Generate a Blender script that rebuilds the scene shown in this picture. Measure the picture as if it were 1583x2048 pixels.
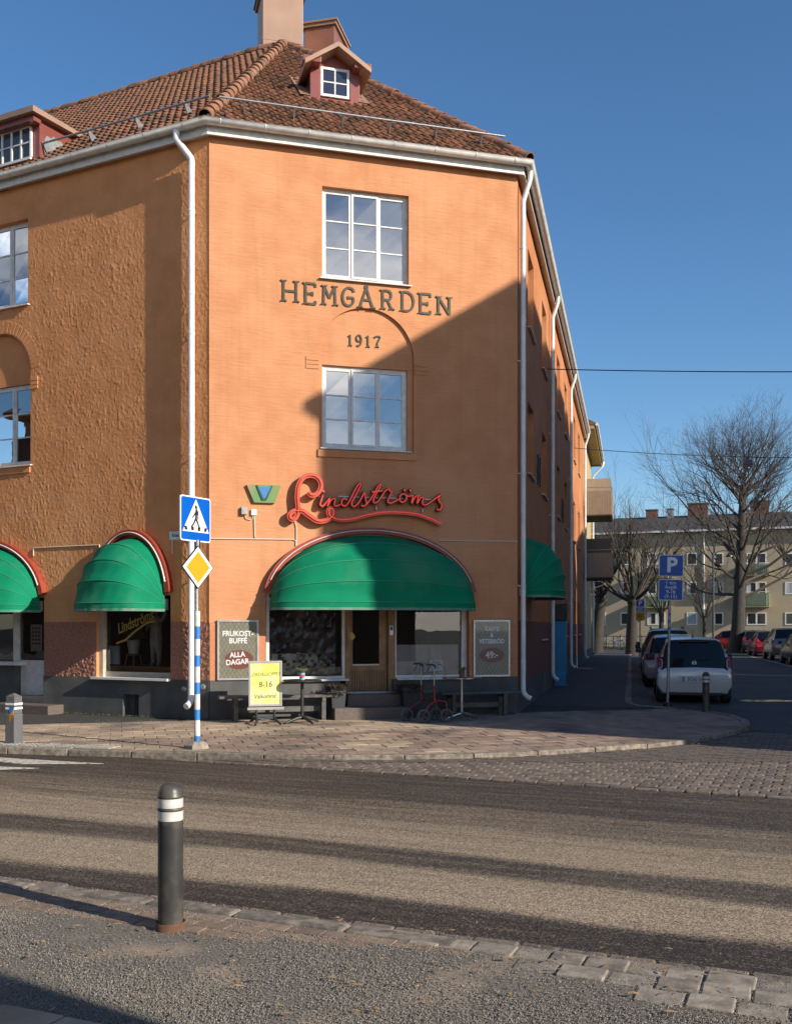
import bpy, bmesh, math, random
import numpy as np
from mathutils import Vector, Matrix
R = math.radians
random.seed(7)
for o in list(bpy.data.objects):
    bpy.data.objects.remove(o)
SC = bpy.context.scene
COL = SC.collection
# ------------------------------------------------------------------ camera
H = 1.63          # eye height above the pavement
FPX, CX, HY = 2000.0, 791.5, 1254.0
cam_d = bpy.data.cameras.new('camera'); cam = bpy.data.objects.new('camera', cam_d); COL.objects.link(cam)
cam.location = (0, 0, H); cam.rotation_euler = (R(90), 0, 0)
cam_d.sensor_fit = 'HORIZONTAL'; cam_d.sensor_width = 36; cam_d.lens = 36*FPX/1583
cam_d.shift_y = (HY-1024)/1583
cam_d.clip_start = .1; cam_d.clip_end = 3000
SC.camera = cam
# ------------------------------------------------------------------ light
SUN_AZ = 124.0     # degrees clockwise from the view axis (+Y)
SUN_EL = 24.0
SUNH = Vector((math.sin(R(SUN_AZ)), math.cos(R(SUN_AZ)), 0))
SUN3 = Vector((SUNH.x*math.cos(R(SUN_EL)), SUNH.y*math.cos(R(SUN_EL)), math.sin(R(SUN_EL))))
sd = bpy.data.lights.new('sun', 'SUN'); sd.energy = 5.0; sd.angle = R(.45); sd.color = (1, .925, .82)
so = bpy.data.objects.new('sun', sd); COL.objects.link(so)
so.rotation_euler = (-SUN3).to_track_quat('-Z', 'Y').to_euler()
so.location = (30, -20, 40)
W = bpy.data.worlds.new('World'); SC.world = W; W.use_nodes = True
nt = W.node_tree; nt.nodes.clear()
def wn(t, **k):
    n = nt.nodes.new(t)
    for a, b in k.items(): setattr(n, a, b)
    return n
sky = wn('ShaderNodeTexSky', sky_type='NISHITA', sun_disc=False, sun_elevation=R(SUN_EL), sun_rotation=R(SUN_AZ),
         air_density=1.0, dust_density=.15, ozone_density=4.0, altitude=50)
tc = wn('ShaderNodeTexCoord'); mp = wn('ShaderNodeMapping'); mp.inputs['Scale'].default_value = (1, 1, 2.4)
mp.inputs['Location'].default_value = (15.1, -.1, 8.9)
nz = wn('ShaderNodeTexNoise'); nz.inputs['Scale'].default_value = 1.5; nz.inputs['Detail'].default_value = 7; nz.inputs['Roughness'].default_value = .55
rp = wn('ShaderNodeValToRGB'); rp.color_ramp.elements[0].position = .54; rp.color_ramp.elements[1].position = .66
sx = wn('ShaderNodeSeparateXYZ')
lo = wn('ShaderNodeMapRange'); lo.inputs[1].default_value = .46; lo.inputs[2].default_value = .34; lo.clamp = True   # clouds only low in the sky
ml = wn('ShaderNodeMath', operation='MULTIPLY'); ml2 = wn('ShaderNodeMath', operation='MULTIPLY'); ml2.inputs[1].default_value = .75
mx = wn('ShaderNodeMixRGB'); mx.inputs['Color2'].default_value = (20, 19, 18, 1)
hsv = wn('ShaderNodeHueSaturation'); hsv.inputs['Saturation'].default_value = 1.12
bg = wn('ShaderNodeBackground'); bg.inputs['Strength'].default_value = .112
out = wn('ShaderNodeOutputWorld')
L = nt.links.new
L(tc.outputs['Generated'], mp.inputs['Vector']); L(mp.outputs[0], nz.inputs['Vector']); L(nz.outputs['Fac'], rp.inputs['Fac'])
L(tc.outputs['Generated'], sx.inputs[0]); L(sx.outputs['Z'], lo.inputs[0])
L(rp.outputs['Color'], ml.inputs[0]); L(lo.outputs[0], ml.inputs[1]); L(ml.outputs[0], ml2.inputs[0])
L(ml2.outputs[0], mx.inputs['Fac']); L(sky.outputs[0], hsv.inputs['Color']); L(hsv.outputs[0], mx.inputs['Color1']); L(mx.outputs[0], bg.inputs['Color']); L(bg.outputs[0], out.inputs[0])
SC.view_settings.view_transform = 'Standard'; SC.view_settings.look = 'None'; SC.view_settings.gamma = 1
SC.view_settings.exposure = 0.41
SC.render.engine = 'CYCLES'
# ------------------------------------------------------------------ mesh helpers
ID = Matrix.Identity(4)
WM = {}
class MB:
    def __init__(s): s.v = []; s.f = []; s.m = []; s.mi = 0
    def add(s, vs, fs):
        b = len(s.v); s.v += [tuple(p) for p in vs]
        for f in fs: s.f.append([b+i for i in f]); s.m.append(s.mi)
        return s
    def box(s, x0, x1, y0, y1, z0, z1, M=None):
        vs = [Vector((x, y, z)) for z in (z0, z1) for y in (y0, y1) for x in (x0, x1)]
        if M is not None: vs = [M @ p for p in vs]
        return s.add(vs, [(0, 2, 3, 1), (4, 5, 7, 6), (0, 1, 5, 4), (2, 6, 7, 3), (0, 4, 6, 2), (1, 3, 7, 5)])
    def quad(s, *p): return s.add(p, [tuple(range(len(p)))])
    def prism(s, poly, y0, y1, M=None):        # polygon in XZ, extruded along Y
        n = len(poly)
        vs = [Vector((x, y0, z)) for x, z in poly] + [Vector((x, y1, z)) for x, z in poly]
        if M is not None: vs = [M @ p for p in vs]
        fs = [tuple(range(n)), tuple(range(2*n-1, n-1, -1))] + [(i, i+n, (i+1) % n+n, (i+1) % n) for i in range(n)]
        return s.add(vs, fs)
    def flat(s, poly, z0, z1):                 # polygon in XY, extruded along Z
        n = len(poly)
        vs = [(x, y, z0) for x, y in poly] + [(x, y, z1) for x, y in poly]
        return s.add(vs, [tuple(range(n-1, -1, -1)), tuple(range(n, 2*n))] + [(i, (i+1) % n, (i+1) % n+n, i+n) for i in range(n)])
    def tube(s, pts, r, n=8, caps=True):
        pts = [Vector(p) for p in pts]; k = len(pts)
        rs = r if isinstance(r, (list, tuple)) else [r]*k
        t0 = (pts[1]-pts[0]).normalized(); up = Vector((0, 0, 1)) if abs(t0.z) < .9 else Vector((1, 0, 0))
        a = t0.cross(up).normalized(); vs = []
        for i, p in enumerate(pts):
            t = (pts[min(i+1, k-1)]-pts[max(i-1, 0)]).normalized()
            a = (a-t*a.dot(t)).normalized(); b = t.cross(a)
            for j in range(n):
                an = 2*math.pi*j/n; vs.append(p+(a*math.cos(an)+b*math.sin(an))*rs[i])
        fs = [(i*n+j, i*n+(j+1) % n, (i+1)*n+(j+1) % n, (i+1)*n+j) for i in range(k-1) for j in range(n)]
        if caps: fs += [tuple(range(n-1, -1, -1)), tuple(range((k-1)*n, k*n))]
        return s.add(vs, fs)
    def lathe(s, prof, n=16, c=(0, 0, 0), M=None, cap=True):
        c = Vector(c); vs = []
        for r, z in prof:
            for j in range(n):
                an = 2*math.pi*j/n; vs.append(Vector((r*math.cos(an), r*math.sin(an), z))+c)
        if M is not None: vs = [M @ p for p in vs]
        k = len(prof)
        fs = [(i*n+j, i*n+(j+1) % n, (i+1)*n+(j+1) % n, (i+1)*n+j) for i in range(k-1) for j in range(n)]
        if cap: fs += [tuple(range(n-1, -1, -1)), tuple(range((k-1)*n, k*n))]
        return s.add(vs, fs)
    def ribbon(s, pts, w, y0, y1):             # a flat channel following a path in XZ (list of (x,z)), width w
        k = len(pts); P = [Vector((x, 0, z)) for x, z in pts]; vs = []
        ws = w if isinstance(w, (list, tuple)) else [w]*k
        for i, p in enumerate(P):
            t = (P[min(i+1, k-1)]-P[max(i-1, 0)]); t = t.normalized() if t.length > 1e-9 else Vector((1, 0, 0))
            nrm = Vector((-t.z, 0, t.x))*ws[i]*.5
            for q, y in ((p-nrm, y0), (p+nrm, y0), (p+nrm, y1), (p-nrm, y1)): vs.append((q.x, y, q.z))
        fs = [(i*4+j, i*4+(j+1) % 4, (i+1)*4+(j+1) % 4, (i+1)*4+j) for i in range(k-1) for j in range(4)] + [(3, 2, 1, 0), tuple(range((k-1)*4, k*4))]
        return s.add(vs, fs)
    def mesh(s, name, smooth=None):
        me = bpy.data.meshes.new(name); me.from_pydata(s.v, [], s.f)
        if any(s.m): me.polygons.foreach_set('material_index', s.m)
        bm = bmesh.new(); bm.from_mesh(me); bmesh.ops.recalc_face_normals(bm, faces=bm.faces); bm.to_mesh(me); bm.free()
        if smooth is not None:
            me.polygons.foreach_set('use_smooth', [True]*len(me.polygons)); me.set_sharp_from_angle(angle=R(smooth))
        me.update(); return me
    def build(s, name, mats, parent=None, M=ID, smooth=None, bevel=0, **k):
        me = s.mesh(name, smooth)
        for m in (mats if isinstance(mats, (list, tuple)) else [mats]): me.materials.append(m)
        return link(name, me, parent, M, bevel=bevel, **k)
def link(name, me, parent=None, M=ID, bevel=0, label=None, cat=None, group=None, kind=None):
    o = bpy.data.objects.new(name, me); COL.objects.link(o)
    if parent is not None: o.parent = parent; o.matrix_basis = WM[parent.name].inverted() @ M
    else: o.matrix_basis = M
    WM[o.name] = M.copy()
    if bevel:
        b = o.modifiers.new('bevel', 'BEVEL'); b.width = bevel; b.segments = 2; b.limit_method = 'ANGLE'; b.angle_limit = R(40)
    tag(o, label, cat, group, kind); return o
def tag(o, label=None, cat=None, group=None, kind=None):
    if label: o['label'] = label
    if cat: o['category'] = cat
    if group: o['group'] = group
    if kind: o['kind'] = kind
    return o
def thing(name, M, label, cat, group=None):
    o = bpy.data.objects.new(name, None); COL.objects.link(o); o.empty_display_size = .2
    o.matrix_basis = M; WM[o.name] = M.copy(); return tag(o, label, cat, group)
def copy_tree(o, M, parent=None, label=None):
    """copy a thing with its parts; M = new world matrix of the root"""
    old = WM[o.name]; c = o.copy(); COL.objects.link(c)
    c.parent = parent
    c.matrix_basis = (WM[parent.name].inverted() @ M) if parent else M
    WM[c.name] = M.copy()
    if label: c['label'] = label
    for ch in [x for x in o.children]:
        copy_tree(ch, M @ old.inverted() @ WM[ch.name], c)
    return c
def T(x, y, z=0): return Matrix.Translation((x, y, z))
def RZ(a): return Matrix.Rotation(a, 4, 'Z')
def frame(o, xdir):
    x = Vector((xdir[0], xdir[1], 0)).normalized(); y = Vector((-x.y, x.x, 0))
    return Matrix(((x.x, y.x, 0, o[0]), (x.y, y.y, 0, o[1]), (0, 0, 1, 0), (0, 0, 0, 1)))
def gp(px, py, z=0.0):
    Y = (H-z)*FPX/(py-HY); return Vector(((px-CX)/FPX*Y, Y, z))
def at(px, py, Y): return Vector(((px-CX)/FPX*Y, Y, H+(HY-py)/FPX*Y))
def on(F, px, py, off=0.0):
    """pixel -> (s, z) on the vertical plane local-y = off of frame F"""
    u = (px-CX)/FPX; o = F.translation; yv = F.col[1]
    Y = (off+o.x*yv.x+o.y*yv.y)/(u*yv.x+yv.y)
    p = Vector((u*Y, Y, 0)); xv = F.col[0]
    return ((p.x-o.x)*xv.x+(p.y-o.y)*xv.y, H+(HY-py)/FPX*Y)
def crom(pts, k=6):
    out = []; n = len(pts)
    for i in range(n-1):
        p0, p1, p2, p3 = [Vector(pts[max(0, min(n-1, j))]) for j in (i-1, i, i+1, i+2)]
        for q in range(k):
            t = q/k
            out.append(.5*((2*p1)+(p2-p0)*t+(2*p0-5*p1+4*p2-p3)*t*t+(3*p1-p0-3*p2+p3)*t**3))
    out.append(Vector(pts[-1])); return [tuple(p) for p in out]
# ------------------------------------------------------------------ materials
MATS = {}
def mat(name, c, rough=.6, metal=0, c2=None, vs=3.0, vd=4, bump=0, bs=40, bd=3, bstretch=(1, 1, 1), spec=.5, coat=0, lo=.35, hi=.65, emit=None, es=0, c3=None, s3=.6, rv=0, objvar=0):
    """principled material: base colour varied by world-space noise between c and c2 (and c3 in large patches), fine bump"""
    if name in MATS: return MATS[name]
    m = bpy.data.materials.new(name); m.use_nodes = True; t = m.node_tree; N = t.nodes; K = t.links.new
    b = N['Principled BSDF']; b.inputs['Roughness'].default_value = rough; b.inputs['Metallic'].default_value = metal
    b.inputs['Specular IOR Level'].default_value = spec; b.inputs['Coat Weight'].default_value = coat
    b.inputs['Base Color'].default_value = (*c, 1)
    g = N.new('ShaderNodeNewGeometry'); pos = g.outputs['Position']
    if c2 is not None:
        n = N.new('ShaderNodeTexNoise'); n.inputs['Scale'].default_value = vs; n.inputs['Detail'].default_value = vd; K(pos, n.inputs['Vector'])
        r = N.new('ShaderNodeMapRange'); r.inputs[1].default_value = lo; r.inputs[2].default_value = hi; K(n.outputs['Fac'], r.inputs[0])
        x = N.new('ShaderNodeMixRGB'); x.inputs['Color1'].default_value = (*c, 1); x.inputs['Color2'].default_value = (*c2, 1); K(r.outputs[0], x.inputs['Fac'])
        col = x.outputs[0]
        if c3 is not None:
            n3 = N.new('ShaderNodeTexNoise'); n3.inputs['Scale'].default_value = s3; n3.inputs['Detail'].default_value = 6; K(pos, n3.inputs['Vector'])
            r3 = N.new('ShaderNodeMapRange'); r3.inputs[1].default_value = .52; r3.inputs[2].default_value = .68; K(n3.outputs['Fac'], r3.inputs[0])
            x3 = N.new('ShaderNodeMixRGB'); x3.inputs['Color2'].default_value = (*c3, 1); K(col, x3.inputs['Color1']); K(r3.outputs[0], x3.inputs['Fac']); col = x3.outputs[0]
        if objvar:
            oi = N.new('ShaderNodeObjectInfo'); hs = N.new('ShaderNodeHueSaturation'); mr = N.new('ShaderNodeMapRange')
            mr.inputs[3].default_value = 1-objvar; mr.inputs[4].default_value = 1+objvar; K(oi.outputs['Random'], mr.inputs[0]); K(mr.outputs[0], hs.inputs['Value']); K(col, hs.inputs['Color']); col = hs.outputs[0]
        K(col, b.inputs['Base Color'])
        if rv:
            rr = N.new('ShaderNodeMapRange'); rr.inputs[3].default_value = rough-rv; rr.inputs[4].default_value = rough+rv; K(n.outputs['Fac'], rr.inputs[0]); K(rr.outputs[0], b.inputs['Roughness'])
    if bump:
        mpn = N.new('ShaderNodeMapping'); mpn.inputs['Scale'].default_value = bstretch; K(pos, mpn.inputs['Vector'])
        n2 = N.new('ShaderNodeTexNoise'); n2.inputs['Scale'].default_value = bs; n2.inputs['Detail'].default_value = bd; K(mpn.outputs[0], n2.inputs['Vector'])
        bp = N.new('ShaderNodeBump'); bp.inputs['Strength'].default_value = min(1, bump*40); bp.inputs['Distance'].default_value = bump; K(n2.outputs['Fac'], bp.inputs['Height']); K(bp.outputs[0], b.inputs['Normal'])
    if emit is not None:
        b.inputs['Emission Color'].default_value = (*emit, 1); b.inputs['Emission Strength'].default_value = es
    MATS[name] = m; return m
def glass_mat(name, tint=(.75, .8, .82), refl=.14, rough=.0):
    """window glass: mostly clear, mirrors more at grazing angles (double glazing)"""
    if name in MATS: return MATS[name]
    m = bpy.data.materials.new(name); m.use_nodes = True; t = m.node_tree; N = t.nodes; K = t.links.new
    N.remove(N['Principled BSDF']); o = N['Material Output']
    tr = N.new('ShaderNodeBsdfTransparent'); tr.inputs[0].default_value = (*tint, 1)
    gl = N.new('ShaderNodeBsdfGlossy'); gl.inputs['Roughness'].default_value = rough
    fr = N.new('ShaderNodeLayerWeight'); fr.inputs['Blend'].default_value = .32
    ma = N.new('ShaderNodeMapRange'); ma.inputs[3].default_value = refl; ma.inputs[4].default_value = 1; K(fr.outputs['Fresnel'], ma.inputs[0])
    g = N.new('ShaderNodeNewGeometry'); n2 = N.new('ShaderNodeTexNoise'); n2.inputs['Scale'].default_value = 1.6; n2.inputs['Detail'].default_value = 2; K(g.outputs['Position'], n2.inputs['Vector'])
    bp = N.new('ShaderNodeBump'); bp.inputs['Strength'].default_value = .25; bp.inputs['Distance'].default_value = .004; K(n2.outputs['Fac'], bp.inputs['Height']); K(bp.outputs[0], gl.inputs['Normal'])
    mxx = N.new('ShaderNodeMixShader'); K(ma.outputs[0], mxx.inputs[0]); K(tr.outputs[0], mxx.inputs[1]); K(gl.outputs[0], mxx.inputs[2]); K(mxx.outputs[0], o.inputs[0])
    MATS[name] = m; return m
M_GLASS = glass_mat('window_glass', refl=.34)
M_SHOPGLASS = glass_mat('shop_glass', tint=(.8, .82, .82), refl=.06)
M_CARGLASS = glass_mat('car_glass', tint=(.25, .28, .3), refl=.08)
M_WHITE = mat('white_paint', (.72, .70, .66), .45, c2=(.6, .58, .54), vs=9, bump=.002, bs=60)
M_WHITEP = mat('white_pipe', (.78, .77, .74), .35, c2=(.66, .64, .6), vs=4, bump=.001, bs=30)
M_GUTTER = mat('gutter_metal', (.70, .69, .65), .42, c2=(.56, .55, .51), vs=6, bump=.001, bs=20, metal=.1)
M_SOFFIT = mat('soffit_boards', (.6, .57, .5), .6, c2=(.48, .45, .39), vs=5, bump=.002, bs=30)
M_BLACK = mat('black_metal', (.02, .02, .021), .45, c2=(.035, .034, .033), vs=12, bump=.001, bs=80)
M_STEEL = mat('steel', (.5, .5, .5), .28, metal=1, c2=(.36, .36, .37), vs=14)
M_GALV = mat('galvanised', (.42, .43, .43), .45, metal=.7, c2=(.3, .31, .31), vs=25)
M_RUBBER = mat('rubber', (.025, .025, .026), .8, c2=(.04, .04, .04), vs=30)
M_DARKROOM = mat('room_dark', (.035, .03, .026), .9, c2=(.06, .05, .042), vs=1.5)
M_WOOD = mat('oak', (.30, .17, .075), .5, c2=(.22, .115, .045), vs=7, bump=.002, bs=45, bstretch=(6, 6, .5), coat=.15)
M_DARKWOOD = mat('grey_timber', (.12, .115, .105), .7, c2=(.07, .066, .06), vs=9, bump=.003, bs=40)
# ------------------------------------------------------------------ the main directions of the place
PL = Vector((-3.26, 17.5)); DC = Vector((.964, .2656)).normalized(); DL = Vector((.8984, -.4392)).normalized(); DS = Vector((.2288, .9735)).normalized()
CW = 5.776
PR = PL+DC*CW
FC = frame(PL, DC); FL = frame(PL, DL); FS = frame(PR, DS)      # chamfer, left facade (s < 0), street facade
DR = Vector((.9198, -.3923)).normalized()                        # along the main road
def hash2(ix, iy, seed):
    h = np.sin(ix*127.1+iy*311.7+seed*74.7)*43758.5453
    return h-np.floor(h)
def vnoise(x, y, seed=0):
    ix = np.floor(x); iy = np.floor(y); fx = x-ix; fy = y-iy
    fx = fx*fx*(3-2*fx); fy = fy*fy*(3-2*fy)
    a = hash2(ix, iy, seed); b = hash2(ix+1, iy, seed); c = hash2(ix, iy+1, seed); d = hash2(ix+1, iy+1, seed)
    return (a*(1-fx)+b*fx)*(1-fy)+(c*(1-fx)+d*fx)*fy
def fbm(x, y, seed=0, o=4):
    r = 0; a = .5
    for i in range(o): r = r+a*vnoise(x, y, seed+i); x = x*2.03+5.1; y = y*2.03+1.7; a *= .5
    return r
# ------------------------------------------------------------------ ground
M_ASPH = mat('street_asphalt', (.045, .043, .042), .75, c2=(.03, .029, .029), vs=.9, bump=.006, bs=120, c3=(.06, .056, .05), s3=.5)
M_EARTH = mat('ground_far', (.06, .058, .05), .9, c2=(.04, .04, .035), vs=.3, bump=.01, bs=30)
M_GRASS = mat('lawn', (.035, .05, .015), .9, c2=(.05, .055, .02), vs=1.2, bump=.03, bs=40)
def road_material():
    m = bpy.data.materials.new('road_asphalt'); m.use_nodes = True; t = m.node_tree; N = t.nodes; K = t.links.new
    b = N['Principled BSDF']; b.inputs['Specular IOR Level'].default_value = .35
    tcn = N.new('ShaderNodeTexCoord'); sep = N.new('ShaderNodeSeparateXYZ'); K(tcn.outputs['Object'], sep.inputs[0])
    def noise(scale, detail, vec=(1, 1, 1), rough=.5):
        mp_ = N.new('ShaderNodeMapping'); mp_.inputs['Scale'].default_value = vec; K(tcn.outputs['Object'], mp_.inputs['Vector'])
        n = N.new('ShaderNodeTexNoise'); n.inputs['Scale'].default_value = scale; n.inputs['Detail'].default_value = detail; n.inputs['Roughness'].default_value = rough
        K(mp_.outputs[0], n.inputs['Vector']); return n.outputs['Fac']
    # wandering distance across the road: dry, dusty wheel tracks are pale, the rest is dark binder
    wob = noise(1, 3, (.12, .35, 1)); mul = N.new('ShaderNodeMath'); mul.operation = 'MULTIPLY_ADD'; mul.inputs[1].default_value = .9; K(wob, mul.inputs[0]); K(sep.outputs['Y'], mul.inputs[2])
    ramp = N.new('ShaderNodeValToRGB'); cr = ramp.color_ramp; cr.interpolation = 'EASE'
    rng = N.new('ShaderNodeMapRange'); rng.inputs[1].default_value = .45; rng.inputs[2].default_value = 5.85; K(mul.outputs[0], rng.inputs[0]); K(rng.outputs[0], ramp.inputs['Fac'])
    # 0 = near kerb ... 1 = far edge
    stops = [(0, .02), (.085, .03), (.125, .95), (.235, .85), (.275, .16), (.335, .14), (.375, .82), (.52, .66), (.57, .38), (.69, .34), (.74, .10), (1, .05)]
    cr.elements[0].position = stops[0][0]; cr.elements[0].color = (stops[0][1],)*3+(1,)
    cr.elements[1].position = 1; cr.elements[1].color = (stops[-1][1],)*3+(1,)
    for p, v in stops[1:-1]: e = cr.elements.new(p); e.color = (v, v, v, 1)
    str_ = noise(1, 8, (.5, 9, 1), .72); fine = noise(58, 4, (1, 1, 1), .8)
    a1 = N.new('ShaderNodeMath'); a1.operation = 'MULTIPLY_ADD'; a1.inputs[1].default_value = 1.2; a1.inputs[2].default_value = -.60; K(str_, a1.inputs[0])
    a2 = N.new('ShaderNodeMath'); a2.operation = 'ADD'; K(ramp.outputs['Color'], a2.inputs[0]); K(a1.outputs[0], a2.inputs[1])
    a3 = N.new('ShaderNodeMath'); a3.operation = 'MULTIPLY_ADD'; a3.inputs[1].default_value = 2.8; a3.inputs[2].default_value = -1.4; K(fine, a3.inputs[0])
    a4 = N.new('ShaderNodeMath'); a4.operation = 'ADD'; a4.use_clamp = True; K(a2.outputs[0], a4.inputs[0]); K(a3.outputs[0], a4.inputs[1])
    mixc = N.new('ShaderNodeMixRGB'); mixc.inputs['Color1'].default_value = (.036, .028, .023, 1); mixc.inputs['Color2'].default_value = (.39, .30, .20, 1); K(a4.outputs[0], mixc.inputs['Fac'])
    gr = noise(150, 3, (1, 1, 1), .6); mg = N.new('ShaderNodeMixRGB'); mg.blend_type = 'OVERLAY'; mg.inputs['Fac'].default_value = .8; K(mixc.outputs[0], mg.inputs['Color1']); K(gr, mg.inputs['Color2'])
    spk = noise(85, 2, (1, 1, 1), .5); sr = N.new('ShaderNodeMapRange'); sr.inputs[1].default_value = .40; sr.inputs[2].default_value = .60; sr.inputs[3].default_value = .55; sr.inputs[4].default_value = 1.4; K(spk, sr.inputs[0])
    ms = N.new('ShaderNodeMixRGB'); ms.blend_type = 'MULTIPLY'; ms.inputs['Fac'].default_value = 1; K(mg.outputs[0], ms.inputs['Color1']); K(sr.outputs[0], ms.inputs['Color2'])
    K(ms.outputs[0], b.inputs['Base Color'])
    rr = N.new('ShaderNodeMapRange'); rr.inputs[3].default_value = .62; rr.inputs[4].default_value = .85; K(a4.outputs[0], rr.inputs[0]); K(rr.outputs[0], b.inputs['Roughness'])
    bp = N.new('ShaderNodeBump'); bp.inputs['Strength'].default_value = 1; bp.inputs['Distance'].default_value = .012; bn = noise(110, 3, (1, 1, 1), .7); K(bn, bp.inputs['Height']); K(bp.outputs[0], b.inputs['Normal'])
    return m
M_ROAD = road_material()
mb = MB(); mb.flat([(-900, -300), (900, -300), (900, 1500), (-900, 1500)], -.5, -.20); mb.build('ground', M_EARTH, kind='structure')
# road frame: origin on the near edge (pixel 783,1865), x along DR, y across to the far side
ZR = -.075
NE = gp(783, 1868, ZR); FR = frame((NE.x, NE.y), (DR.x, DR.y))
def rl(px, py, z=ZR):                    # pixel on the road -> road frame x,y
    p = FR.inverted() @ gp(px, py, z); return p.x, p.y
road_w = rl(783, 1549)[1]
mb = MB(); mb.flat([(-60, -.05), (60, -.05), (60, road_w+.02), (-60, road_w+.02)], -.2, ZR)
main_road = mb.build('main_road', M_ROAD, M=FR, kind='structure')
# worn zebra bars by the left kerb
M_MARK = mat('road_paint', (.56, .52, .43), .7, c2=(.13, .115, .09), vs=14, vd=6, lo=.50, hi=.66, bump=.003, bs=120)
for (a, b_, c, d) in (((-160, 1509), (0, 1516), (207, 1528), (40, 1528.5)), ((-260, 1530), (0, 1534), (78, 1537), (-160, 1545))):
    pts = [FR.inverted() @ gp(*q, ZR) for q in (a, b_, c, d)]
    mb = MB(); mb.flat([(p.x, p.y) for p in pts], ZR+.001, ZR+.005); mb.build('crosswalk_stripe', M_MARK, main_road, FR)
# side street asphalt (slightly higher than the outer ground)
FK = frame((0, 0), (DS.x, DS.y))         # kerb frame: x along the side street, y to the left of it
mb = MB(); mb.flat([(8, .02), (8, -25), (90, -25), (90, .02)], -.19, -.09); side_street = mb.build('side_street', M_ASPH, M=FK, kind='structure')
M_PAINTLINE = mat('bay_line', (.4, .38, .34), .7, c2=(.12, .11, .1), vs=8, lo=.45, hi=.7)
mb = MB(); mb.flat([(32, -6.72), (32, -6.82), (64, -6.82), (64, -6.72)], -.089, -.085); mb.build('parking_line', M_PAINTLINE, side_street, FK)
M_WET = mat('wet_patch', (.02, .02, .021), .08, c2=(.03, .03, .03), vs=3)
for px, py, rx, ry in ((1530, 1402, .7, .3), (1395, 1429, .3, .12)):
    p = gp(px, py, -.09); n = 18
    mb = MB(); mb.flat([(p.x+rx*math.cos(2*math.pi*i/n)*(1+.3*math.sin(3*i)), p.y+ry*math.sin(2*math.pi*i/n)*(1+.25*math.cos(2*i))) for i in range(n)], -.0895, -.086)
    mb.build('puddle', M_WET, side_street)
# pavement of the far side: bed + kerb + slabs
KERB = [(-420, 1481), (-200, 1489), (0, 1496), (181, 1501.5), (380, 1506), (600, 1511), (800, 1512), (1000, 1507), (1150, 1499), (1300, 1489), (1400, 1477), (1465, 1464), (1497, 1452), (1492, 1440), (1450, 1428), (1385, 1420), (1290, 1412.5), (1262, 1404), (1261.7, 1360), (1261.7, 1325), (1261.7, 1302)]
kp = [gp(x, y) for x, y in KERB]
kc = [Vector((x, y)) for x, y in crom([(p.x, p.y) for p in kp], 6)]
M_BED = mat('joint_sand', (.05, .044, .036), .95, c2=(.03, .027, .023), vs=12, bump=.004, bs=120)
M_WALK = mat('walk_asphalt', (.05, .047, .045), .8, c2=(.035, .033, .032), vs=2.5, bump=.006, bs=130)
far_out = [(p.x+.0, p.y+.06) for p in kc]
back = [(PR+DS*60), (PR), (PL), (PL-DL*14)]
mb = MB(); mb.flat(far_out+[(p.x, p.y) for p in back], -.18, -.012)
pavement = mb.build('far_pavement', M_BED, kind='structure')
# granite kerb stones, one by one
M_GRANITE = mat('kerb_granite', (.30, .245, .185), .9, c2=(.12, .10, .08), vs=14, vd=6, bump=.006, bs=70, objvar=.18)
def along(poly, step):
    out = []; acc = 0; cur = [poly[0]]
    for a, b in zip(poly, poly[1:]):
        seg = (b-a).length; t = 0
        while acc+seg-t >= step:
            t += step-acc; acc = 0; q = a+(b-a)*(t/seg); cur.append(q); out.append(cur); cur = [q]
        acc += seg-t; cur.append(b)
    return out
def kerb_stones(poly, width, z0, z1, side, step, parent, gap=.012, m=None):
    for seg in along(poly, step):
        a, b = seg[0], seg[-1]; d = (b-a).normalized(); n = Vector((-d.y, d.x))*side
        a2 = a+d*gap*.5; b2 = b-d*gap*.5; j = random.uniform(-.006, .006)
        M = Matrix.Translation((a2.x, a2.y, 0)) @ RZ(math.atan2(d.y, d.x))
        l = (b2-a2).length
        mb = MB(); mb.box(0, l, -.012, width, z0, z1+j); mb.build('kerb_stone', m or M_GRANITE, parent, M, bevel=.012)
kerb_stones(kc, .13, -.17, .012, -1 if False else 1, .9, pavement)
# concrete slabs laid square to the chamfered front
M_SLAB = mat('paving_slab', (.45, .335, .225), .85, c2=(.30, .22, .15), vs=2.2, vd=8, bump=.004, bs=110, c3=(.15, .12, .09), s3=.8, objvar=.13)
M_SLABR = mat('paving_slab_red', (.33, .23, .165), .85, c2=(.22, .15, .11), vs=3, vd=8, bump=.004, bs=110, c3=(.12, .09, .07), s3=.9, objvar=.15)
import mathutils
def inside(p, poly):
    c = False; j = len(poly)-1
    for i in range(len(poly)):
        if (poly[i][1] > p[1]) != (poly[j][1] > p[1]) and p[0] < (poly[j][0]-poly[i][0])*(p[1]-poly[i][1])/(poly[j][1]-poly[i][1])+poly[i][0]: c = not c
        j = i
    return c
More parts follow.
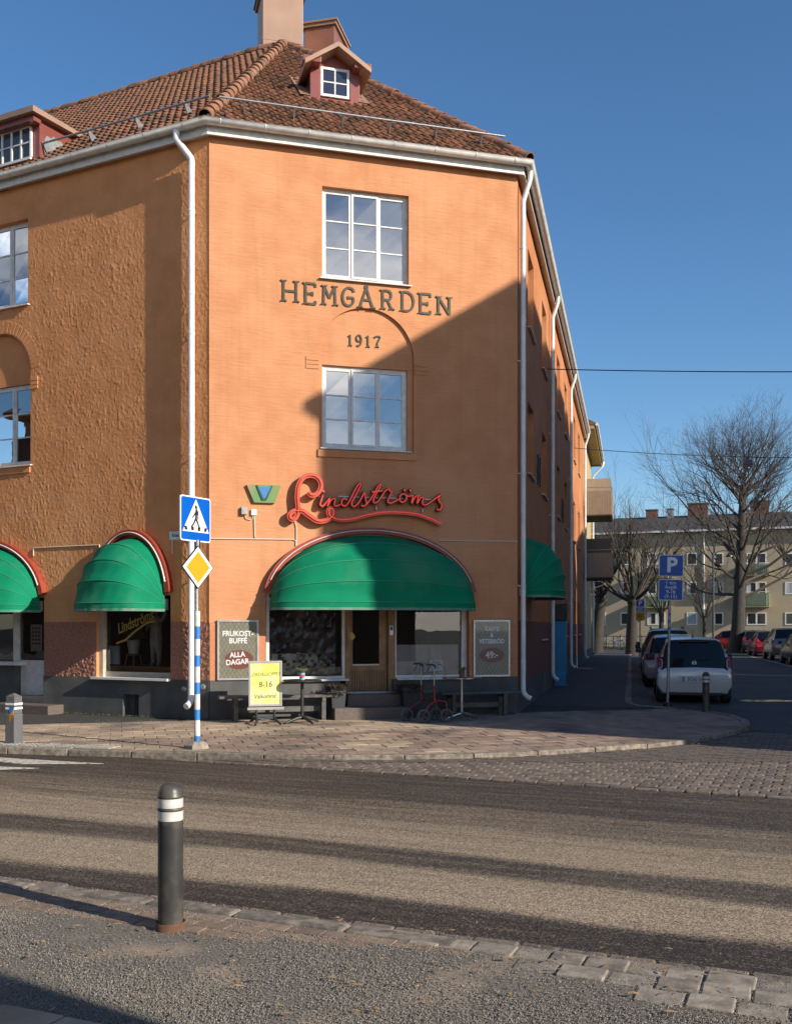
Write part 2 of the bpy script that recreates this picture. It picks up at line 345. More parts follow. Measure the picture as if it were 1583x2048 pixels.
# inner edge of the kerb for clipping
kin = []
for i, p in enumerate(kc):
    t = (kc[min(i+1, len(kc)-1)]-kc[max(i-1, 0)]).normalized(); kin.append(p+Vector((-t.y, t.x))*.15)
walk_poly = [(p.x, p.y) for p in kin]+[(p.x, p.y) for p in ((PR+DS*1.9), (PR), (PL), (PL-DL*9))]
def clip_poly(poly, clip_edge):  # Sutherland-Hodgman by one half plane (point, normal): keep n.(p-a) >= 0
    a, n = clip_edge; out = []
    for i in range(len(poly)):
        p, q = poly[i], poly[(i+1) % len(poly)]; dp = (p-a).dot(n); dq = (q-a).dot(n)
        if dp >= 0: out.append(p)
        if (dp >= 0) != (dq >= 0): out.append(p+(q-p)*(dp/(dp-dq)))
    return out
SL = .33
FCi = FC.inverted()
big = []; small = MB()
wl = [Vector((FCi @ Vector((x, y, 0))).xy) for x, y in walk_poly]
wpl = [(p.x, p.y) for p in wl]
slab_mesh = {}
def slab_me(kind, w, d, h=.05, bev=.006):
    k = (kind, round(w, 3), round(d, 3))
    if k not in slab_mesh:
        mb = MB(); g = .004; b = bev
        mb.add([(g, g, -h), (w-g, g, -h), (w-g, d-g, -h), (g, d-g, -h), (g, g, -b), (w-g, g, -b), (w-g, d-g, -b), (g, d-g, -b), (g+b, g+b, 0), (w-g-b, g+b, 0), (w-g-b, d-g-b, 0), (g+b, d-g-b, 0)],
               [(0, 1, 5, 4), (1, 2, 6, 5), (2, 3, 7, 6), (3, 0, 4, 7), (4, 5, 9, 8), (5, 6, 10, 9), (6, 7, 11, 10), (7, 4, 8, 11), (8, 9, 10, 11)])
        me = mb.mesh(kind); me.materials.append(M_SLAB if kind == 'paving_slab' else M_SLABR); slab_mesh[k] = me
    return slab_mesh[k]
cells = []
for i in range(-32, 36):
    for j in range(1, 24):
        s = i*SL+(SL/2 if j % 2 else 0); y = -j*SL
        cs = [(s, y), (s+SL, y), (s+SL, y+SL), (s, y+SL)]
        ins = sum(inside(c, wpl) for c in cs)
        if ins == 0: continue
        w = FC @ Vector((s+SL/2, y+SL/2, 0))
        px = CX+FPX*w.x/w.y
        if px < -150 or px > 1560: continue
        cells.append((ins, w.y, s, y, cs))
cells.sort(key=lambda c: (-c[0], c[1]))
nfull = 0
for ins, _, s, y, cs in cells:
    red = (y < -2.9 and fbm(np.array(s*.5), np.array(y*.5), 3) > .36) or s > 4.2
    dz = random.uniform(-.004, .003)
    if ins == 4 and nfull < 295:
        me = slab_me('paving_slab' if not red else 'paving_slab_red', SL, SL)
        o = link('paving_slab', me, pavement, FC @ T(s, y, .0+dz) @ Matrix.Rotation(random.uniform(-.006, .006), 4, 'X')); nfull += 1
    elif ins == 4:
        small.mi = 1 if red else 0; g = .004; small.box(s+g, s+SL-g, y+g, y+SL-g, -.05, dz)
    else:
        # cut slab along the border: clip against the nearest border edges
        poly = [Vector(c) for c in cs]
        n = len(wl)
        for k in range(n):
            a, b = wl[k], wl[(k+1) % n]
            if (b-a).length < 1e-6: continue
            m = (a+b)/2; c = Vector((s+SL/2, y+SL/2))
            tt = max(0, min(1, (c-a).dot(b-a)/(b-a).length_squared))
            if (a+(b-a)*tt-c).length > SL*.75: continue
            d = (b-a).normalized(); nn = Vector((-d.y, d.x))
            test = m+nn*.01
            if not inside((test.x, test.y), wpl): nn = -nn
            poly = clip_poly(poly, (a, nn))
            if len(poly) < 3: break
        if len(poly) >= 3:
            cen = sum(poly, Vector((0, 0)))/len(poly)
            small.mi = 1 if red else 0
            small.flat([(p.x+(cen.x-p.x)*.02, p.y+(cen.y-p.y)*.02) for p in poly], -.05, dz)
small.build('paving_slabs_cut', [M_SLAB, M_SLABR], pavement, FC, kind='stuff')
# asphalt strip of the side street pavement
mb = MB(); a = PR+DS*1.75; k1 = [p for p in kin if p.y > 24.5]
p0 = PR+DS*60
mb.flat([(a.x, a.y)]+[(p.x, p.y) for p in [kin[-1]+Vector((0, 0))]][::-1]+[(p0.x, p0.y)], -.1, .0) if False else None
q = [PR+DS*1.8, PR+DS*60, Vector((kin[-1].x, kin[-1].y))]
nearest = min(kin, key=lambda p: abs((p-PR).dot(DS)-1.8)+100*((p-PR).dot(DS) < 1.0)+(0 if p.x < 7.2 else 100))
mb.flat([(q[0].x, q[0].y), (nearest.x, nearest.y), (q[2].x, q[2].y), (q[1].x, q[1].y)], -.1, .002); mb.build('asphalt_walk', M_WALK, pavement)
# pale tactile slabs by the crossing, left
M_TACT = mat('tactile_slab', (.42, .39, .34), .8, c2=(.3, .275, .235), vs=30, bump=.008, bs=60)
for i in range(7):
    a = gp(-40+i*36, 1490.5+i*1.0); M = Matrix.Translation((a.x, a.y, .003)) @ RZ(math.atan2(-.30, .95))
    mb = MB(); mb.box(0, .31, 0, .30, -.03, .006)
    for ii in range(4):
        for jj in range(4): mb.box(.04+ii*.07, .075+ii*.07, .03+jj*.07, .065+jj*.07, .006, .011)
    mb.build('tactile_slab', M_TACT, pavement, M)
# sett apron between kerb and carriageway at the side street mouth
M_SETT = mat('sett_stone', (.19, .145, .11), .8, c2=(.10, .078, .06), vs=16, vd=5, bump=.006, bs=60, objvar=.25)
ap = [(rl(400, 1522)[0], road_w+.035)]+[rl(x, y) for x, y in ((600, 1521.5), (700, 1519), (800, 1518), (1000, 1513), (1150, 1505), (1300, 1495), (1400, 1484), (1465, 1471), (1510, 1462), (1583, 1470), (1750, 1484))]
ap = ap+[(rl(1750, 1612)[0], road_w+.03), (rl(400, 1522)[0], road_w+.03)]
mb = MB(); mb.flat(ap, -.2, -.062); apron = mb.build('paved_apron', M_BED, M=FR, kind='structure')
ss = .2; sett_me = None; ac = []
for i in range(-40, 80):
    for j in range(0, 40):
        x = i*ss+(ss/2 if j % 2 else 0); y = road_w+.12+j*.155
        if inside((x+.1, y+.07), ap) and inside((x+.02, y+.07), ap) and inside((x+.18, y+.14), ap):
            w = FR @ Vector((x, y, 0)); px = CX+FPX*w.x/w.y
            if px < 1640: ac.append((w.y, x, y))
ac.sort(); sm = MB()
def sett_mesh():
    mb = MB(); h = .06; b = .018
    pts = [(.006, .006), (ss-.006, .006), (ss-.006, .149), (.006, .149)]; inn = [(.006+b, .006+b), (ss-.006-b, .006+b), (ss-.006-b, .149-b), (.006+b, .149-b)]
    mb.add([(x, y, -h) for x, y in pts]+[(x, y, -b*.6) for x, y in pts]+[(x, y, 0) for x, y in inn], [(i, (i+1) % 4, (i+1) % 4+4, i+4) for i in range(4)]+[(i+4, (i+1) % 4+4, (i+1) % 4+8, i+8) for i in range(4)]+[(8, 9, 10, 11)])
    me = mb.mesh('sett'); me.materials.append(M_SETT); return me
SETT = sett_mesh()
for k, (_, x, y) in enumerate(ac):
    M = T(x, y, -.048+random.uniform(-.006, .004)) @ RZ(random.uniform(-.03, .03))
    if k < 290: link('sett', SETT, apron, FR @ M)
    else:
        h = random.uniform(-.005, .004); sm.box(x+.006, x+ss-.006, y+.006, y+.149, -.13, -.048+h)
sm.build('setts_far', M_SETT, apron, FR, kind='stuff')
# edge course of long setts along the carriageway
for i in range(int((ap[-2][0]-ap[-1][0])/.26)):
    x = ap[-1][0]+i*.26
    mb = MB(); mb.box(.006, .252, .0, .11, -.12, 0); mb.build('edge_sett', M_SETT, apron, FR @ T(x, road_w-.005+random.uniform(-.01, .01), -.055+random.uniform(-.006, .006)) @ RZ(random.uniform(-.03, .03)), bevel=.012)
# ------------------------------------------------------------------ near pavement (camera side)
M_GRAVELBED = mat('gritty_pavement', (.27, .23, .175), .95, c2=(.09, .08, .066), vs=60, vd=5, lo=.3, hi=.62, bump=.012, bs=150, c3=(.33, .245, .17), s3=1.7)
near_edge = [rl(x, y, -.03) for x, y in ((-500, 1700), (0, 1764), (313, 1808), (470, 1833), (783, 1872))]
mb = MB(); mb.flat([(-60, -.0), (-60, -30), (60, -30), (60, 0)], -.2, -.05)
near_pavement = mb.build('near_pavement', M_GRAVELBED, M=FR, kind='structure')
# granite kerb stones at the left part, big setts to the right where the kerb dips
xk = rl(800, 1875)[0]
x = -14.0
while x < xk:
    l = random.uniform(.55, .95); mb = MB(); mb.box(.006, l-.006, -.15, -.015, -.15, -.036+random.uniform(-.008, .006)); mb.build('kerb_stone', M_GRANITE, near_pavement, FR @ T(x, random.uniform(-.012, .008), 0) @ RZ(random.uniform(-.012, .012)) @ Matrix.Rotation(random.uniform(-.04, .02), 4, 'X'), bevel=.022); x += l
x = -14.0
while x < 12:                                          # gutter course of setts between kerb and asphalt
    l = random.uniform(.2, .27); mb = MB(); mb.box(.005, l-.005, .0, .115, -.16, 0); mb.build('gutter_sett', M_SETT, near_pavement, FR @ T(x, -.015+random.uniform(-.008, .008), ZR+.012+random.uniform(-.006, .008)) @ RZ(random.uniform(-.05, .05)), bevel=.014); x += l
M_BIGSETT = mat('big_sett', (.33, .275, .21), .85, c2=(.16, .135, .105), vs=12, vd=6, bump=.008, bs=50, objvar=.2)
for row in range(4):
    x = xk+.1+.62*row
    while x < 9:
        l = random.uniform(.17, .24); w = .17
        mb = MB(); mb.box(.004, l-.004, 0, w-.006, -.14, 0); mb.build('big_sett', M_BIGSETT, near_pavement, FR @ T(x, -.19-row*.175+random.uniform(-.01, .01), -.043+.001*row+random.uniform(-.007, .006)) @ RZ(random.uniform(-.035, .035)) @ Matrix.Rotation(random.uniform(-.02, .02), 4, 'X'), bevel=.009); x += l
# brick course behind the kerb
M_BRICKP = mat('paving_brick', (.27, .185, .125), .85, c2=(.17, .125, .09), vs=14, bump=.005, bs=80, objvar=.15)
for row in range(3):
    x = -9.0
    while x < xk+.3-.5*row:
        mb = MB(); mb.box(.003, .207, .003, .102, -.1, 0); mb.build('paving_brick', M_BRICKP, near_pavement, FR @ T(x+(.1 if row % 2 else 0), -.28-row*.108, -.044+random.uniform(-.004, .002)) @ RZ(random.uniform(-.02, .02)), bevel=.003); x += .212
# larger slabs peeping through at the very bottom
for i in range(8):
    for j in range(2):
        p = FR.inverted() @ gp(-40+i*0, 2040, -.04)
        mb = MB(); mb.box(.004, .346, .004, .346, -.06, 0); mb.build('paving_slab', M_SLAB, near_pavement, FR @ T(p.x-.4+i*.352, p.y-.17-j*.352, -.0395+random.uniform(-.002, .002)), bevel=.006)
# grit strewn over it: real little stones
M_GRIT = mat('grit_stone', (.36, .32, .26), .85, c2=(.07, .066, .06), vs=300, vd=1, lo=.4, hi=.6)
def grit(name, n, region, zf, parent, smin, smax, dens=None, seed=1):
    rg = np.random.RandomState(seed); base = np.array([(1, 0, -.35), (-.5, .87, -.35), (-.5, -.87, -.35), (0.1, .05, .75)])
    V = []; F = []; k = 0
    while k < n:
        x, y = region(rg)
        if dens is not None and rg.rand() > dens(x, y): continue
        s = rg.uniform(smin, smax); q = rg.normal(size=(3, 3)); q, _ = np.linalg.qr(q)
        b = (base*np.array([1, rg.uniform(.6, 1), rg.uniform(.5, .9)])) @ q.T*s
        b[:, 0] += x; b[:, 1] += y; b[:, 2] += zf+s*.3
        V.append(b); F += [(4*k, 4*k+1, 4*k+2), (4*k, 4*k+3, 4*k+1), (4*k+1, 4*k+3, 4*k+2), (4*k+2, 4*k+3, 4*k)]; k += 1
    me = bpy.data.meshes.new(name); me.from_pydata(np.concatenate(V).tolist(), [], F); me.materials.append(M_GRIT); me.update()
    return link(name, me, parent, FR, kind='stuff')
def near_reg(rg):
    while True:
        py = rg.uniform(1800, 2060); px = rg.uniform(-20, 1600); p = FR.inverted() @ gp(px, py, -.04)
        if p.y < -.2: return p.x, p.y
def near_d(x, y):
    d = float(fbm(np.array(x*1.3+9), np.array(y*1.3), 5)); e = 1 if y < -.62 else .55
    return e*max(.08, min(1, (d-.30)*5))
grit('grit', 42000, near_reg, -.046, near_pavement, .0022, .0068, near_d, 2)
def gut_reg(rg): return rg.uniform(-6, 7), -abs(rg.normal(0, .25))+.05
grit('grit_gutter', 6000, gut_reg, -.05, near_pavement, .003, .007, None, 3)
def walk_reg(rg): p = FR.inverted() @ gp(rg.uniform(100, 1400), rg.uniform(1440, 1512), 0); return p.x, p.y
grit('grit_on_slabs', 5000, walk_reg, .002, pavement, .004, .009, lambda x, y: max(.02, (float(fbm(np.array(x*.7), np.array(y*.9+4), 8))-.42)*4), 4)

# dry straws and leaf bits blown over the near pavement, moss at the foot of the left wall
rs = random.Random(9); mb = MB()
for i in range(140):
    p = gp(rs.uniform(0, 1500), rs.uniform(1830, 2040), -.03); l = rs.uniform(.02, .07); an = rs.uniform(0, 3.14); d = Vector((math.cos(an), math.sin(an), 0))*l; w = Vector((-d.y, d.x, 0)).normalized()*rs.uniform(.0015, .008)
    z = Vector((0, 0, rs.uniform(.002, .012))); mb.add([p-w+z, p+d*.5-w*1.5+z*1.6, p+d+z, p+d*.5+w*1.5+z*1.2, p+w+z], [(0, 1, 2, 3, 4)])
mb.build('leaf_litter', mat('dry_straw', (.42, .27, .13), .9, c2=(.25, .15, .07), vs=40), near_pavement, kind='stuff')
mb = MB()
for i in range(420):
    s_ = -abs(rs.gauss(0, 2.2)) if i % 3 else rs.uniform(-5, 0); y = -.03-abs(rs.gauss(0, .03)); h = rs.uniform(.008, .04); p = FL @ Vector((s_, y, 0)); an = rs.uniform(0, 6.28); d = Vector((math.cos(an)*.012, math.sin(an)*.012, h)); w = Vector((math.sin(an), -math.cos(an), 0))*.006
    mb.add([p-w, p+w, p+d], [(0, 1, 2)])
mb.build('wall_moss', mat('moss', (.12, .13, .03), .95, c2=(.07, .085, .02), vs=20), pavement, kind='stuff')
# ------------------------------------------------------------------ the corner building
def plaster(name, c, c2, c3, bump, bs, stretch, s3=.5):
    return mat(name, c, .88, c2=c2, vs=2.6, vd=9, bump=bump, bs=bs, bd=5, bstretch=stretch, c3=c3, s3=s3, spec=.2)
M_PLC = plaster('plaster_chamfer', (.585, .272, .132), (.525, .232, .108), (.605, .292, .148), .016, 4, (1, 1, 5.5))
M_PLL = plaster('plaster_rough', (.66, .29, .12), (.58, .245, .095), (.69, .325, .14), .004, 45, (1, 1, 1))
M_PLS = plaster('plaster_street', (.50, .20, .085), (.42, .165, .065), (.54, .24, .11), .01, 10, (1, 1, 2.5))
def weather(m, streak=.16):
    """rain streaks and traces of the brick courses under the plaster"""
    t = m.node_tree; N = t.nodes; K = t.links.new; b = N['Principled BSDF']; src = b.inputs['Base Color'].links[0].from_socket
    tc_ = N.new('ShaderNodeTexCoord'); mp_ = N.new('ShaderNodeMapping'); mp_.inputs['Scale'].default_value = (7, 7, .45); K(tc_.outputs['Object'], mp_.inputs['Vector'])
    n = N.new('ShaderNodeTexNoise'); n.inputs['Scale'].default_value = 1; n.inputs['Detail'].default_value = 6; K(mp_.outputs[0], n.inputs['Vector'])
    r = N.new('ShaderNodeMapRange'); r.inputs[1].default_value = .5; r.inputs[2].default_value = .75; r.inputs[3].default_value = 0; r.inputs[4].default_value = streak; K(n.outputs['Fac'], r.inputs[0])
    x = N.new('ShaderNodeMixRGB'); x.blend_type = 'MULTIPLY'; x.inputs['Color2'].default_value = (.45, .40, .38, 1); K(src, x.inputs['Color1']); K(r.outputs[0], x.inputs['Fac']); K(x.outputs[0], b.inputs['Base Color'])
    sp_ = N.new('ShaderNodeSeparateXYZ'); K(tc_.outputs['Object'], sp_.inputs[0]); cb = N.new('ShaderNodeCombineXYZ'); K(sp_.outputs['X'], cb.inputs['X']); K(sp_.outputs['Z'], cb.inputs['Y'])
    wn_ = N.new('ShaderNodeTexNoise'); wn_.inputs['Scale'].default_value = 3; K(tc_.outputs['Object'], wn_.inputs['Vector'])
    ad = N.new('ShaderNodeMixRGB'); ad.blend_type = 'ADD'; ad.inputs['Fac'].default_value = .03; K(cb.outputs[0], ad.inputs['Color1']); K(wn_.outputs['Color'], ad.inputs['Color2'])
    br = N.new('ShaderNodeTexBrick'); br.inputs['Scale'].default_value = 1; br.inputs['Brick Width'].default_value = .26; br.inputs['Row Height'].default_value = .078; br.inputs['Mortar Size'].default_value = .008; br.inputs['Mortar Smooth'].default_value = .6; K(ad.outputs[0], br.inputs['Vector'])
    pm = N.new('ShaderNodeTexNoise'); pm.inputs['Scale'].default_value = 1.3; pm.inputs['Detail'].default_value = 5; K(tc_.outputs['Object'], pm.inputs['Vector'])
    mr = N.new('ShaderNodeMapRange'); mr.inputs[1].default_value = .47; mr.inputs[2].default_value = .70; K(pm.outputs['Fac'], mr.inputs[0])
    mu = N.new('ShaderNodeMath'); mu.operation = 'MULTIPLY'; K(br.outputs['Fac'], mu.inputs[0]); K(mr.outputs[0], mu.inputs[1])
    bp = N.new('ShaderNodeBump'); bp.invert = True; bp.inputs['Strength'].default_value = .4; bp.inputs['Distance'].default_value = .006; K(mu.outputs[0], bp.inputs['Height'])
    old = b.inputs['Normal'].links[0].from_socket; K(old, bp.inputs['Normal']); K(bp.outputs[0], b.inputs['Normal'])
weather(M_PLC); weather(M_PLS, .2); weather(M_PLL, .1)
M_PEB = mat('pebble_dash', (.42, .20, .13), .85, c2=(.30, .13, .085), vs=28, vd=3, bump=.008, bs=60, bd=2)
M_PLINTH = mat('plinth_grey', (.10, .10, .097), .85, c2=(.07, .07, .068), vs=3, vd=6, bump=.006, bs=25, c3=(.14, .135, .125), s3=1.2)
root = thing('corner_building', T(PL.x, PL.y), 'three-storey orange plastered corner building with chamfered front and red tiled roof', 'building')
EZ = 10.26                                 # top of the walls
def disp_left(s, z):
    a = fbm(s*26, z*19, 1, 4); b = np.abs(fbm(s*10+3, z*7, 9, 3)-.47); e = fbm(s*2.2, z*1.6, 31, 3); q = np.maximum(0, vnoise(s*24, z*15, 41)-.62)
    d = (.0055*(a-.47)+.007*np.minimum(b, .10)+.012*q)*(.3+1.4*e)+.008*(e-.4)+.0042*(fbm(s*46, z*38, 61, 2)-.37)
    d = d+.0028*(vnoise(s*58, z*46, 51)-.5)
    p = vnoise(s*34, z*34, 4)**2*.020+vnoise(s*60, z*60, 6)*.006
    lowz = np.clip((1.75-z)/.03, 0, 1)
    return d*(1-lowz)+p*lowz
def disp_soft(s, z): return .006*(fbm(s*3, z*9, 21, 4)-.47)+.008*(fbm(s*.9, z*1.1, 23, 2)-.4)
def wall(F, name, m, s0, s1, z0, z1, ops, res, disp, parent, depth=.16, reveal=None, skip=None):
    """plastered wall with rectangular openings, relief modelled in the mesh"""
    cs = sorted(set([s0, s1]+[o[0] for o in ops]+[o[1] for o in ops])); cz = sorted(set([z0, z1]+[o[2] for o in ops]+[o[3] for o in ops]))
    cs = [c for c in cs if s0 <= c <= s1]; cz = [c for c in cz if z0 <= c <= z1]
    def fill(c): return np.concatenate([np.linspace(a, b, max(1, int(round((b-a)/res)))+1)[:-1] for a, b in zip(c, c[1:])]+[np.array([c[-1]])])
    gs, gz = fill(cs), fill(cz); S, Z = np.meshgrid(gs, gz); D = disp(S, Z)
    e = np.ones_like(S)
    for o in ops:
        dx = np.maximum(np.maximum(o[0]-S, S-o[1]), 0); dz = np.maximum(np.maximum(o[2]-Z, Z-o[3]), 0); e = np.minimum(e, np.clip(np.hypot(dx, dz)/.05, 0, 1))
    D = D*e; ns, nz_ = len(gs), len(gz)
    V = np.stack([S, -D, Z], -1).reshape(-1, 3)
    ii, jj = np.meshgrid(np.arange(ns-1), np.arange(nz_-1)); ii = ii.ravel(); jj = jj.ravel()
    cx = (gs[ii]+gs[ii+1])/2; cy = (gz[jj]+gz[jj+1])/2; keep = np.ones(len(ii), bool)
    for o in ops: keep &= ~((cx > o[0]) & (cx < o[1]) & (cy > o[2]) & (cy < o[3]))
    ii, jj = ii[keep], jj[keep]; a = jj*ns+ii
    Q = np.stack([a, a+1, a+1+ns, a+ns], 1)
    me = bpy.data.meshes.new(name); me.vertices.add(len(V)); me.vertices.foreach_set('co', V.ravel())
    me.loops.add(Q.size); me.loops.foreach_set('vertex_index', Q.ravel().astype(np.int32)); me.polygons.add(len(Q))
    me.polygons.foreach_set('loop_start', np.arange(0, Q.size, 4, dtype=np.int32))
    me.update(calc_edges=True); me.validate()
    me.materials.append(m)
    zc = (Z.ravel()[Q[:, 0]]+Z.ravel()[Q[:, 2]])/2
    if name == 'rough_wall':
        me.materials.append(M_PEB); me.polygons.foreach_set('material_index', (zc < 1.73).astype(np.int32))
    o_ = link(name, me, parent, F)
    for o in ops:
        rv = MB()
        if skip and o in skip: continue
        a, b, c, d = o; y = depth
        rv.quad((a, 0, c), (a, y, c), (a, y, d), (a, 0, d)); rv.quad((b, 0, c), (b, 0, d), (b, y, d), (b, y, c)); rv.quad((a, 0, d), (a, y, d), (b, y, d), (b, 0, d)); rv.quad((a, 0, c), (b, 0, c), (b, y, c), (a, y, c))
        rv.build('window_reveal', m, o_, F)
    return o_
M_ROOM = mat('room_wall', (.16, .145, .125), .9, c2=(.12, .11, .095), vs=1)
def room(F, s0, s1, z0, z1, y0, d, m, parent, name='room'):
    mb = MB(); e = .25
    mb.add([(s0-e, y0, z0-e), (s1+e, y0, z0-e), (s1+e, y0, z1+e), (s0-e, y0, z1+e), (s0-e, y0+d, z0-e), (s1+e, y0+d, z0-e), (s1+e, y0+d, z1+e), (s0-e, y0+d, z1+e)],
           [(4, 5, 6, 7), (0, 4, 7, 3), (1, 2, 6, 5), (3, 7, 6, 2), (0, 1, 5, 4)])
    return mb.build(name, m, parent, F)
M_CURT = mat('curtain', (.5, .48, .45), .9, c2=(.4, .38, .36), vs=6)
def window(F, s0, s1, z0, z1, y, parent, cols=3, rows=3, sill=True, m=None, rm=True, small=False):
    """white casement window: outer frame, casements with glazing bars, one pane per light, sill, dark room behind"""
    m = m or M_WHITE; fw = .045; mb = MB()
    mb.box(s0, s1, y, y+.07, z0, z0+fw); mb.box(s0, s1, y, y+.07, z1-fw, z1); mb.box(s0, s0+fw, y, y+.07, z0+fw, z1-fw); mb.box(s1-fw, s1, y, y+.07, z0+fw, z1-fw)
    w = mb.build('window', m, parent, F)
    cw = (s1-s0-2*fw)/cols
    for c in range(cols):
        a = s0+fw+c*cw; b = a+cw; q = MB(); k = .042; yy = y-.012 if c == 1 else y+.004
        c0, c1 = z0+fw, z1-fw
        q.box(a, b, yy, yy+.05, c0, c0+k); q.box(a, b, yy, yy+.05, c1-k, c1); q.box(a+.001, a+k, yy, yy+.05, c0+k, c1-k); q.box(b-k, b-.001, yy, yy+.05, c0+k, c1-k)
        ph = (c1-c0-2*k)/rows
        for r in range(1, rows): q.box(a+k, b-k, yy+.006, yy+.04, c0+k+r*ph-.012, c0+k+r*ph+.012)
        q.build('casement', m, w, F)
        for r in range(rows):
            lo_ = c0+k+r*ph+(.012 if r else 0); hi_ = c0+k+(r+1)*ph-(.012 if r < rows-1 else 0); tl = random.uniform(-.003, .003)
            p = MB(); p.quad((a+k, yy+.022+tl, lo_), (b-k, yy+.022-tl, lo_), (b-k, yy+.022-tl*.5, hi_), (a+k, yy+.022+tl*.5, hi_)); p.build('pane', M_GLASS, w, F)
    if sill:
        q = MB(); q.prism([(0, 0), (0, .02), (.2+y, .05), (.2+y, .03)], 0, 1)
        vs = [(s0-.05+yv*(s1-s0+.1), -.065+x, z0-.045+zv) for x, yv, zv in q.v]; q.v = vs; q.build('sill', m, w, F)
    if rm: room(F, s0, s1, z0, z1, y+.09, 2.2, M_ROOM, parent)
    return w
def son(F, px, py, off=0): return on(F, px, py, off)[0]
def zon(F, px, py, off=0): return on(F, px, py, off)[1]
# ---- chamfered front
c1 = (son(FC, 644, 450), son(FC, 817, 450), zon(FC, 644, 553), zon(FC, 644, 371))
c2 = (son(FC, 638, 800), son(FC, 827, 800), zon(FC, 645, 896), zon(FC, 735, 616))
shop = (son(FC, 531, 1300), son(FC, 937, 1300), .43, 2.22)
wall(FC, 'front_wall', M_PLC, 0, CW, .685, EZ, [c1, c2, shop], .05, disp_soft, root, .14, skip=[c2])
window(FC, *c1, .10, root)
# arched niche with the second window
ncx = (c2[0]+c2[1])/2; nr = (c2[1]-c2[0])/2; spring = c2[3]-nr*.98
arc = [(ncx-nr*math.cos(math.pi*i/40), spring+nr*.98*math.sin(math.pi*i/40)) for i in range(41)]
mb = MB()
for (a, za), (b, zb) in zip(arc, arc[1:]):
    n = 6
    for k in range(n):
        za0 = za+(c2[3]-za)*k/n; za1 = za+(c2[3]-za)*(k+1)/n; zb0 = zb+(c2[3]-zb)*k/n; zb1 = zb+(c2[3]-zb)*(k+1)/n
        mb.quad((a, 0, za0), (b, 0, zb0), (b, 0, zb1), (a, 0, za1))
    mb.quad((a, 0, za), (a, .06, za), (b, .06, zb), (b, 0, zb))
mb.quad((c2[0], 0, c2[2]), (c2[0], .06, c2[2]), (c2[0], .06, spring), (c2[0], 0, spring)); mb.quad((c2[1], 0, c2[2]), (c2[1], .06, c2[2]), (c2[1], .06, spring), (c2[1], 0, spring))
w2 = (son(FC, 645, 800), son(FC, 816, 800), zon(FC, 645, 893), zon(FC, 645, 727))
mb.quad((c2[0], .06, c2[2]), (w2[0], .06, c2[2]), (w2[0], .06, w2[3]), (c2[0], .06, w2[3])); mb.quad((w2[1], .06, c2[2]), (c2[1], .06, c2[2]), (c2[1], .06, w2[3]), (w2[1], .06, w2[3]))
top = [(c2[0], w2[3])]+[p for p in arc if p[1] > w2[3]]+[(c2[1], w2[3])]
mb.add([(x, .06, z) for x, z in top], [tuple(range(len(top)))])
for a, b in ((w2[0], w2[0]), (w2[1], w2[1])): mb.quad((a, .06, w2[2]), (a, .2, w2[2]), (a, .2, w2[3]), (a, .06, w2[3]))
mb.quad((w2[0], .06, w2[3]), (w2[0], .2, w2[3]), (w2[1], .2, w2[3]), (w2[1], .06, w2[3]))
mb.build('arched_niche', M_PLC, root, FC)
wn2 = window(FC, *w2, .12, root)
mb = MB()          # curtain hanging in the right light
cpts = [(w2[1]-.06-.42*i/24, .27+.03*math.sin(i*1.7)) for i in range(25)]
for (a, ya), (b, yb) in zip(cpts, cpts[1:]): mb.quad((a, ya, w2[2]), (b, yb, w2[2]), (b, yb, w2[3]), (a, ya, w2[3]))
mb.build('curtain', mat('blue_grey_curtain', (.10, .11, .13), .9, c2=(.07, .075, .09), vs=5), wn2, FC)
mb = MB()
for i in range(10):
    a = w2[1]-.50-.012*i; b = a-.014; t0 = .03*math.sin(i); mb.quad((a, .25+t0, w2[2]), (b, .25-t0, w2[2]), (b+.05, .25-t0, w2[3]), (a+.05, .25+t0, w2[3]))
mb.build('sheer_curtain', M_CURT, wn2, FC)
mb = MB(); mb.box(c2[0]-.03, c2[1]+.05, -.035, .0, c2[2]-.16, c2[2]-.02); mb.build('sill_course', M_PLC, root, FC, bevel=.01)
M_TRACE = M_PLC
for px, py, w, h in ((611, 711, 26, 26), (828, 725, 24, 25)):          # little brick imposts
    s, z = on(FC, px, py); 
    for k in range(3):
        mb = MB(); mb.box(s, s+w*.0092, -.014, .01, z-.075*(k+1), z-.075*k-.008); mb.build('impost_brick', M_PLC, root, FC, bevel=.003)
# plinths
for F, a, b in ((FC, 0, shop[0]), (FC, shop[1], CW)):
    mb = MB(); mb.box(a, b, -.025, .2, -.05, .69); mb.build('plinth', M_PLINTH, root, F, bevel=.006)
dL, dR_ = son(FC, 680, 1300), son(FC, 786, 1300)
mb = MB(); mb.box(shop[0], dL, -.02, .3, -.05, .66); mb.build('plinth', M_PLINTH, root, FC); mb = MB(); mb.box(dR_, shop[1], -.02, .3, -.05, .66); mb.build('plinth', M_PLINTH, root, FC)
# pebble-dash band at the foot of the front
for a, b in ((0, shop[0]), (shop[1], CW)):
    mb = MB(); mb.box(a+.002, b-.002, -.016, .02, .692, 1.70); mb.build('pebble_band', mat('pebble_front', (.56, .24, .115), .9, c2=(.44, .18, .09), vs=40, bump=.008, bs=70, bd=2), root, FC)
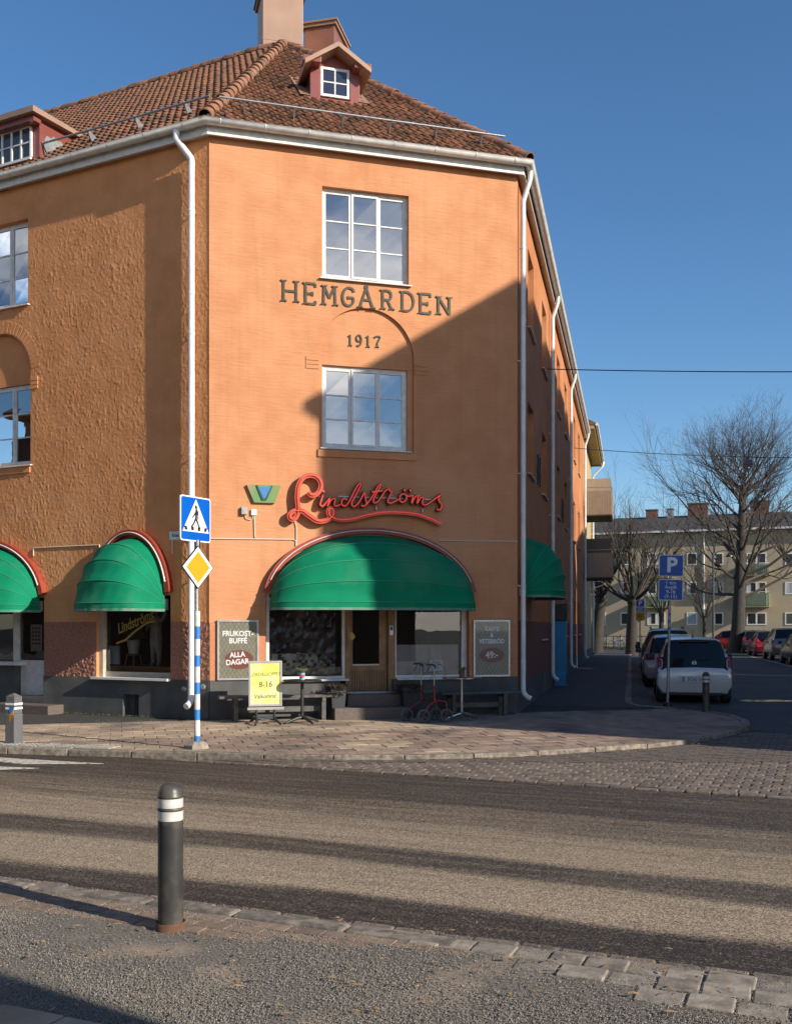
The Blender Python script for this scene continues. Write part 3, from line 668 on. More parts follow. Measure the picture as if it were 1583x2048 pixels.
# ---- left facade
l1r = son(FL, 56, 500); l1 = (l1r-1.62, l1r, zon(FL, 56, 606), zon(FL, 56, 436))
l2r = son(FL, 61, 850); l2 = (l2r-1.66, l2r, zon(FL, 61, 927), zon(FL, 5, 667))
lb = (son(FL, 193, 1300), son(FL, 341, 1300), .70, 2.2)
la = (son(FL, 88, 1300)-3.1, son(FL, 88, 1300), .30, 2.2)
SPL = max(-5.4, la[0]+.02); SPL = -5.4
ops_ = [l1, l2, lb, la]
wall(FL, 'rough_wall', M_PLL, SPL, 0, .685, EZ, ops_, .0105, disp_left, root, .16, skip=[l2])
wall(FL, 'rough_wall', M_PLL, -7.5, SPL, .685, EZ, ops_, .05, disp_left, root, .16, skip=ops_)
mb = MB(); mb.quad((-16, 0, 0), (-7.5, 0, 0), (-7.5, 0, EZ), (-16, 0, EZ)); mb.build('rough_wall', M_PLL, root, FL)
window(FL, *l1, .12, root)
ncx = (l2[0]+l2[1])/2; nr = (l2[1]-l2[0])/2; spring = l2[3]-nr
arc = [(ncx-nr*math.cos(math.pi*i/32), spring+nr*math.sin(math.pi*i/32)) for i in range(33)]
mb = MB()
for (a, za), (b, zb) in zip(arc, arc[1:]):
    mb.quad((a, 0, za), (b, 0, zb), (b, 0, l2[3]), (a, 0, l2[3])); mb.quad((a, 0, za), (a, .1, za), (b, .1, zb), (b, 0, zb))
lw2 = (l2[0], l2[1], l2[2], zon(FL, 61, 764))
top = [(l2[0], lw2[3])]+[p for p in arc if p[1] > lw2[3]]+[(l2[1], lw2[3])]
mb.add([(x, .1, z) for x, z in top], [tuple(range(len(top)))])
for a in (l2[0], l2[1]): mb.quad((a, 0, l2[2]), (a, .16, l2[2]), (a, .16, spring), (a, 0, spring))
mb.build('arched_niche', M_PLL, root, FL)
window(FL, *lw2, .14, root)
mb = MB(); mb.box(l2[0], l2[1]+.0, -.03, 0, l2[2]-.17, l2[2]-.03); mb.build('sill_course', M_PLL, root, FL)
for k in range(3):
    s, z = on(FL, 61, 754); mb = MB(); mb.box(s+.01, s+.2, -.02, .01, z-.08*(k+1), z-.08*k-.012); mb.build('impost_brick', M_PLL, root, FL, bevel=.004)
for i in range(14):           # brick voussoirs showing through round the arch
    an = math.pi*(.03+.40*i/13); M = FL @ T(ncx+nr*math.cos(an), 0, spring+nr*math.sin(an)) @ Matrix.Rotation(-an, 4, 'Y')
    mb = MB(); mb.box(.02, .25, -.0055, .01, -.033, .033); mb.build('voussoir_brick', M_PLL, root, M, bevel=.004)
mb = MB(); mb.box(-.014, .004, -.008, .03, .69, EZ); mb.build('corner_bead', M_PLC, root, FL, bevel=.003)
mb = MB(); mb.box(-7.5, la[0], -.02, .2, -.05, .69); mb.build('plinth', M_PLINTH, root, FL)
vs_, vz = son(FL, 247, 1400), zon(FL, 247, 1388); ve = son(FL, 279, 1400)
mb = MB(); mb.box(la[1], vs_, -.02, .2, -.05, .69); mb.box(ve, -.004, -.02, .2, -.05, .69); mb.box(vs_, ve, -.02, .2, vz, .69); mb.box(vs_, ve, .16, .2, -.05, vz); mb.build('plinth', M_PLINTH, root, FL)
mb = MB(); g0 = vs_+.16
for i in range(5): mb.box(g0+i*.045, g0+i*.045+.012, .12, .13, .0, vz-.02)
mb.build('cellar_grating', M_BLACK, root, FL)
for px, py in ((370, 1378), (408, 1374)):
    s, z = on(FL, px, py); mb = MB(); mb.lathe([(.05, 0), (.055, .01), (.035, .03), (.015, .035)], 12, M=T(s, -.02, z) @ Matrix.Rotation(R(90), 4, 'X')); mb.build('wall_cap', M_GALV, root, FL, smooth=40)
# ---- street facade
wins = []
for k, s in enumerate((2.0, 5.4, 10.4, 13.8, 19.0, 22.4)):
    wins += [(s, s+1.25, c1[2], c1[3]), (s, s+1.25, w2[2], w2[3])]
low = [(s, s+1.3, 1.35, 2.6) for s in (5.2, 10.4, 13.8, 19.0, 22.4)]
SLEN = 26.9
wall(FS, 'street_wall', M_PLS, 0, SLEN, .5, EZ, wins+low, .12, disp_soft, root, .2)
for w in wins: window(FS, *w, .16, root, cols=2, rows=3, rm=False)
for w in low: window(FS, *w, .16, root, cols=2, rows=1, rm=False)
mb = MB(); mb.box(0, SLEN, .24, .3, .5, EZ); mb.build('room', M_DARKROOM, root, FS)
mb = MB(); mb.box(0.004, SLEN, -.02, .3, -.1, .52); mb.build('plinth', M_PLINTH, root, FS)
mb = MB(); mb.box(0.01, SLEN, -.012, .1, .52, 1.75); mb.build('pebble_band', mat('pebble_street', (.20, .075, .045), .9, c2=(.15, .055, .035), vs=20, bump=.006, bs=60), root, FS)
for s in (4.1, 4.5, 12.3, 12.7):                    # iron wall anchors
    mb = MB(); mb.box(s-.02, s+.02, -.05, 0, 4.9, 5.6); mb.box(s-.09, s+.09, -.04, 0, 5.2, 5.26); mb.build('wall_anchor', M_BLACK, root, FS)
# back closing walls
pb1 = PL-DL*16; pb2 = PR+DS*SLEN
for a, b in ((pb1, pb1+Vector((.4392, .8984))*11.5), (pb2, pb2+Vector((-.9735, .2288))*11.5)):
    mb = MB(); mb.quad((a.x, a.y, 0), (b.x, b.y, 0), (b.x, b.y, EZ), (a.x, a.y, EZ)); mb.build('end_wall', M_PLS, root)
# ------------------------------------------------------------------ roof
OV = .20; PITCH = R(39.6); TP = math.tan(PITCH); EVZ = 10.42
al = math.acos(max(-1, min(1, -DL.dot(DC)*-1))); 
def eave_pt(F, s): return F @ Vector((s, -OV, 0))
# plan intersections of the eave lines
def isect(p, d, q, e):
    den = d.x*e.y-d.y*e.x; t = ((q.x-p.x)*e.y-(q.y-p.y)*e.x)/den; return p+d*t
nl = Vector((-DL.y, DL.x)); nc = Vector((-DC.y, DC.x)); ns_ = Vector((-DS.y, DS.x))   # inward
EL = isect(PL-nl*OV, DL, PL-nc*OV, DC); ER = isect(PR-nc*OV, DC, PR-ns_*OV, DS)
AP = isect(isect(PL-nl*(OV-1), DL, PL-nc*(OV-1), DC), (isect(PL-nl*(OV-2), DL, PL-nc*(OV-2), DC)-EL).normalized(), ER, (isect(PR-nc*(OV-2), DC, PR-ns_*(OV-2), DS)-ER).normalized())
RISE = (AP-EL).dot(nc)*TP; APZ = EVZ+RISE
M_TILE = mat('roof_tile', (.29, .13, .07), .85, c2=(.17, .085, .052), vs=5, vd=6, bump=.006, bs=60, c3=(.11, .075, .052), s3=2.2, objvar=.22, spec=.25)
M_TILE2 = mat('ridge_tile', (.33, .155, .085), .85, c2=(.21, .105, .065), vs=9, vd=6, bump=.006, bs=60, c3=(.12, .09, .06), s3=3, objvar=.2, spec=.25)
M_UNDER = mat('roof_underlay', (.05, .03, .022), .95)
lend = EL-DL*15.5; send = ER+DS*(SLEN+.5)
lri = AP-DL*((AP-EL).dot(DL)*0+16); sri = AP+DS*24
mb = MB()
z3 = lambda p, z: (p.x, p.y, z)
lr_end = AP-DL*14.5
mb.quad(z3(EL, EVZ-.06), z3(AP, APZ-.06), z3(lr_end, APZ-.06), z3(lend, EVZ-.06)); mb.quad(z3(EL, EVZ-.06), z3(ER, EVZ-.06), z3(AP, APZ-.06))
sr_end = AP+DS*22
mb.quad(z3(ER, EVZ-.06), z3(send, EVZ-.06), z3(sr_end, APZ-.06), z3(AP, APZ-.06))
bl = lr_end+nl*6.4; bc = AP+(nl+ns_).normalized()*7.5; bs_ = sr_end+ns_*6.4
mb.quad(z3(lr_end, APZ-.06), z3(AP, APZ-.06), z3(bc, EVZ-.06), z3(bl, EVZ-.06)); mb.quad(z3(AP, APZ-.06), z3(sr_end, APZ-.06), z3(bs_, EVZ-.06), z3(bc, EVZ-.06))
roof = mb.build('roof', M_UNDER, root)
def slope_frame(P, d):
    x = Vector((d.x, d.y, 0)).normalized(); n_in = Vector((-x.y, x.x, 0)); y = (n_in*math.cos(PITCH)+Vector((0, 0, 1))*math.sin(PITCH)); z = x.cross(y)
    return Matrix(((x.x, y.x, z.x, P.x), (x.y, y.y, z.y, P.y), (x.z, y.z, z.z, EVZ), (0, 0, 0, 1)))
TW, TL = .170, .305
def tile_geo():
    xs = [0, .02, .045, .075, .105, .14, .175, .215, .228]; zs = [.030, .046, .052, .044, .022, .006, .004, .018, .032]
    xs = [x*TW/.215 for x in xs]; zs = [z*.88 for z in zs]; mb = MB(); k = len(xs); L0, L1 = -.05, TL+.02
    top = [(x, L0, z+.052) for x, z in zip(xs, zs)]; bot = [(x, L1, z+.002) for x, z in zip(xs, zs)]; lip = [(x, L0, z+.024) for x, z in zip(xs, zs)]
    mb.add(top+bot+lip, [(i, i+1, i+1+k, i+k) for i in range(k-1)]+[(i+2*k, i+1+2*k, i+1, i) for i in range(k-1)])
    return mb
TG = tile_geo(); tme = TG.mesh('roof_tile', 60); tme.materials.append(M_TILE)
def dorm_in(F, poly):    # polygon test in slope coords
    return lambda a, b: inside((a, b), poly)
FSL_C = slope_frame(EL, DC); slopeL = (AP-EL).dot(nc)/math.cos(PITCH)
wC = (ER-EL).length; apA = (AP-EL).dot(DC)
nt_ = 0; rest = MB(); 
def put_tiles(Fs, inside_fn, cap):
    global nt_
    for j in range(int(slopeL/TL)+1):
        for i in range(-100, 50):
            a, b = i*TW, j*TL
            if not inside_fn(a+TW/2, b+TL/2): continue
            jit = T(a+random.uniform(-.004, .004), b+random.uniform(-.008, .008), random.uniform(-.004, .004)) @ RZ(random.uniform(-.015, .015))
            if cap > 0: link('roof_tile', tme, roof, Fs @ jit); cap -= 1
            else:
                M = Fs @ jit; rest.add([M @ Vector(v) for v in TG.v], TG.f)
hl = apA/slopeL; hr = (wC-apA)/slopeL
put_tiles(FSL_C, lambda a, b: b < slopeL-.15 and a > b*hl+.0 and a < wC-b*hr-.0, 298)
FSL_L = slope_frame(EL, DL)
hL2 = (AP-EL).dot(DL)/slopeL
put_tiles(FSL_L, lambda a, b: b < slopeL-.05 and a < b*hL2 and a > -11.5, 0)
FSL_S = slope_frame(ER, DS); hS = (AP-ER).dot(DS)/slopeL
put_tiles(FSL_S, lambda a, b: b < slopeL-.05 and a > b*hS and a < 3, 0)
ro = rest.build('roof_tiles_far', M_TILE, roof, smooth=60, kind='stuff')
# hip and ridge tiles
def ridge(p, q, name='ridge_tile', r=.12):
    p, q = Vector(p), Vector(q); d = (q-p); n = int(d.length/.33); d.normalize()
    x = d; up = Vector((0, 0, 1)); y = (up-x*up.dot(x)).normalized(); zz = x.cross(y)
    for i in range(n):
        o = p+x*(i*.33); M = Matrix(((x.x, zz.x, y.x, o.x), (x.y, zz.y, y.y, o.y), (x.z, zz.z, y.z, o.z), (0, 0, 0, 1)))
        mb = MB(); k = 9; vs = []
        for (xx, rr, zo) in ((-.05, r*1.06, .02), (.34, r*.9, .0)):
            for j in range(k):
                an = math.pi*(-.08+1.16*j/(k-1)); vs.append((xx, rr*math.cos(an), rr*math.sin(an)+zo))
            for j in range(k):
                an = math.pi*(-.08+1.16*j/(k-1)); vs.append((xx, (rr-.018)*math.cos(an), (rr-.018)*math.sin(an)+zo))
        mb.add(vs, [(j, j+1, j+1+2*k, j+2*k) for j in range(k-1)]+[(j+k, j+1+k, j+1, j) for j in range(k-1)])
        mb.build(name, M_TILE2, roof, M @ RZ(random.uniform(-.03, .03)) @ T(0, random.uniform(-.01, .01), random.uniform(-.008, .01)), smooth=50)
ridge(z3(EL, EVZ+.03), z3(AP, APZ+.03), 'hip_tile'); ridge(z3(ER, EVZ+.03), z3(AP, APZ+.03), 'hip_tile')
ridge(z3(AP-DL*10.5, APZ+.02), z3(AP, APZ+.02)); 
# gutter, fascia, soffit
def eave_run(pts, name_g='gutter'):
    P = [Vector(p) for p in pts]
    g = MB()
    ring = [(-.075*math.cos(t), -.075*math.sin(t)) for t in [math.pi*i/8 for i in range(9)]]
    return P
offs = lambda d: [isect(PL-nl*d, DL, PL-nc*d, DC), isect(PR-nc*d, DC, PR-ns_*d, DS)]
def run_pts(d):
    a, b = offs(d); return [a-DL*15.5, a, b, b+DS*(SLEN+.3)]
def sweep(profile, name, m, smooth=None, closed=False, parent=roof):
    mb = MB(); k = len(profile); rows = []
    for (d, z) in profile: rows.append([(p.x, p.y, z) for p in run_pts(d)])
    n = 4; vs = [v for r in rows for v in r]; fs = []
    for i in range(k-1 if not closed else k):
        j = (i+1) % k
        for t in range(n-1): fs.append((i*n+t, i*n+t+1, j*n+t+1, j*n+t))
    mb.add(vs, fs); return mb.build(name, m, parent, smooth=smooth)
gc, gz_ = .235, 10.40; gr_ = .085
prof = [(gc+gr_*math.cos(math.pi+math.pi*i/10), gz_+gr_*math.sin(math.pi+math.pi*i/10)) for i in range(11)]
prof = prof+[(gc+gr_+.012, gz_+.012)]+[(gc+(gr_-.012)*math.cos(-math.pi*i/10), gz_+(gr_-.012)*math.sin(-math.pi*i/10)) for i in range(11)]
gut = sweep(prof, 'gutter', M_GUTTER, 60, True, root)
sweep([(.13, 10.20), (.13, 10.38), (.11, 10.38), (.11, 10.20)], 'fascia', M_WHITE, None, True, root)
sweep([(.12, 10.20), (-.02, 10.235)], 'soffit', M_SOFFIT, None, False, root)
sweep([(.13, 10.19), (.145, 10.19), (.145, 10.23), (.13, 10.23)], 'fascia_bead', M_WHITE, None, True, root)
a_, b_ = offs(gc)
def rings(p, d, n, st, off0):
    for i in range(n):
        q = p+d*(off0+i*st); x = Vector((d.x, d.y, 0)); nn = Vector((-d.y, d.x, 0))
        mb = MB(); k = 10; vs = []
        for xx in (-.012, .012):
            for j in range(k+1):
                an = math.pi+math.pi*j/k; v = Vector((q.x, q.y, gz_))+x*xx+nn*(-(gr_+.008)*math.cos(an)*-1)+Vector((0, 0, (gr_+.008)*math.sin(an))); vs.append(v)
        mb.add(vs, [(j, j+1, j+1+k+1, j+k+1) for j in range(k)]); mb.build('gutter_bracket', M_GUTTER, gut)
rings(a_, -DL, 9, .85, .45); rings(a_, DC, 8, .78, .25); rings(b_, DS, 14, 1.0, .5)
# downpipes
def downpipe(F, s, top, wall_y=-.11, z_bot=.22, r=.05, drop=.5, foot=True):
    pts = [(s+top[0], top[1], top[2]), (s+top[0], top[1], top[2]-.16), (s+top[0]*.85, top[1]*.85+wall_y*.15, top[2]-.24), (s+top[0]*.15, wall_y*.85+top[1]*.15, top[2]-drop+.08), (s, wall_y, top[2]-drop), (s, wall_y, top[2]-drop-.2)]
    pts = crom(pts, 4)+[(s, wall_y, z_bot+.12)]
    if foot: pts += [(s, wall_y-.02, z_bot+.03), (s, wall_y-.08, z_bot-.03), (s, wall_y-.15, z_bot-.06)]
    mb = MB(); mb.tube(pts, r, 12); p = mb.build('downpipe', M_WHITEP, root, F, smooth=50)
    z = top[2]-drop-.9
    while z > .8:
        mb = MB(); mb.tube([(s, wall_y, z), (s, wall_y, z+.035)], r+.006, 12); mb.box(s-.008, s+.008, wall_y, .0, z+.008, z+.028); mb.build('pipe_clamp', M_WHITEP, p, F); z -= 2.15
    for zz in (top[2]-2.9, top[2]-5.6, .95):
        mb = MB(); mb.tube([(s, wall_y, zz), (s, wall_y, zz+.05)], r+.004, 12); mb.build('pipe_socket', M_WHITEP, p, F)
sp = son(FL, 383, 800, -.095)
downpipe(FL, sp, (-.02-.20, -.235, 10.37), -.10, .30, .058, .55)
downpipe(FS, .10, (.0, -.235, 10.37), -.10, .32, .05, .62)
for px in (1105, 1141.7): downpipe(FS, son(FS, px, 1000, -.1), (.0, -.235, 10.37), -.10, .3, .05, .6)
downpipe(FS, SLEN-.25, (0, -.235, 10.37), -.10, .3, .05, .6)
# snow rail on the roof
def snow_rail(Fs, a0, a1, b, n, m1):
    mb = MB(); mb.tube([(a0, b, .26), (a1, b, .26)], .02, 8); rr = mb.build('snow_rail', M_GALV, roof, Fs, smooth=50)
    for i in range(n):
        a = a0+(a1-a0)*(i+.5)/n; mb = MB(); mb.prism([(-.01, .04), (.16, .06), (.15, .09), (.03, .29), (-.01, .29)], a-.010, a+.010, M=Matrix(((0, 1, 0, 0), (1, 0, 0, b), (0, 0, 1, 0), (0, 0, 0, 1)))); mb.build('rail_bracket', m1, rr, Fs)
snow_rail(FSL_C, .25, wC-.35, .55, 6, M_GALV); snow_rail(FSL_L, -8.0, -.12, .55, 7, M_GALV)
# ------------------------------------------------------------------ dormers and chimneys
M_RED = mat('red_sheet', (.27, .075, .055), .35, c2=(.22, .06, .045), vs=2, metal=.15, coat=.3, bump=.002, bs=4)
M_BEIGE = mat('beige_sheet', (.36, .22, .145), .5, c2=(.31, .185, .12), vs=2, metal=.1, bump=.002, bs=5)
M_PATCH = mat('bare_zinc', (.30, .31, .30), .55, metal=.3, c2=(.22, .23, .22), vs=12)
yd = 1.84
ds0, dzb = on(FC, 621, 192, yd); ds1 = son(FC, 716, 205, yd); dz1 = zon(FC, 668, 138, yd); dzp = zon(FC, 668, 97, yd)
dm = MB(); mid = (ds0+ds1)/2
dm.prism([(ds0, dzb-.3), (ds1, dzb-.3), (ds1, dz1), (mid, dzp), (ds0, dz1)], yd, yd+2.2); dorm = dm.build('dormer', M_RED, roof, FC)
def gable_roof(F, s0, s1, ze, zp, y0, y1, th, m, parent, name='dormer_roof'):
    mid = (s0+s1)/2
    for sgn, e in ((-1, s0), (1, s1)):
        mb = MB(); mb.prism([(mid, zp), (e, ze), (e, ze+th), (mid, zp+th)], y0, y1); mb.build(name, m, parent, F, bevel=.004)
gable_roof(FC, ds0-.17, ds1+.19, zon(FC, 668, 134, yd-.34), zon(FC, 668, 90, yd-.34), yd-.34, yd+2.3, .10, M_BEIGE, dorm)
for a in (ds0-.02, ds1-.18):      # corner posts and little eave boxes
    mb = MB(); mb.box(a, a+.2, yd-.05, yd, dzb-.05, dz1-.02); mb.build('corner_board', M_RED, dorm, FC, bevel=.01)
for a, b in ((ds0-.2, ds0+.16), (ds1-.14, ds1+.2)):
    mb = MB(); mb.box(a, b, yd-.28, yd-.01, dz1-.06, dz1+.06); mb.build('eave_box', M_RED, dorm, FC, bevel=.01)
mb = MB(); mb.box(ds0-.1, ds1+.15, yd-.12, yd+.0, dzb-.12, dzb-.06); mb.build('apron_flashing', M_RED, dorm, FC)
mb = MB()
for e, sg in ((ds0, -1), (ds1, 1)): mb.quad((e, yd-.1, dzb-.06+.03), (e+sg*.22, yd-.1, dzb-.06+.03), (e+sg*.22, yd+1.3, dzb+1.05+.03), (e, yd+1.3, dzb+1.05+.03))
mb.mi = 0; mb.build('side_flashing', M_BEIGE, dorm, FC, kind='stuff')
wx0, wx1 = son(FC, 640, 170, yd), son(FC, 697, 170, yd); wz0, wz1 = zon(FC, 668, 197, yd), zon(FC, 668, 139, yd)
fw = .05; mb = MB(); y = yd-.06
mb.box(wx0, wx1, y, y+.05, wz0, wz0+fw); mb.box(wx0, wx1, y, y+.05, wz1-fw, wz1); mb.box(wx0, wx0+fw, y, y+.05, wz0+fw, wz1-fw); mb.box(wx1-fw, wx1, y, y+.05, wz0+fw, wz1-fw)
mx_, mz_ = (wx0+wx1)/2, (wz0+wz1)/2; mb.box(mx_-.014, mx_+.014, y+.005, y+.045, wz0+fw, wz1-fw); mb.box(wx0+fw, wx1-fw, y+.006, y+.044, mz_-.012, mz_+.012)
dw = mb.build('dormer_window', M_WHITE, dorm, FC)
M_DARKPANE = glass_mat('dark_pane', tint=(.12, .12, .16), refl=.12)
for a, b in ((wx0+fw, mx_-.014), (mx_+.014, wx1-fw)):
    for c, d in ((wz0+fw, mz_-.012), (mz_+.012, wz1-fw)):
        mb = MB(); mb.box(a, b, y+.02, y+.026, c, d); mb.build('pane', mat('dormer_glass', (.03, .035, .06), .08, spec=.8), dw, FC)
# left dormer, cut by the picture edge
e0 = son(FL, 79, 290, 0.0); lz0, lz1 = zon(FL, 79, 322, 0), zon(FL, 79, 236, 0)
mb = MB(); mb.add([(e0-3.2, 0, lz0-.4), (e0, 0, lz0-.4), (e0, 0, lz1), (e0-3.2, 0, lz1), (e0-3.2, 1.6, lz0-.4), (e0, 1.6, lz0-.4), (e0, 1.6, lz1), (e0-3.2, 1.6, lz1)],
                  [(0, 1, 2, 3), (1, 5, 6, 2), (0, 3, 7, 4), (4, 7, 6, 5)])
d2 = mb.build('dormer', M_RED, roof, FL)
mb = MB(); mb.prism([(-.30, lz1-.02), (1.9, lz1+.05), (1.9, lz1+.12), (-.30, lz1+.09)], e0-3.4, e0+.14, M=Matrix(((0, 1, 0, 0), (1, 0, 0, 0), (0, 0, 1, 0), (0, 0, 0, 1)))); mb.build('dormer_roof', M_BEIGE, d2, FL)
mb = MB(); mb.box(e0-3.3, e0+.05, -.2, -.01, lz1-.13, lz1-.03); mb.build('dormer_cornice', M_RED, d2, FL)
for a, za, rw, rh, sd_ in ((.42, lz1-.48, .34, .27, 1), (.88, lz1-.33, .16, .10, 5)):      # scraped patch of bare zinc on the cheek
    mb = MB(); n = 22; mb.add([(e0+.004, a+rw*math.cos(2*math.pi*i/n)*(1+.12*math.sin(i*2.3+sd_)), za+rh*math.sin(2*math.pi*i/n)*(1+.14*math.sin(i*3.1+sd_))) for i in range(n)], [tuple(range(n))]); mb.build('bare_patch', M_PATCH, d2, FL)
mb = MB(); mb.tube([(e0-.5, .75, lz1), (e0-.5, .75, lz1+.30)], .06, 12); mb.build('vent_pipe', M_BEIGE, d2, FL, smooth=50)
lw = MB(); wx1 = son(FL, 62, 290, -.03); wz0, wz1 = zon(FL, 62, 313, -.03), zon(FL, 62, 254, -.03); wx0 = wx1-1.75; cells_ = 7
lw.box(wx0, wx1, -.06, -.005, wz0-.05, wz0); lw.box(wx0, wx1, -.06, -.005, wz1, wz1+.05); ww = (wx1-wx0)/cells_
for i in range(cells_+1): lw.box(wx0+i*ww-.018, wx0+i*ww+.018, -.055, -.006, wz0, wz1)
lw.box(wx0, wx1, -.054, -.007, (wz0+wz1)/2-.014, (wz0+wz1)/2+.014); lwo = lw.build('dormer_window', M_WHITE, d2, FL)
for i in range(cells_):
    for c, d in ((wz0, (wz0+wz1)/2-.014), ((wz0+wz1)/2+.014, wz1)):
        mb = MB(); mb.box(wx0+i*ww+.018, wx0+(i+1)*ww-.018, -.03, -.024, c, d); mb.build('pane', mat('dormer_glass2', (.05, .055, .06), .08, spec=.8), lwo, FL)
# chimneys
def chimney(c, X, w, d, z0, z1, m, capm, gable=False):
    F = frame((c.x, c.y), (X.x, X.y)); mb = MB(); mb.box(-w/2, w/2, 0, d, z0, z1); ch = mb.build('chimney', m, roof, F, bevel=.01)
    if not gable:
        mb = MB(); mb.box(-w/2-.06, w/2+.06, -.06, d+.06, z1, z1+.08); mb.box(-w/2-.1, w/2+.1, -.1, d+.1, z1+.08, z1+.13); mb.build('chimney_cap', capm, ch, F)
    else:
        q = MB(); q.prism([(-.14, z1-.02), (w/2, z1+.42), (w+.14, z1-.02), (w+.14, z1+.06), (w/2, z1+.52), (-.14, z1+.06)], -.08, d+.08, M=T(-w/2, 0, 0)); q.build('chimney_cap', capm, ch, F)
        q = MB(); q.prism([(-w/2, z1-.01), (w/2, z1-.01), (0, z1+.40)], .003, d-.003); q.build('chimney_gable', m, ch, F)
    for k in range(1, 3):
        mb = MB(); mb.box(-w/2-.006, w/2+.006, -.006, d+.006, z0+(z1-z0)*k/3, z0+(z1-z0)*k/3+.025); mb.build('sheet_seam', m, ch, F)
p = at(566, 100, 24.6); chimney(p, DC, 1.0, .95, 13.6, 17.25, M_BEIGE, M_BEIGE)
p = at(640, 100, 25.6); chimney(Vector((p.x-.02, p.y)), Vector((DS.y, -DS.x)), .80, 1.1, 13.6, 17.0, mat('brown_sheet', (.27, .115, .075), .45, c2=(.23, .095, .06), vs=2, metal=.1, coat=.2), M_BEIGE)
p = at(280, 170, 27.0); mb = MB(); mb.box(-.5, .5, 0, .5, p.z-1.2, p.z+.06); mb.build('roof_hatch', M_RED, roof, frame((p.x, p.y), (DL.x, DL.y)))
# ------------------------------------------------------------------ shop front on the chamfer
YG = .17
def sx_(px): return son(FC, px, 1300, YG)
ftop = shop[3]
mb = MB()
for a, b in ((531, 537.5), (683, 688.5)): mb.box(sx_(a), sx_(b), YG-.05, YG+.03, .70, ftop)
mb.box(sx_(531), sx_(688.5), YG-.06, YG+.03, .66, .735); shl = mb.build('shop_window', M_WHITE, root, FC)
mb = MB(); mb.quad((sx_(537), YG, .735), (sx_(683), YG, .735), (sx_(683), YG, ftop), (sx_(537), YG, ftop)); mb.build('pane', M_SHOPGLASS, shl, FC)
mb = MB(); mb.box(shop[0]-.03, sx_(690)+.02, -.10, YG-.04, .655, .69); mb.build('sill', M_WHITE, shl, FC, bevel=.004)
mb = MB()
for a, b in ((788, 791), (921, 931)): mb.box(sx_(a), sx_(b), YG-.05, YG+.03, .70, ftop)
mb.box(sx_(788), sx_(931), YG-.06, YG+.03, .66, .735); shr = mb.build('shop_window', M_WHITE, root, FC)
mb = MB(); mb.quad((sx_(791), YG, .735), (sx_(921), YG, .735), (sx_(921), YG, ftop), (sx_(791), YG, ftop)); mb.build('pane', M_SHOPGLASS, shr, FC)
mb = MB(); mb.box(sx_(787), shop[1]+.03, -.10, YG-.04, .655, .69); mb.build('sill', M_WHITE, shr, FC, bevel=.004)
mb = MB(); mb.box(sx_(931.2), shop[1], -.0, YG, .7, ftop); mb.build('jamb', M_PLS, root, FC)
# door with posts
mb = MB(); mb.box(sx_(688.7), sx_(698), YG-.08, YG+.06, .43, ftop); mb.box(sx_(774), sx_(787.8), YG-.08, YG+.06, .43, ftop); door_f = mb.build('door_frame', M_WOOD, root, FC, bevel=.004)
d0, d1 = sx_(698.5), sx_(773.5); gz0 = zon(FC, 735, 1331, YG); st = .13; DY = YG+.0
mb = MB(); mb.box(d0, d0+.06, DY, DY+.045, .47, ftop); mb.box(sx_(758), d1, DY, DY+.045, .47, ftop); mb.box(d0+.06, sx_(758), DY+.001, DY+.044, .47, gz0); door = mb.build('door', M_WOOD, root, FC, bevel=.003)
mb = MB(); mb.box(d0+.06, sx_(758), DY-.006, DY+.01, gz0, gz0+.025); mb.build('glass_bead', M_STEEL, door, FC)
mb = MB(); mb.quad((d0+.06, DY+.02, gz0+.02), (sx_(758), DY+.02, gz0+.02), (sx_(758), DY+.02, ftop), (d0+.06, DY+.02, ftop)); mb.build('pane', M_SHOPGLASS, door, FC)
pz0, pz1 = zon(FC, 735, 1385, YG), zon(FC, 735, 1341, YG); n = 15
for i in range(n):
    a = d0+.01+(d1-d0-.02)*i/n; mb = MB(); mb.box(a, a+(d1-d0)/n*.62, DY-.028, DY, pz0, pz1); mb.build('slat', M_WOOD, door, FC, bevel=.004)
mb = MB(); sxh = sx_(693); mb.box(sxh-.018, sxh+.018, YG-.15, YG-.12, zon(FC, 690, 1298, 0), zon(FC, 690, 1252, 0)); mb.box(sxh-.01, sxh+.01, YG-.13, YG-.08, 1.35, 1.37); mb.box(sxh-.01, sxh+.01, YG-.13, YG-.08, 1.63, 1.65); mb.build('pull_handle', M_WOOD, door, FC, bevel=.004)
sxk, szk = on(FC, 701, 1273, .1); mb = MB(); mb.prism([(sxk-.06, szk-.09), (sxk+.05, szk-.07), (sxk+.10, szk+.0), (sxk+.04, szk+.08), (sxk-.06, szk+.09)], DY-.05, DY-.03); mb.build('door_plate', mat('bronze', (.35, .21, .08), .35, metal=.7), door, FC, bevel=.008)
si, zi = on(FC, 781.5, 1261, .09); mb = MB(); mb.box(si-.035, si+.035, YG-.11, YG-.08, zi-.09, zi+.09); ic = mb.build('intercom', M_STEEL, root, FC, bevel=.004)
mb = MB(); mb.box(si-.024, si+.024, YG-.113, YG-.1105, zi-.0, zi+.07); mb.build('intercom_screen', M_BLACK, ic, FC)
mb = MB(); mb.box(sx_(688), sx_(788), -.06, YG+.1, .42, .452); mb.build('threshold', M_GALV, root, FC)
M_STEP = mat('step_granite', (.15, .11, .09), .8, c2=(.10, .078, .066), vs=30, bump=.004, bs=70)
mb = MB(); mb.box(sx_(692)-.08, sx_(786)+.02, -.33, .3, -.05, .42); mb.build('step', M_STEP, root, FC, bevel=.01)
mb = MB(); mb.box(son(FC, 668, 1420, -.65), sx_(786)+.05, -.70, -.33, -.05, .21); mb.build('step', M_STEP, root, FC, bevel=.01)
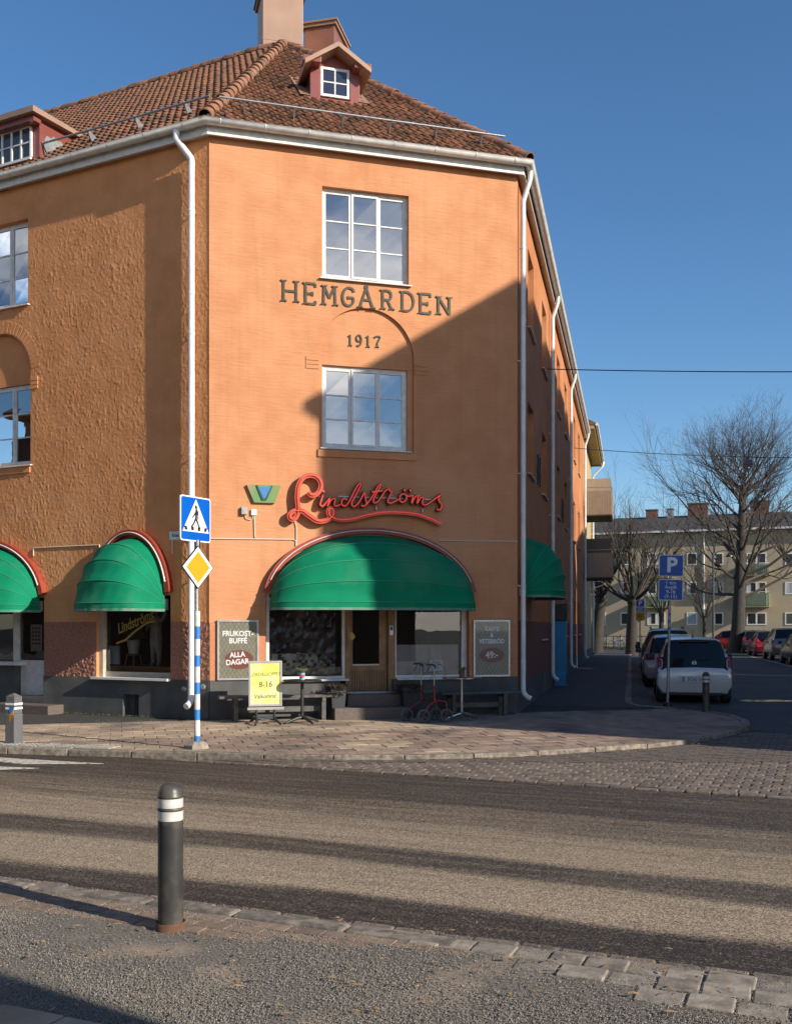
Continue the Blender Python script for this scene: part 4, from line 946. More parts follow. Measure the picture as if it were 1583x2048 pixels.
# inside of the shop
room(FC, shop[0]+.1, shop[1]-.1, .68, 2.4, YG+.10, 4.2, M_DARKROOM, root, 'shop_room')
M_CLOTH = mat('grey_cloth', (.42, .39, .38), .9, c2=(.36, .335, .33), vs=5, bump=.01, bs=8)
ct = thing('cloth_screen', FC @ T(sx_(792), YG+.05, .74), 'pale cloth hung across the lower half of the right shop window', 'cloth')
mb = MB(); a, b = sx_(791.5), sx_(918); zt0, zt1 = zon(FC, 792, 1290, YG), zon(FC, 918, 1289, YG)
for i in range(30):
    t0, t1 = i/30, (i+1)/30; f = lambda t: .035*math.sin(t*17)+.02*math.sin(t*41)
    mb.quad((a+(b-a)*t0, YG+.08+f(t0), .74), (a+(b-a)*t1, YG+.08+f(t1), .74), (a+(b-a)*t1, YG+.08+f(t1)*.4, zt0+(zt1-zt0)*t1), (a+(b-a)*t0, YG+.08+f(t0)*.4, zt0+(zt1-zt0)*t0))
mb.build('cloth', M_CLOTH, ct, FC, smooth=80)
# checkered cushion cloth and plastic sheet in the left window
def checker_mat():
    m = bpy.data.materials.new('checker_cloth'); m.use_nodes = True; t = m.node_tree; N = t.nodes; K = t.links.new; b = N['Principled BSDF']; b.inputs['Roughness'].default_value = .9
    tcn = N.new('ShaderNodeTexCoord'); mpn = N.new('ShaderNodeMapping'); mpn.inputs['Scale'].default_value = (18, 0, 18); K(tcn.outputs['Object'], mpn.inputs['Vector'])
    v = N.new('ShaderNodeTexVoronoi'); v.distance = 'CHEBYCHEV'; v.inputs['Randomness'].default_value = 0; v.inputs['Scale'].default_value = 1; K(mpn.outputs[0], v.inputs['Vector'])
    r = N.new('ShaderNodeValToRGB'); r.color_ramp.interpolation = 'CONSTANT'; e = r.color_ramp.elements; e[0].color = (.05, .042, .035, 1); e[1].position = .75; e[1].color = (.55, .5, .38, 1)
    for p_, c_ in ((.3, (.24, .2, .15)), (.5, (.62, .57, .45))): q = e.new(p_); q.color = (*c_, 1)
    K(v.outputs['Color'], r.inputs['Fac']); K(r.outputs[0], b.inputs['Base Color']); return m
cc = thing('checkered_cloth', FC @ T(sx_(540), YG+.2, .74), 'checkered brown and cream cloth behind the left shop window', 'cloth')
mb = MB(); a, b = sx_(538), sx_(672); n = 36
tops = [1.155+.012*math.sin(i*.9) if i < 24 else 1.155-(i-24)/12*.36 for i in range(n+1)]
for i in range(n):
    for k in range(6):
        x0, x1 = a+(b-a)*i/n, a+(b-a)*(i+1)/n; q = lambda ii, kk: .06*math.sin(ii*.7+kk)*.35+(5-kk)*.05
        z0a, z1a = .745+(tops[i]-.745)*k/6, .745+(tops[i]-.745)*(k+1)/6; z0b, z1b = .745+(tops[i+1]-.745)*k/6, .745+(tops[i+1]-.745)*(k+1)/6
        mb.quad((x0, YG+.14+q(i, k), z0a), (x1, YG+.14+q(i+1, k), z0b), (x1, YG+.14+q(i+1, k+1), z1b), (x0, YG+.14+q(i, k+1), z1a))
mb.build('cloth', checker_mat(), cc, FC, smooth=60)
M_FILM = glass_mat('plastic_film', tint=(.93, .93, .93), refl=.012, rough=.2)
pf = thing('plastic_sheet', FC @ T(sx_(540), YG+.12, .74), 'crumpled clear plastic sheet hanging inside the left shop window', 'plastic sheet')
rg = np.random.RandomState(3); nx, nz2 = 16, 14; P = [[(a+(b-a)*i/nx, YG+.07+.009*rg.randn(), .76+1.35*j/nz2) for i in range(nx+1)] for j in range(nz2+1)]
mb = MB(); mb.add([p for r_ in P for p in r_], [(j*(nx+1)+i, j*(nx+1)+i+1, (j+1)*(nx+1)+i+1, (j+1)*(nx+1)+i) for j in range(nz2) for i in range(nx)]); mb.build('film', M_FILM, pf, FC)
# hanging lamps
def lamp(px, py, lit, label):
    s, z = on(FC, px, py, .7); t = thing('pendant_lamp', FC @ T(s, .7, z), label, 'lamp')
    mb = MB(); mb.lathe([(.035, .12), (.05, .10), (.075, .03), (.12, -.06), (.16, -.13), (.155, -.13), (.07, .03), (.03, .10)], 20, M=T(s, .7, z)); mb.build('lamp_shade', mat('lamp_glass', (.30, .24, .17), .4, c2=(.22, .18, .13), vs=9, emit=(1, .62, .25) if False else None), t, FC, smooth=50)
    mb = MB(); mb.tube([(s, .7, z+.11), (s, .7, 2.6)], .006, 6); mb.build('cord', M_BLACK, t, FC)
    mb = MB(); mb.lathe([(.005, .065), (.03, .05), (.036, .02), (.02, -.02), (.004, -.03)], 12, M=T(s, .7, z+.07)); mb.build('bulb', mat('lit_bulb', (1, .8, .5), .3, emit=(1, .62, .22), es=14) if lit else mat('dead_bulb', (.5, .5, .45), .2), t, FC, smooth=60)
lamp(841, 1222, True, 'lit bell-shaped pendant lamp glowing in the right shop window'); lamp(600, 1224, False, 'unlit bell-shaped pendant lamp at the top of the left shop window')
# ------------------------------------------------------------------ writing helpers
def text_mesh(body, size, bold=0.0, extr=.003, align='CENTER', shear=0, sp=1.0):
    c = bpy.data.curves.new('txt', 'FONT'); c.body = body; c.size = size; c.align_x = align; c.align_y = 'CENTER'; c.offset = bold; c.extrude = extr; c.shear = shear; c.space_character = sp; c.resolution_u = 3
    o = bpy.data.objects.new('txt', c); COL.objects.link(o); bpy.context.view_layer.update()
    me = bpy.data.meshes.new_from_object(o.evaluated_get(bpy.context.evaluated_depsgraph_get())); bpy.data.objects.remove(o); bpy.data.curves.remove(c)
    return me
RX90 = Matrix.Rotation(R(90), 4, 'X')
def text(name, body, size, m, parent, F, s, y, z, bold=0, extr=.003, shear=0, rot=0, sp=1.0, sxl=1.0):
    me = text_mesh(body, size, bold, extr, shear=shear, sp=sp); me.materials.append(m)
    return link(name, me, parent, F @ T(s, y, z) @ Matrix.Rotation(rot, 4, 'Y') @ RX90 @ Matrix.Scale(sxl, 4, (1, 0, 0)))
# ---- HEMGÅRDEN 1917 in wrought letters
M_IRON = mat('wrought_iron', (.075, .062, .04), .6, c2=(.045, .04, .03), vs=20, metal=.4, bump=.003, bs=60)
G = {'H': [[(0, 0), (0, 1)], [(1, 0), (1, 1)], [(0, .5), (1, .5)]], 'E': [[(0, 0), (0, 1)], [(0, 1), (1, 1)], [(0, .5), (.7, .5)], [(0, 0), (1, 0)], [(1, 1), (1, .84)], [(1, 0), (1, .16)], [(.7, .6), (.7, .4)]],
     'M': [[(0, 0), (.05, 1)], [(.05, 1), (.5, .35)], [(.5, .35), (.95, 1)], [(.95, 1), (1, 0)]],
     'G': [[(1, .78), (.88, .93), (.6, 1), (.3, .95), (.08, .72), (0, .45), (.1, .15), (.38, 0), (.7, .03), (.92, .2), (.95, .45)], [(.95, .45), (.5, .45)], [(.5, .52), (.5, .36)]],
     'A': [[(0, 0), (.46, .80)], [(.54, .80), (1, 0)], [(.2, .33), (.8, .33)], [(.40, .80), (.60, .80)], [(.5, .82), (.42, .90), (.5, .98), (.58, .90), (.5, .82)]],
     'R': [[(.1, 0), (.1, 1)], [(.1, 1), (.6, 1), (.85, .9), (.9, .74), (.82, .58), (.6, .5), (.1, .5)], [(.55, .5), (.95, 0)]], 'D': [[(.08, 0), (.08, 1)], [(.08, 1), (.5, 1), (.85, .85), (1, .5), (.85, .15), (.5, 0), (.08, 0)]],
     'N': [[(0, 0), (0, 1)], [(0, 1), (1, 0)], [(1, 0), (1, 1)]], '1': [[(.5, 0), (.5, 1)], [(.5, 1), (.2, .84)]], '9': [[(.9, .7), (.75, .92), (.5, 1), (.2, .92), (.08, .7), (.2, .5), (.5, .43), (.8, .52), (.92, .72), (.9, .4), (.7, .12), (.4, 0), (.15, .08)]], '7': [[(.05, .85), (.05, 1), (.95, 1), (.5, .4), (.42, 0)]]}
SER = {'H': [(0, 0), (0, 1), (1, 0), (1, 1)], 'E': [(0, 0), (0, 1)], 'M': [(0, 0), (1, 0), (.05, 1), (.95, 1)], 'A': [(0, 0), (1, 0)], 'R': [(.1, 0), (.1, 1), (.95, 0)], 'D': [(.08, 0), (.08, 1)], 'N': [(0, 0), (0, 1), (1, 1)], 'G': [], '1': [(.5, 0)], '9': [], '7': [(.42, 0)]}
cr4 = lambda x, y: (540+x/3.302, 340+y/3.302)
for ch, x0, x1, y1, y0 in (('H', 88, 172, 738, 862), ('E', 234, 298, 753, 882), ('M', 352, 430, 772, 886), ('G', 478, 553, 782, 893), ('A', 592, 676, 765, 905), ('R', 735, 805, 802, 915), ('D', 866, 946, 812, 928), ('E', 992, 1056, 822, 945), ('N', 1110, 1182, 845, 950), ('1', 505, 550, 1092, 1158), ('9', 566, 604, 1092, 1163), ('1', 622, 668, 1098, 1166), ('7', 690, 726, 1104, 1168)):
    ax, ay = cr4(x0, y0); bx, by = cr4(x1, y1); nb_ = ch in '197'; yo = .06 if nb_ else 0; s0, z0 = on(FC, ax, ay, yo); s1, z1 = on(FC, bx, by, yo)
    hgt = z1-z0; w = .042 if hgt > .3 else .026
    mb = MB(); k = 0
    for st_ in G[ch]:
        pts = [(s0+(s1-s0)*x, z0+hgt*y) for x, y in (crom(st_, 4) if len(st_) > 3 else st_)]; k += 1
        mb.ribbon(pts, w, yo-.022+.0008*k, yo-.002)
    for (x, y) in SER[ch]:
        cx_, cz_ = s0+(s1-s0)*x, z0+hgt*y; sgn = 1 if y > .5 else -1; q = w*1.25
        mb.ribbon([(cx_-q, cz_+sgn*.012), (cx_-q*.5, cz_-sgn*.008), (cx_, cz_), (cx_+q*.5, cz_-sgn*.008), (cx_+q, cz_+sgn*.012)], w*.62, yo-.024, yo-.001)
    mb.build('letter' if hgt > .3 else 'numeral', M_IRON, root, FC)
# ---- neon sign
M_CHAN = mat('sign_red', (.52, .085, .035), .4, c2=(.42, .065, .03), vs=6, coat=.2); M_CHAND = mat('sign_dark_red', (.12, .02, .014), .5, c2=(.08, .015, .01), vs=6)
M_TUBE = mat('neon_tube', (.75, .10, .07), .2, coat=.5, c2=(.7, .14, .1), vs=3, emit=(1, .08, .04), es=.35)
M_TUBEW = mat('neon_tube_white', (.8, .72, .66), .2, coat=.5, c2=(.7, .6, .55), vs=8)
cr5 = lambda x, y: (440+x/2.931, 920+y/2.931)
neon = thing('neon_sign', FC @ T(son(FC, 700, 1000), 0, zon(FC, 700, 1000)), 'red script neon sign reading Lindströms above the big green awning', 'sign')
def script(pts, w, ch=M_CHAND, tube=M_TUBE, yb=-.13, name='neon_letter', r=.011):
    P = [on(FC, *cr5(x, y), -.1) for x, y in pts]; Q = crom(P, 5); mb = MB(); mb.ribbon(Q, w, yb, yb+.09); o = mb.build(name, ch, neon, FC)
    mb = MB(); mb.tube([(x, yb-.016, z) for x, z in Q], r, 6); mb.build('tube', tube, o, FC, smooth=60); return o
script([(515, 190), (530, 207), (558, 205), (582, 178), (588, 140), (568, 106), (530, 92), (487, 104), (458, 150), (449, 210), (453, 262), (455, 300), (447, 330), (427, 350), (406, 340), (411, 315), (437, 300), (480, 302), (522, 332), (570, 360), (620, 355), (655, 330), (660, 300), (645, 286), (632, 300), (642, 330), (690, 350), (760, 349), (850, 326), (950, 309), (1050, 308), (1150, 320), (1230, 347), (1290, 376)], .088, M_CHAN, M_TUBE, -.15)
for st_ in ([(600, 208), (588, 240), (583, 265), (598, 272), (620, 250), (640, 224), (632, 250), (626, 272), (645, 240), (665, 226), (672, 236), (666, 260), (676, 273), (702, 262)],
            [(740, 234), (722, 228), (708, 246), (715, 268), (735, 268), (757, 238), (790, 172), (812, 140), (821, 147), (800, 192), (776, 236), (768, 262), (782, 274), (806, 255), (830, 215), (841, 192), (846, 205), (850, 236), (855, 256), (840, 272), (822, 268)],
            [(855, 262), (890, 214), (925, 152), (940, 148), (910, 202), (894, 240), (902, 253), (924, 243), (950, 204), (966, 181), (985, 172), (992, 183), (1002, 190), (985, 225), (980, 248), (1000, 254), (1042, 232)], [(885, 190), (915, 186), (948, 181)],
            [(1072, 200), (1055, 207), (1048, 234), (1064, 250), (1084, 236), (1088, 211), (1074, 200), (1098, 214), (1118, 211), (1126, 216), (1118, 256), (1140, 216), (1156, 218), (1150, 256), (1172, 221), (1187, 226), (1180, 254), (1196, 266), (1220, 254), (1262, 224), (1290, 205), (1280, 217), (1276, 238), (1294, 266), (1284, 294), (1264, 289)],
            [(596, 186), (601, 180), (606, 186), (600, 190)], [(1072, 178), (1077, 174), (1080, 180), (1074, 184)], [(1106, 180), (1111, 176), (1114, 182), (1108, 186)]):
    script(st_, .052, M_CHAND, M_TUBE, -.13)
for x, y in ((520, 330), (910, 285), (1180, 300), (720, 225), (1000, 205), (1160, 215)):
    s, z = on(FC, *cr5(x, y)); mb = MB(); mb.box(s-.012, s+.012, -.06, .0, z-.03, z+.03); mb.build('bracket', M_GALV, neon, FC)
s0, z0 = on(FC, *cr5(690, 215)); s1, z1 = on(FC, *cr5(1270, 215)); mb = MB(); mb.box(s0, s1, -.045, -.03, z0-.012, z0+.012); mb.build('mounting_rail', M_GALV, neon, FC)
# ---- V emblem
M_VG = mat('emblem_green', (.20, .27, .09), .3, c2=(.10, .30, .12), vs=5, coat=.6, c3=(.30, .26, .14), s3=3); M_VB = mat('emblem_blue', (.06, .22, .48), .3, coat=.5)
vp = [on(FC, *cr5(x, y)) for x, y in ((151, 146), (355, 151), (318, 256), (196, 252))]
ve_ = thing('wall_emblem', FC @ T(vp[0][0], 0, vp[3][1]), 'small green wall emblem with a blue crowned V left of the neon sign', 'sign')
mb = MB(); mb.prism(vp, -.06, -.0); mb.build('plate', M_VG, ve_, FC, bevel=.008)
vb = [on(FC, *cr5(x, y)) for x, y in ((217, 152), (229, 166), (238, 157), (248, 166), (258, 157), (268, 166), (278, 158), (296, 158), (262, 228), (250, 228))]
mb = MB(); mb.prism(vb, -.075, -.061); mb.build('crown', M_VB, ve_, FC)
mb = MB(); mb.ribbon([on(FC, *cr5(x, y)) for x, y in ((212, 150), (246, 236), (266, 236), (302, 154))], .022, -.082, -.061); mb.build('letter', mat('emblem_edge', (.05, .09, .05), .3, coat=.5), ve_, FC)
# ---- cables and boxes on the front
M_CABLE = mat('cable_cream', (.6, .5, .4), .6)
def cable(F, pts, name='cable', r=.012, m=None, y=-.014):
    P = [on(F, *p) for p in pts]; mb = MB(); mb.tube([(s, y, z) for s, z in P], r, 6); return mb.build(name, m or M_CABLE, root, F)
cable(FC, [(419, 1077), (585, 1079), (591, 1082), (591, 1092)]); cable(FC, [(508, 1030), (509, 1074), (513, 1078)]); cable(FC, [(589, 1043), (592, 1056), (592, 1090)]); cable(FC, [(873, 1094), (873, 1083), (880, 1081), (1034, 1083)])
cable(FC, [(489, 1031), (491, 1038), (500, 1040), (505, 1038), (505, 1030)], r=.009)
cable(FL, [(345, 1108), (345, 1081), (350, 1080), (418, 1077)]); cable(FL, [(68, 1112), (68, 1097), (72, 1096), (200, 1090), (200, 1098)])
s, z = on(FC, 487, 1022); mb = MB(); mb.box(s-.05, s+.05, -.07, 0, z-.07, z+.07); mb.build('switch_box', M_GALV, root, FC, bevel=.01)
s, z = on(FC, 507, 1025); mb = MB(); mb.box(s-.05, s+.05, -.045, 0, z-.055, z+.055); mb.build('junction_box', M_WHITE, root, FC, bevel=.008)
# street name plate behind the crossing sign
s, z = on(FL, 352, 1071); sgn = thing('street_name_plate', FL @ T(s, -.02, z), 'white street name plate half hidden behind the crossing sign', 'sign')
mb = MB(); mb.box(s-.14, s+.30, -.02, -.003, z-.075, z+.075); mb.build('plate', M_WHITE, sgn, FL, bevel=.005)
text('lettering', 'Klostergatan', .085, M_BLACK, sgn, FL, s+.10, -.0215, z, .001, .001, sxl=.8)
# ------------------------------------------------------------------ awnings
M_AWN = mat('awning_green', (.0, .205, .098), .8, c2=(.0, .17, .08), vs=2.5, bump=.004, bs=14, c3=(.035, .20, .10), s3=1.3, spec=.2)
M_AWNF = mat('awning_hem', (.17, .24, .19), .8, c2=(.06, .23, .14), vs=6, lo=.4, hi=.6)
M_SEAM = mat('awning_seam', (.03, .23, .13), .7)
def awning(F, s0, s1, z0, h, outw, label, tubes=M_TUBEW, band=True, chm=None):
    cx_, a = (s0+s1)/2, (s1-s0)/2; t = thing('awning', F @ T(cx_, 0, z0), label, 'awning', 'green dome awnings of the bakery')
    NP, NT = 40, 28; bows = [.0, .28, .50, .74, 1.0]
    def pt(u, k, lift=0.0):
        ph = math.pi*u; th = k*math.pi/2; ex = .95-.55*k; r = max(0, math.sin(ph))**ex
        fr = 0
        for b0, b1 in zip(bows, bows[1:]):
            if b0 <= k <= b1: fr = math.sin(math.pi*(k-b0)/(b1-b0))
        r *= 1-.042*fr+lift+.012*fr*math.sin(u*47+k*31)*math.sin(u*19-k*13)
        xx = -math.cos(ph); xx = math.copysign(abs(xx)**(.9), xx)
        R_ = h*math.cos(th)**2+outw*math.sin(th)**2
        return (cx_+a*xx*(1+.01*k), -.05-r*R_*math.sin(th), z0+r*R_*math.cos(th))
    mb = MB(); vs = [pt(i/NP, j/NT) for j in range(NT+1) for i in range(NP+1)]
    mb.add(vs, [(j*(NP+1)+i, j*(NP+1)+i+1, (j+1)*(NP+1)+i+1, (j+1)*(NP+1)+i) for j in range(NT) for i in range(NP)])
    mb.build('canopy', M_AWN, t, F, smooth=60)
    mb = MB(); e = [pt(i/NP, 1) for i in range(NP+1)]; rows = []
    for q, dz in enumerate((0, -.05, -.10, -.145)): rows.append([(x, y-.008*math.sin(i*1.9+q)*q*.6, z+dz) for i, (x, y, z) in enumerate(e)])
    vs = [v for r_ in rows for v in r_]; n = NP+1
    mb.mi = 0; mb.add(vs[:3*n], [(j*n+i, j*n+i+1, (j+1)*n+i+1, (j+1)*n+i) for j in range(2) for i in range(NP)])
    mb.mi = 1; mb.add(vs[2*n:], [(i, i+1, n+i+1, n+i) for i in range(NP)])
    mb.build('valance', [M_AWN, M_AWNF], t, F, smooth=60)
    for k in bows[1:]:
        mb = MB(); mb.tube([pt(i/NP, k, .006) for i in range(NP+1)], .008, 5); mb.build('seam', M_SEAM, t, F)
    for e_ in (s0, s1):
        mb = MB(); mb.box(e_-.03, e_+.03, -.07, 0, z0-.12, z0+.08); mb.build('hinge_bracket', M_GALV, t, F)
    if band:
        bt = thing('neon_arch', F @ T(cx_, 0, z0+.25), 'red neon arch band framing '+band, 'sign', 'red neon arches over the awnings')
        n = 40; A, Hh = a+.10, h+.09
        P = [(cx_-A*math.cos(math.pi*(.045+.91*i/n)), z0+.0+Hh*math.sin(math.pi*(.045+.91*i/n))**.95) for i in range(n+1)]
        mb = MB(); mb.ribbon(P, .105, -.13, -.005); mb.build('band', mat('arch_red', (.34, .05, .026), .45, c2=(.27, .04, .022), vs=5), bt, F)
        P2 = P[2:-2]; mb = MB(); mb.tube([(x, -.147, z) for x, z in P2], .012, 6); mb.build('tube', tubes, bt, F, smooth=60)
    return t
hz = zon(FC, 740, 1206)
awning(FC, son(FC, 541, 1200), son(FC, 934, 1200), hz, zon(FC, 735, 1072)-hz, .85, 'wide green dome awning over the cafe door, partly in shadow', band='the wide awning over the cafe door')
hzl = zon(FL, 268, 1208)
awning(FL, son(FL, 201, 1200), son(FL, 334, 1200), hzl, zon(FL, 268, 1076)-hzl, .95, 'green dome awning left of the crossing sign, over the single shop window', band='the single shop window awning')
awning(FL, son(FL, 84, 1200)-3.0, son(FL, 84, 1200), hzl, zon(FL, 268, 1080)-hzl, .95, 'green dome awning cut off by the left picture edge', band='the awning at the left picture edge')
awning(FS, .35, 2.75, 2.35, 1.1, .75, 'dark green dome awning in the shaded side street', band=None)
# ------------------------------------------------------------------ left facade shop windows
YL = .16
def sl_(px): return son(FL, px, 1300, YL)
M_CREAM = mat('cream_frame', (.52, .46, .36), .55, c2=(.42, .37, .29), vs=7)
mb = MB(); mb.box(lb[0], lb[0]+.10, YL-.10, YL+.03, .70, 2.2); mb.box(lb[1]-.05, lb[1], YL-.03, YL+.03, .70, 2.2); mb.box(lb[0]+.1, lb[1]-.05, YL-.03, YL+.03, .70, .80); swb = mb.build('shop_window', M_CREAM, root, FL)
mb = MB(); mb.quad((lb[0]+.1, YL, .80), (lb[1]-.05, YL, .80), (lb[1]-.05, YL, 2.2), (lb[0]+.1, YL, 2.2)); mb.build('pane', M_SHOPGLASS, swb, FL)
mb = MB(); mb.box(lb[0]-.04, lb[1]+.02, -.13, YL-.02, .66, .705); mb.build('sill', M_WHITE, swb, FL, bevel=.005)
room(FL, lb[0]+.1, lb[1]-.1, .95, 2.1, YL+.08, 3.0, M_DARKROOM, root, 'shop_room')
M_GOLD = mat('gold_leaf', (.42, .30, .09), .4, metal=.6)
gs_, gz2 = on(FL, 268, 1248, YL)
text('gold_lettering', 'Lindströms', .27, M_GOLD, swb, FL, gs_+.02, YL-.004, gz2+.03, .006, .001, shear=.35, rot=-R(19), sxl=.72)
mb = MB(); mb.ribbon([(gs_-.42, gz2-.36), (gs_-.2, gz2-.30), (gs_+.05, gz2-.12), (gs_+.3, gz2+.02), (gs_+.5, gz2+.05)], .04, YL-.006, YL-.004); mb.build('gold_swash', M_GOLD, swb, FL)
# door and window at the picture edge
a1 = la[1]
mb = MB(); mb.box(son(FL, 33, 1300, YL), son(FL, 41, 1300, YL), YL-.08, YL+.05, .3, 2.2); mb.box(a1-.05, a1, YL-.08, YL+.05, .3, 2.2); mb.box(son(FL, 41, 1300, YL), a1-.05, YL-.05, YL+.03, .3, .98)
sd = mb.build('side_door', M_WHITE, root, FL)
mb = MB(); mb.quad((son(FL, 41, 1300, YL), YL, .98), (a1-.05, YL, .98), (a1-.05, YL, 2.2), (son(FL, 41, 1300, YL), YL, 2.2)); mb.build('pane', M_SHOPGLASS, sd, FL)
mb = MB(); mb.quad((la[0], YL, .95), (son(FL, 33, 1300, YL), YL, .95), (son(FL, 33, 1300, YL), YL, 2.2), (la[0], YL, 2.2)); sw0 = mb.build('shop_window', M_SHOPGLASS, root, FL)
mb = MB(); mb.box(la[0], son(FL, 36, 1350, -.1), -.12, YL, .88, .95); mb.build('sill', M_WHITE, sw0, FL, bevel=.006)
mb = MB(); mb.box(la[0], son(FL, 33, 1300, 0), -.03, YL+.2, -.05, .88); mb.build('plinth', M_PLINTH, root, FL)
mb = MB(); mb.box(son(FL, 33, 1300, 0), a1, -.02, YL+.3, -.05, .30); mb.build('step', M_PLINTH, root, FL)
mb = MB(); mb.box(la[0], son(FL, 96, 1420, -.42), -.42, -.02, -.05, .16); mb.build('step', M_STEP, root, FL, bevel=.012)
room(FL, la[0]+.1, la[1]-.1, .65, 2.1, YL+.08, 3.0, M_DARKROOM, root, 'shop_room')
M_PAPER = mat('paper', (.55, .53, .5), .8, c2=(.48, .46, .44), vs=8)
s, z = on(FL, 71, 1275, YL); q = thing('menu_sheet', FL @ T(s, YL+.02, z), 'printed picture menu sheet taped inside the glass door', 'poster')
mb = MB(); mb.box(s-.15, s+.15, YL+.02, YL+.024, z-.27, z+.25); mb.build('sheet', M_PAPER, q, FL)
for i in range(3):
    for j in range(5): mb = MB(); mb.box(s-.11+i*.08, s-.05+i*.08, YL+.017, YL+.0195, z+.16-j*.075, z+.20-j*.075); mb.build('picture', mat('menu_red', (.30, .09, .07), .7), q, FL)
mb = MB(); mb.add([(la[0]+.05, YL+.12, .98), (a1-.1, YL+.12, .98)]+[(a1-.1-(a1-la[0]-.15)*i/20, YL+.12+.03*math.sin(i*2), 1.12+.05*math.sin(i*1.3)+.02*math.sin(i*3.7)) for i in range(21)], [tuple(range(23))]); cl_ = mb.build('white_cloth', M_CLOTH, FL and None, FL, label='white crumpled cloth along the bottom of the left shop window', cat='cloth')
# things shown in the single shop window: chef figure, potted plant on a stool, framed notices
def fig_chef(s, y, z):
    t = thing('chef_figurine', FL @ T(s, y, z), 'chef figurine in white coat and tall hat with raised arm in the shop window', 'figurine')
    me = bpy.data.meshes.new('body'); J = [(0, 0, .62), (0, 0, .92), (0, 0, 1.10), (0, -.01, 1.20), (.09, 0, .35), (.09, 0, .05), (-.09, 0, .35), (-.09, 0, .05), (.17, 0, 1.05), (.28, -.03, 1.18), (.33, -.05, 1.36), (-.17, 0, 1.05), (-.24, -.06, .86), (-.12, -.16, .84), (.09, -.09, .03), (-.09, -.09, .03)]
    E = [(0, 1), (1, 2), (2, 3), (0, 4), (4, 5), (0, 6), (6, 7), (2, 8), (8, 9), (9, 10), (2, 11), (11, 12), (12, 13), (5, 14), (7, 15)]
    rad = [.16, .15, .12, .055, .08, .055, .08, .055, .065, .05, .04, .065, .05, .04, .04, .04]
    me.from_pydata(J, E, []); o = link('body', me, t, FL @ T(s, y, z) @ Matrix.Scale(.8, 4)); o.data.materials.append(mat('chef_white', (.55, .53, .5), .8, c2=(.45, .43, .41), vs=10))
    sk = o.modifiers.new('skin', 'SKIN'); o.modifiers.new('sub', 'SUBSURF').levels = 1; o.modifiers['sub'].render_levels = 1
    for i, r_ in enumerate(rad): o.data.skin_vertices[0].data[i].radius = (r_, r_*.8); 
    o.data.skin_vertices[0].data[0].use_root = True
    mb = MB(); mb.lathe([(.01, -.11), (.055, -.095), (.085, -.04), (.092, .02), (.08, .07), (.04, .1), (.005, .105)], 14, c=(0, -.01, 1.31)); mb.lathe([(.015, .02), (.02, .0), (.012, -.02)], 8, M=T(0, -.105, 1.30)); mb.build('head', mat('figure_skin', (.42, .24, .17), .6), t, FL @ T(s, y, z) @ Matrix.Scale(.8, 4), smooth=60)
    mb = MB(); mb.lathe([(.085, 0), (.087, .08), (.13, .13), (.14, .19), (.10, .24), (.01, .25)], 14, c=(0, 0, 1.37)); mb.build('hat', mat('chef_white', (.6, .6, .6)), t, FL @ T(s, y, z) @ Matrix.Scale(.8, 4), smooth=60)
s, z = on(FL, 312, 1330, .8); fig_chef(s, .8, .9)
mb = MB(); mb.box(lb[0]-.1, lb[1]+.1, YL+.1, 1.1, .74, .90); mb.build('display_board', M_WOOD, root, FL)
s = son(FL, 267, 1330, .5); t = thing('stool', FL @ T(s, .5, .9), 'small wooden stool carrying the white plant pot in the window', 'stool')
mb = MB(); mb.lathe([(.14, 0), (.15, .015), (.14, .03)], 16, c=(s, .5, 1.09)); mb.build('seat', M_WOOD, t, FL)
for a, b in ((-.08, -.08), (.08, -.08), (.08, .08), (-.08, .08)): mb = MB(); mb.tube([(s+a*1.4, .5+b*1.4, .9), (s+a, .5+b, 1.1)], .014, 6); mb.build('leg', M_WOOD, t, FL)
M_LEAF = mat('house_plant', (.05, .09, .03), .5, c2=(.08, .12, .04), vs=20)
M_POTW = mat('white_pot', (.6, .6, .58), .35)
def leaves(mb, c, n, rmin, rmax, ln, up=.6, w=.02, rnd=random):
    for i in range(n):
        an = rnd.uniform(0, 2*math.pi); l = rnd.uniform(.6, 1)*ln; d = Vector((math.cos(an), math.sin(an), rnd.uniform(up*.4, up*1.6))).normalized(); p0 = Vector(c)+Vector((math.cos(an), math.sin(an), 0))*rnd.uniform(rmin, rmax)
        sd_ = d.cross(Vector((0, 0, 1))).normalized()*w; p1 = p0+d*l*.55; p2 = p0+d*l+Vector((0, 0, -.15*l))
        mb.add([p0, p1+sd_, p2, p1-sd_], [(0, 1, 2, 3)])
t = thing('potted_plant', FL @ T(s, .5, 1.12), 'green plant in a white pot standing on the window stool', 'plant')
mb = MB(); mb.lathe([(.09, 0), (.125, .24), (.135, .245), (.135, .26), (.115, .26), (.1, .2)], 18, c=(s, .5, 1.125)); mb.build('pot', M_POTW, t, FL, smooth=40)
mb = MB(); leaves(mb, (s, .5, 1.36), 60, 0, .06, .42, 1.2, .025); mb.build('leaves', M_LEAF, t, FL)
for px, py, w, h, dark, lab in ((228, 1328, .34, .40, True, 'black framed certificate leaning in the single shop window'), (211, 1335, .13, .28, False, 'narrow pale notice card in the corner of the single shop window')):
    s, z = on(FL, px, py, .3); t = thing('framed_notice', FL @ T(s, .3, .9), lab, 'notice'); mb = MB(); mb.box(s-w/2, s+w/2, .30, .32, .9, .9+h); mb.build('frame', M_BLACK if dark else M_WHITE, t, FL)
    mb = MB(); mb.box(s-w/2+.03, s+w/2-.03, .295, .2995, .93, .9+h-.03); mb.build('sheet', mat('blue_sheet', (.30, .38, .46), .5) if dark else M_PAPER, t, FL)
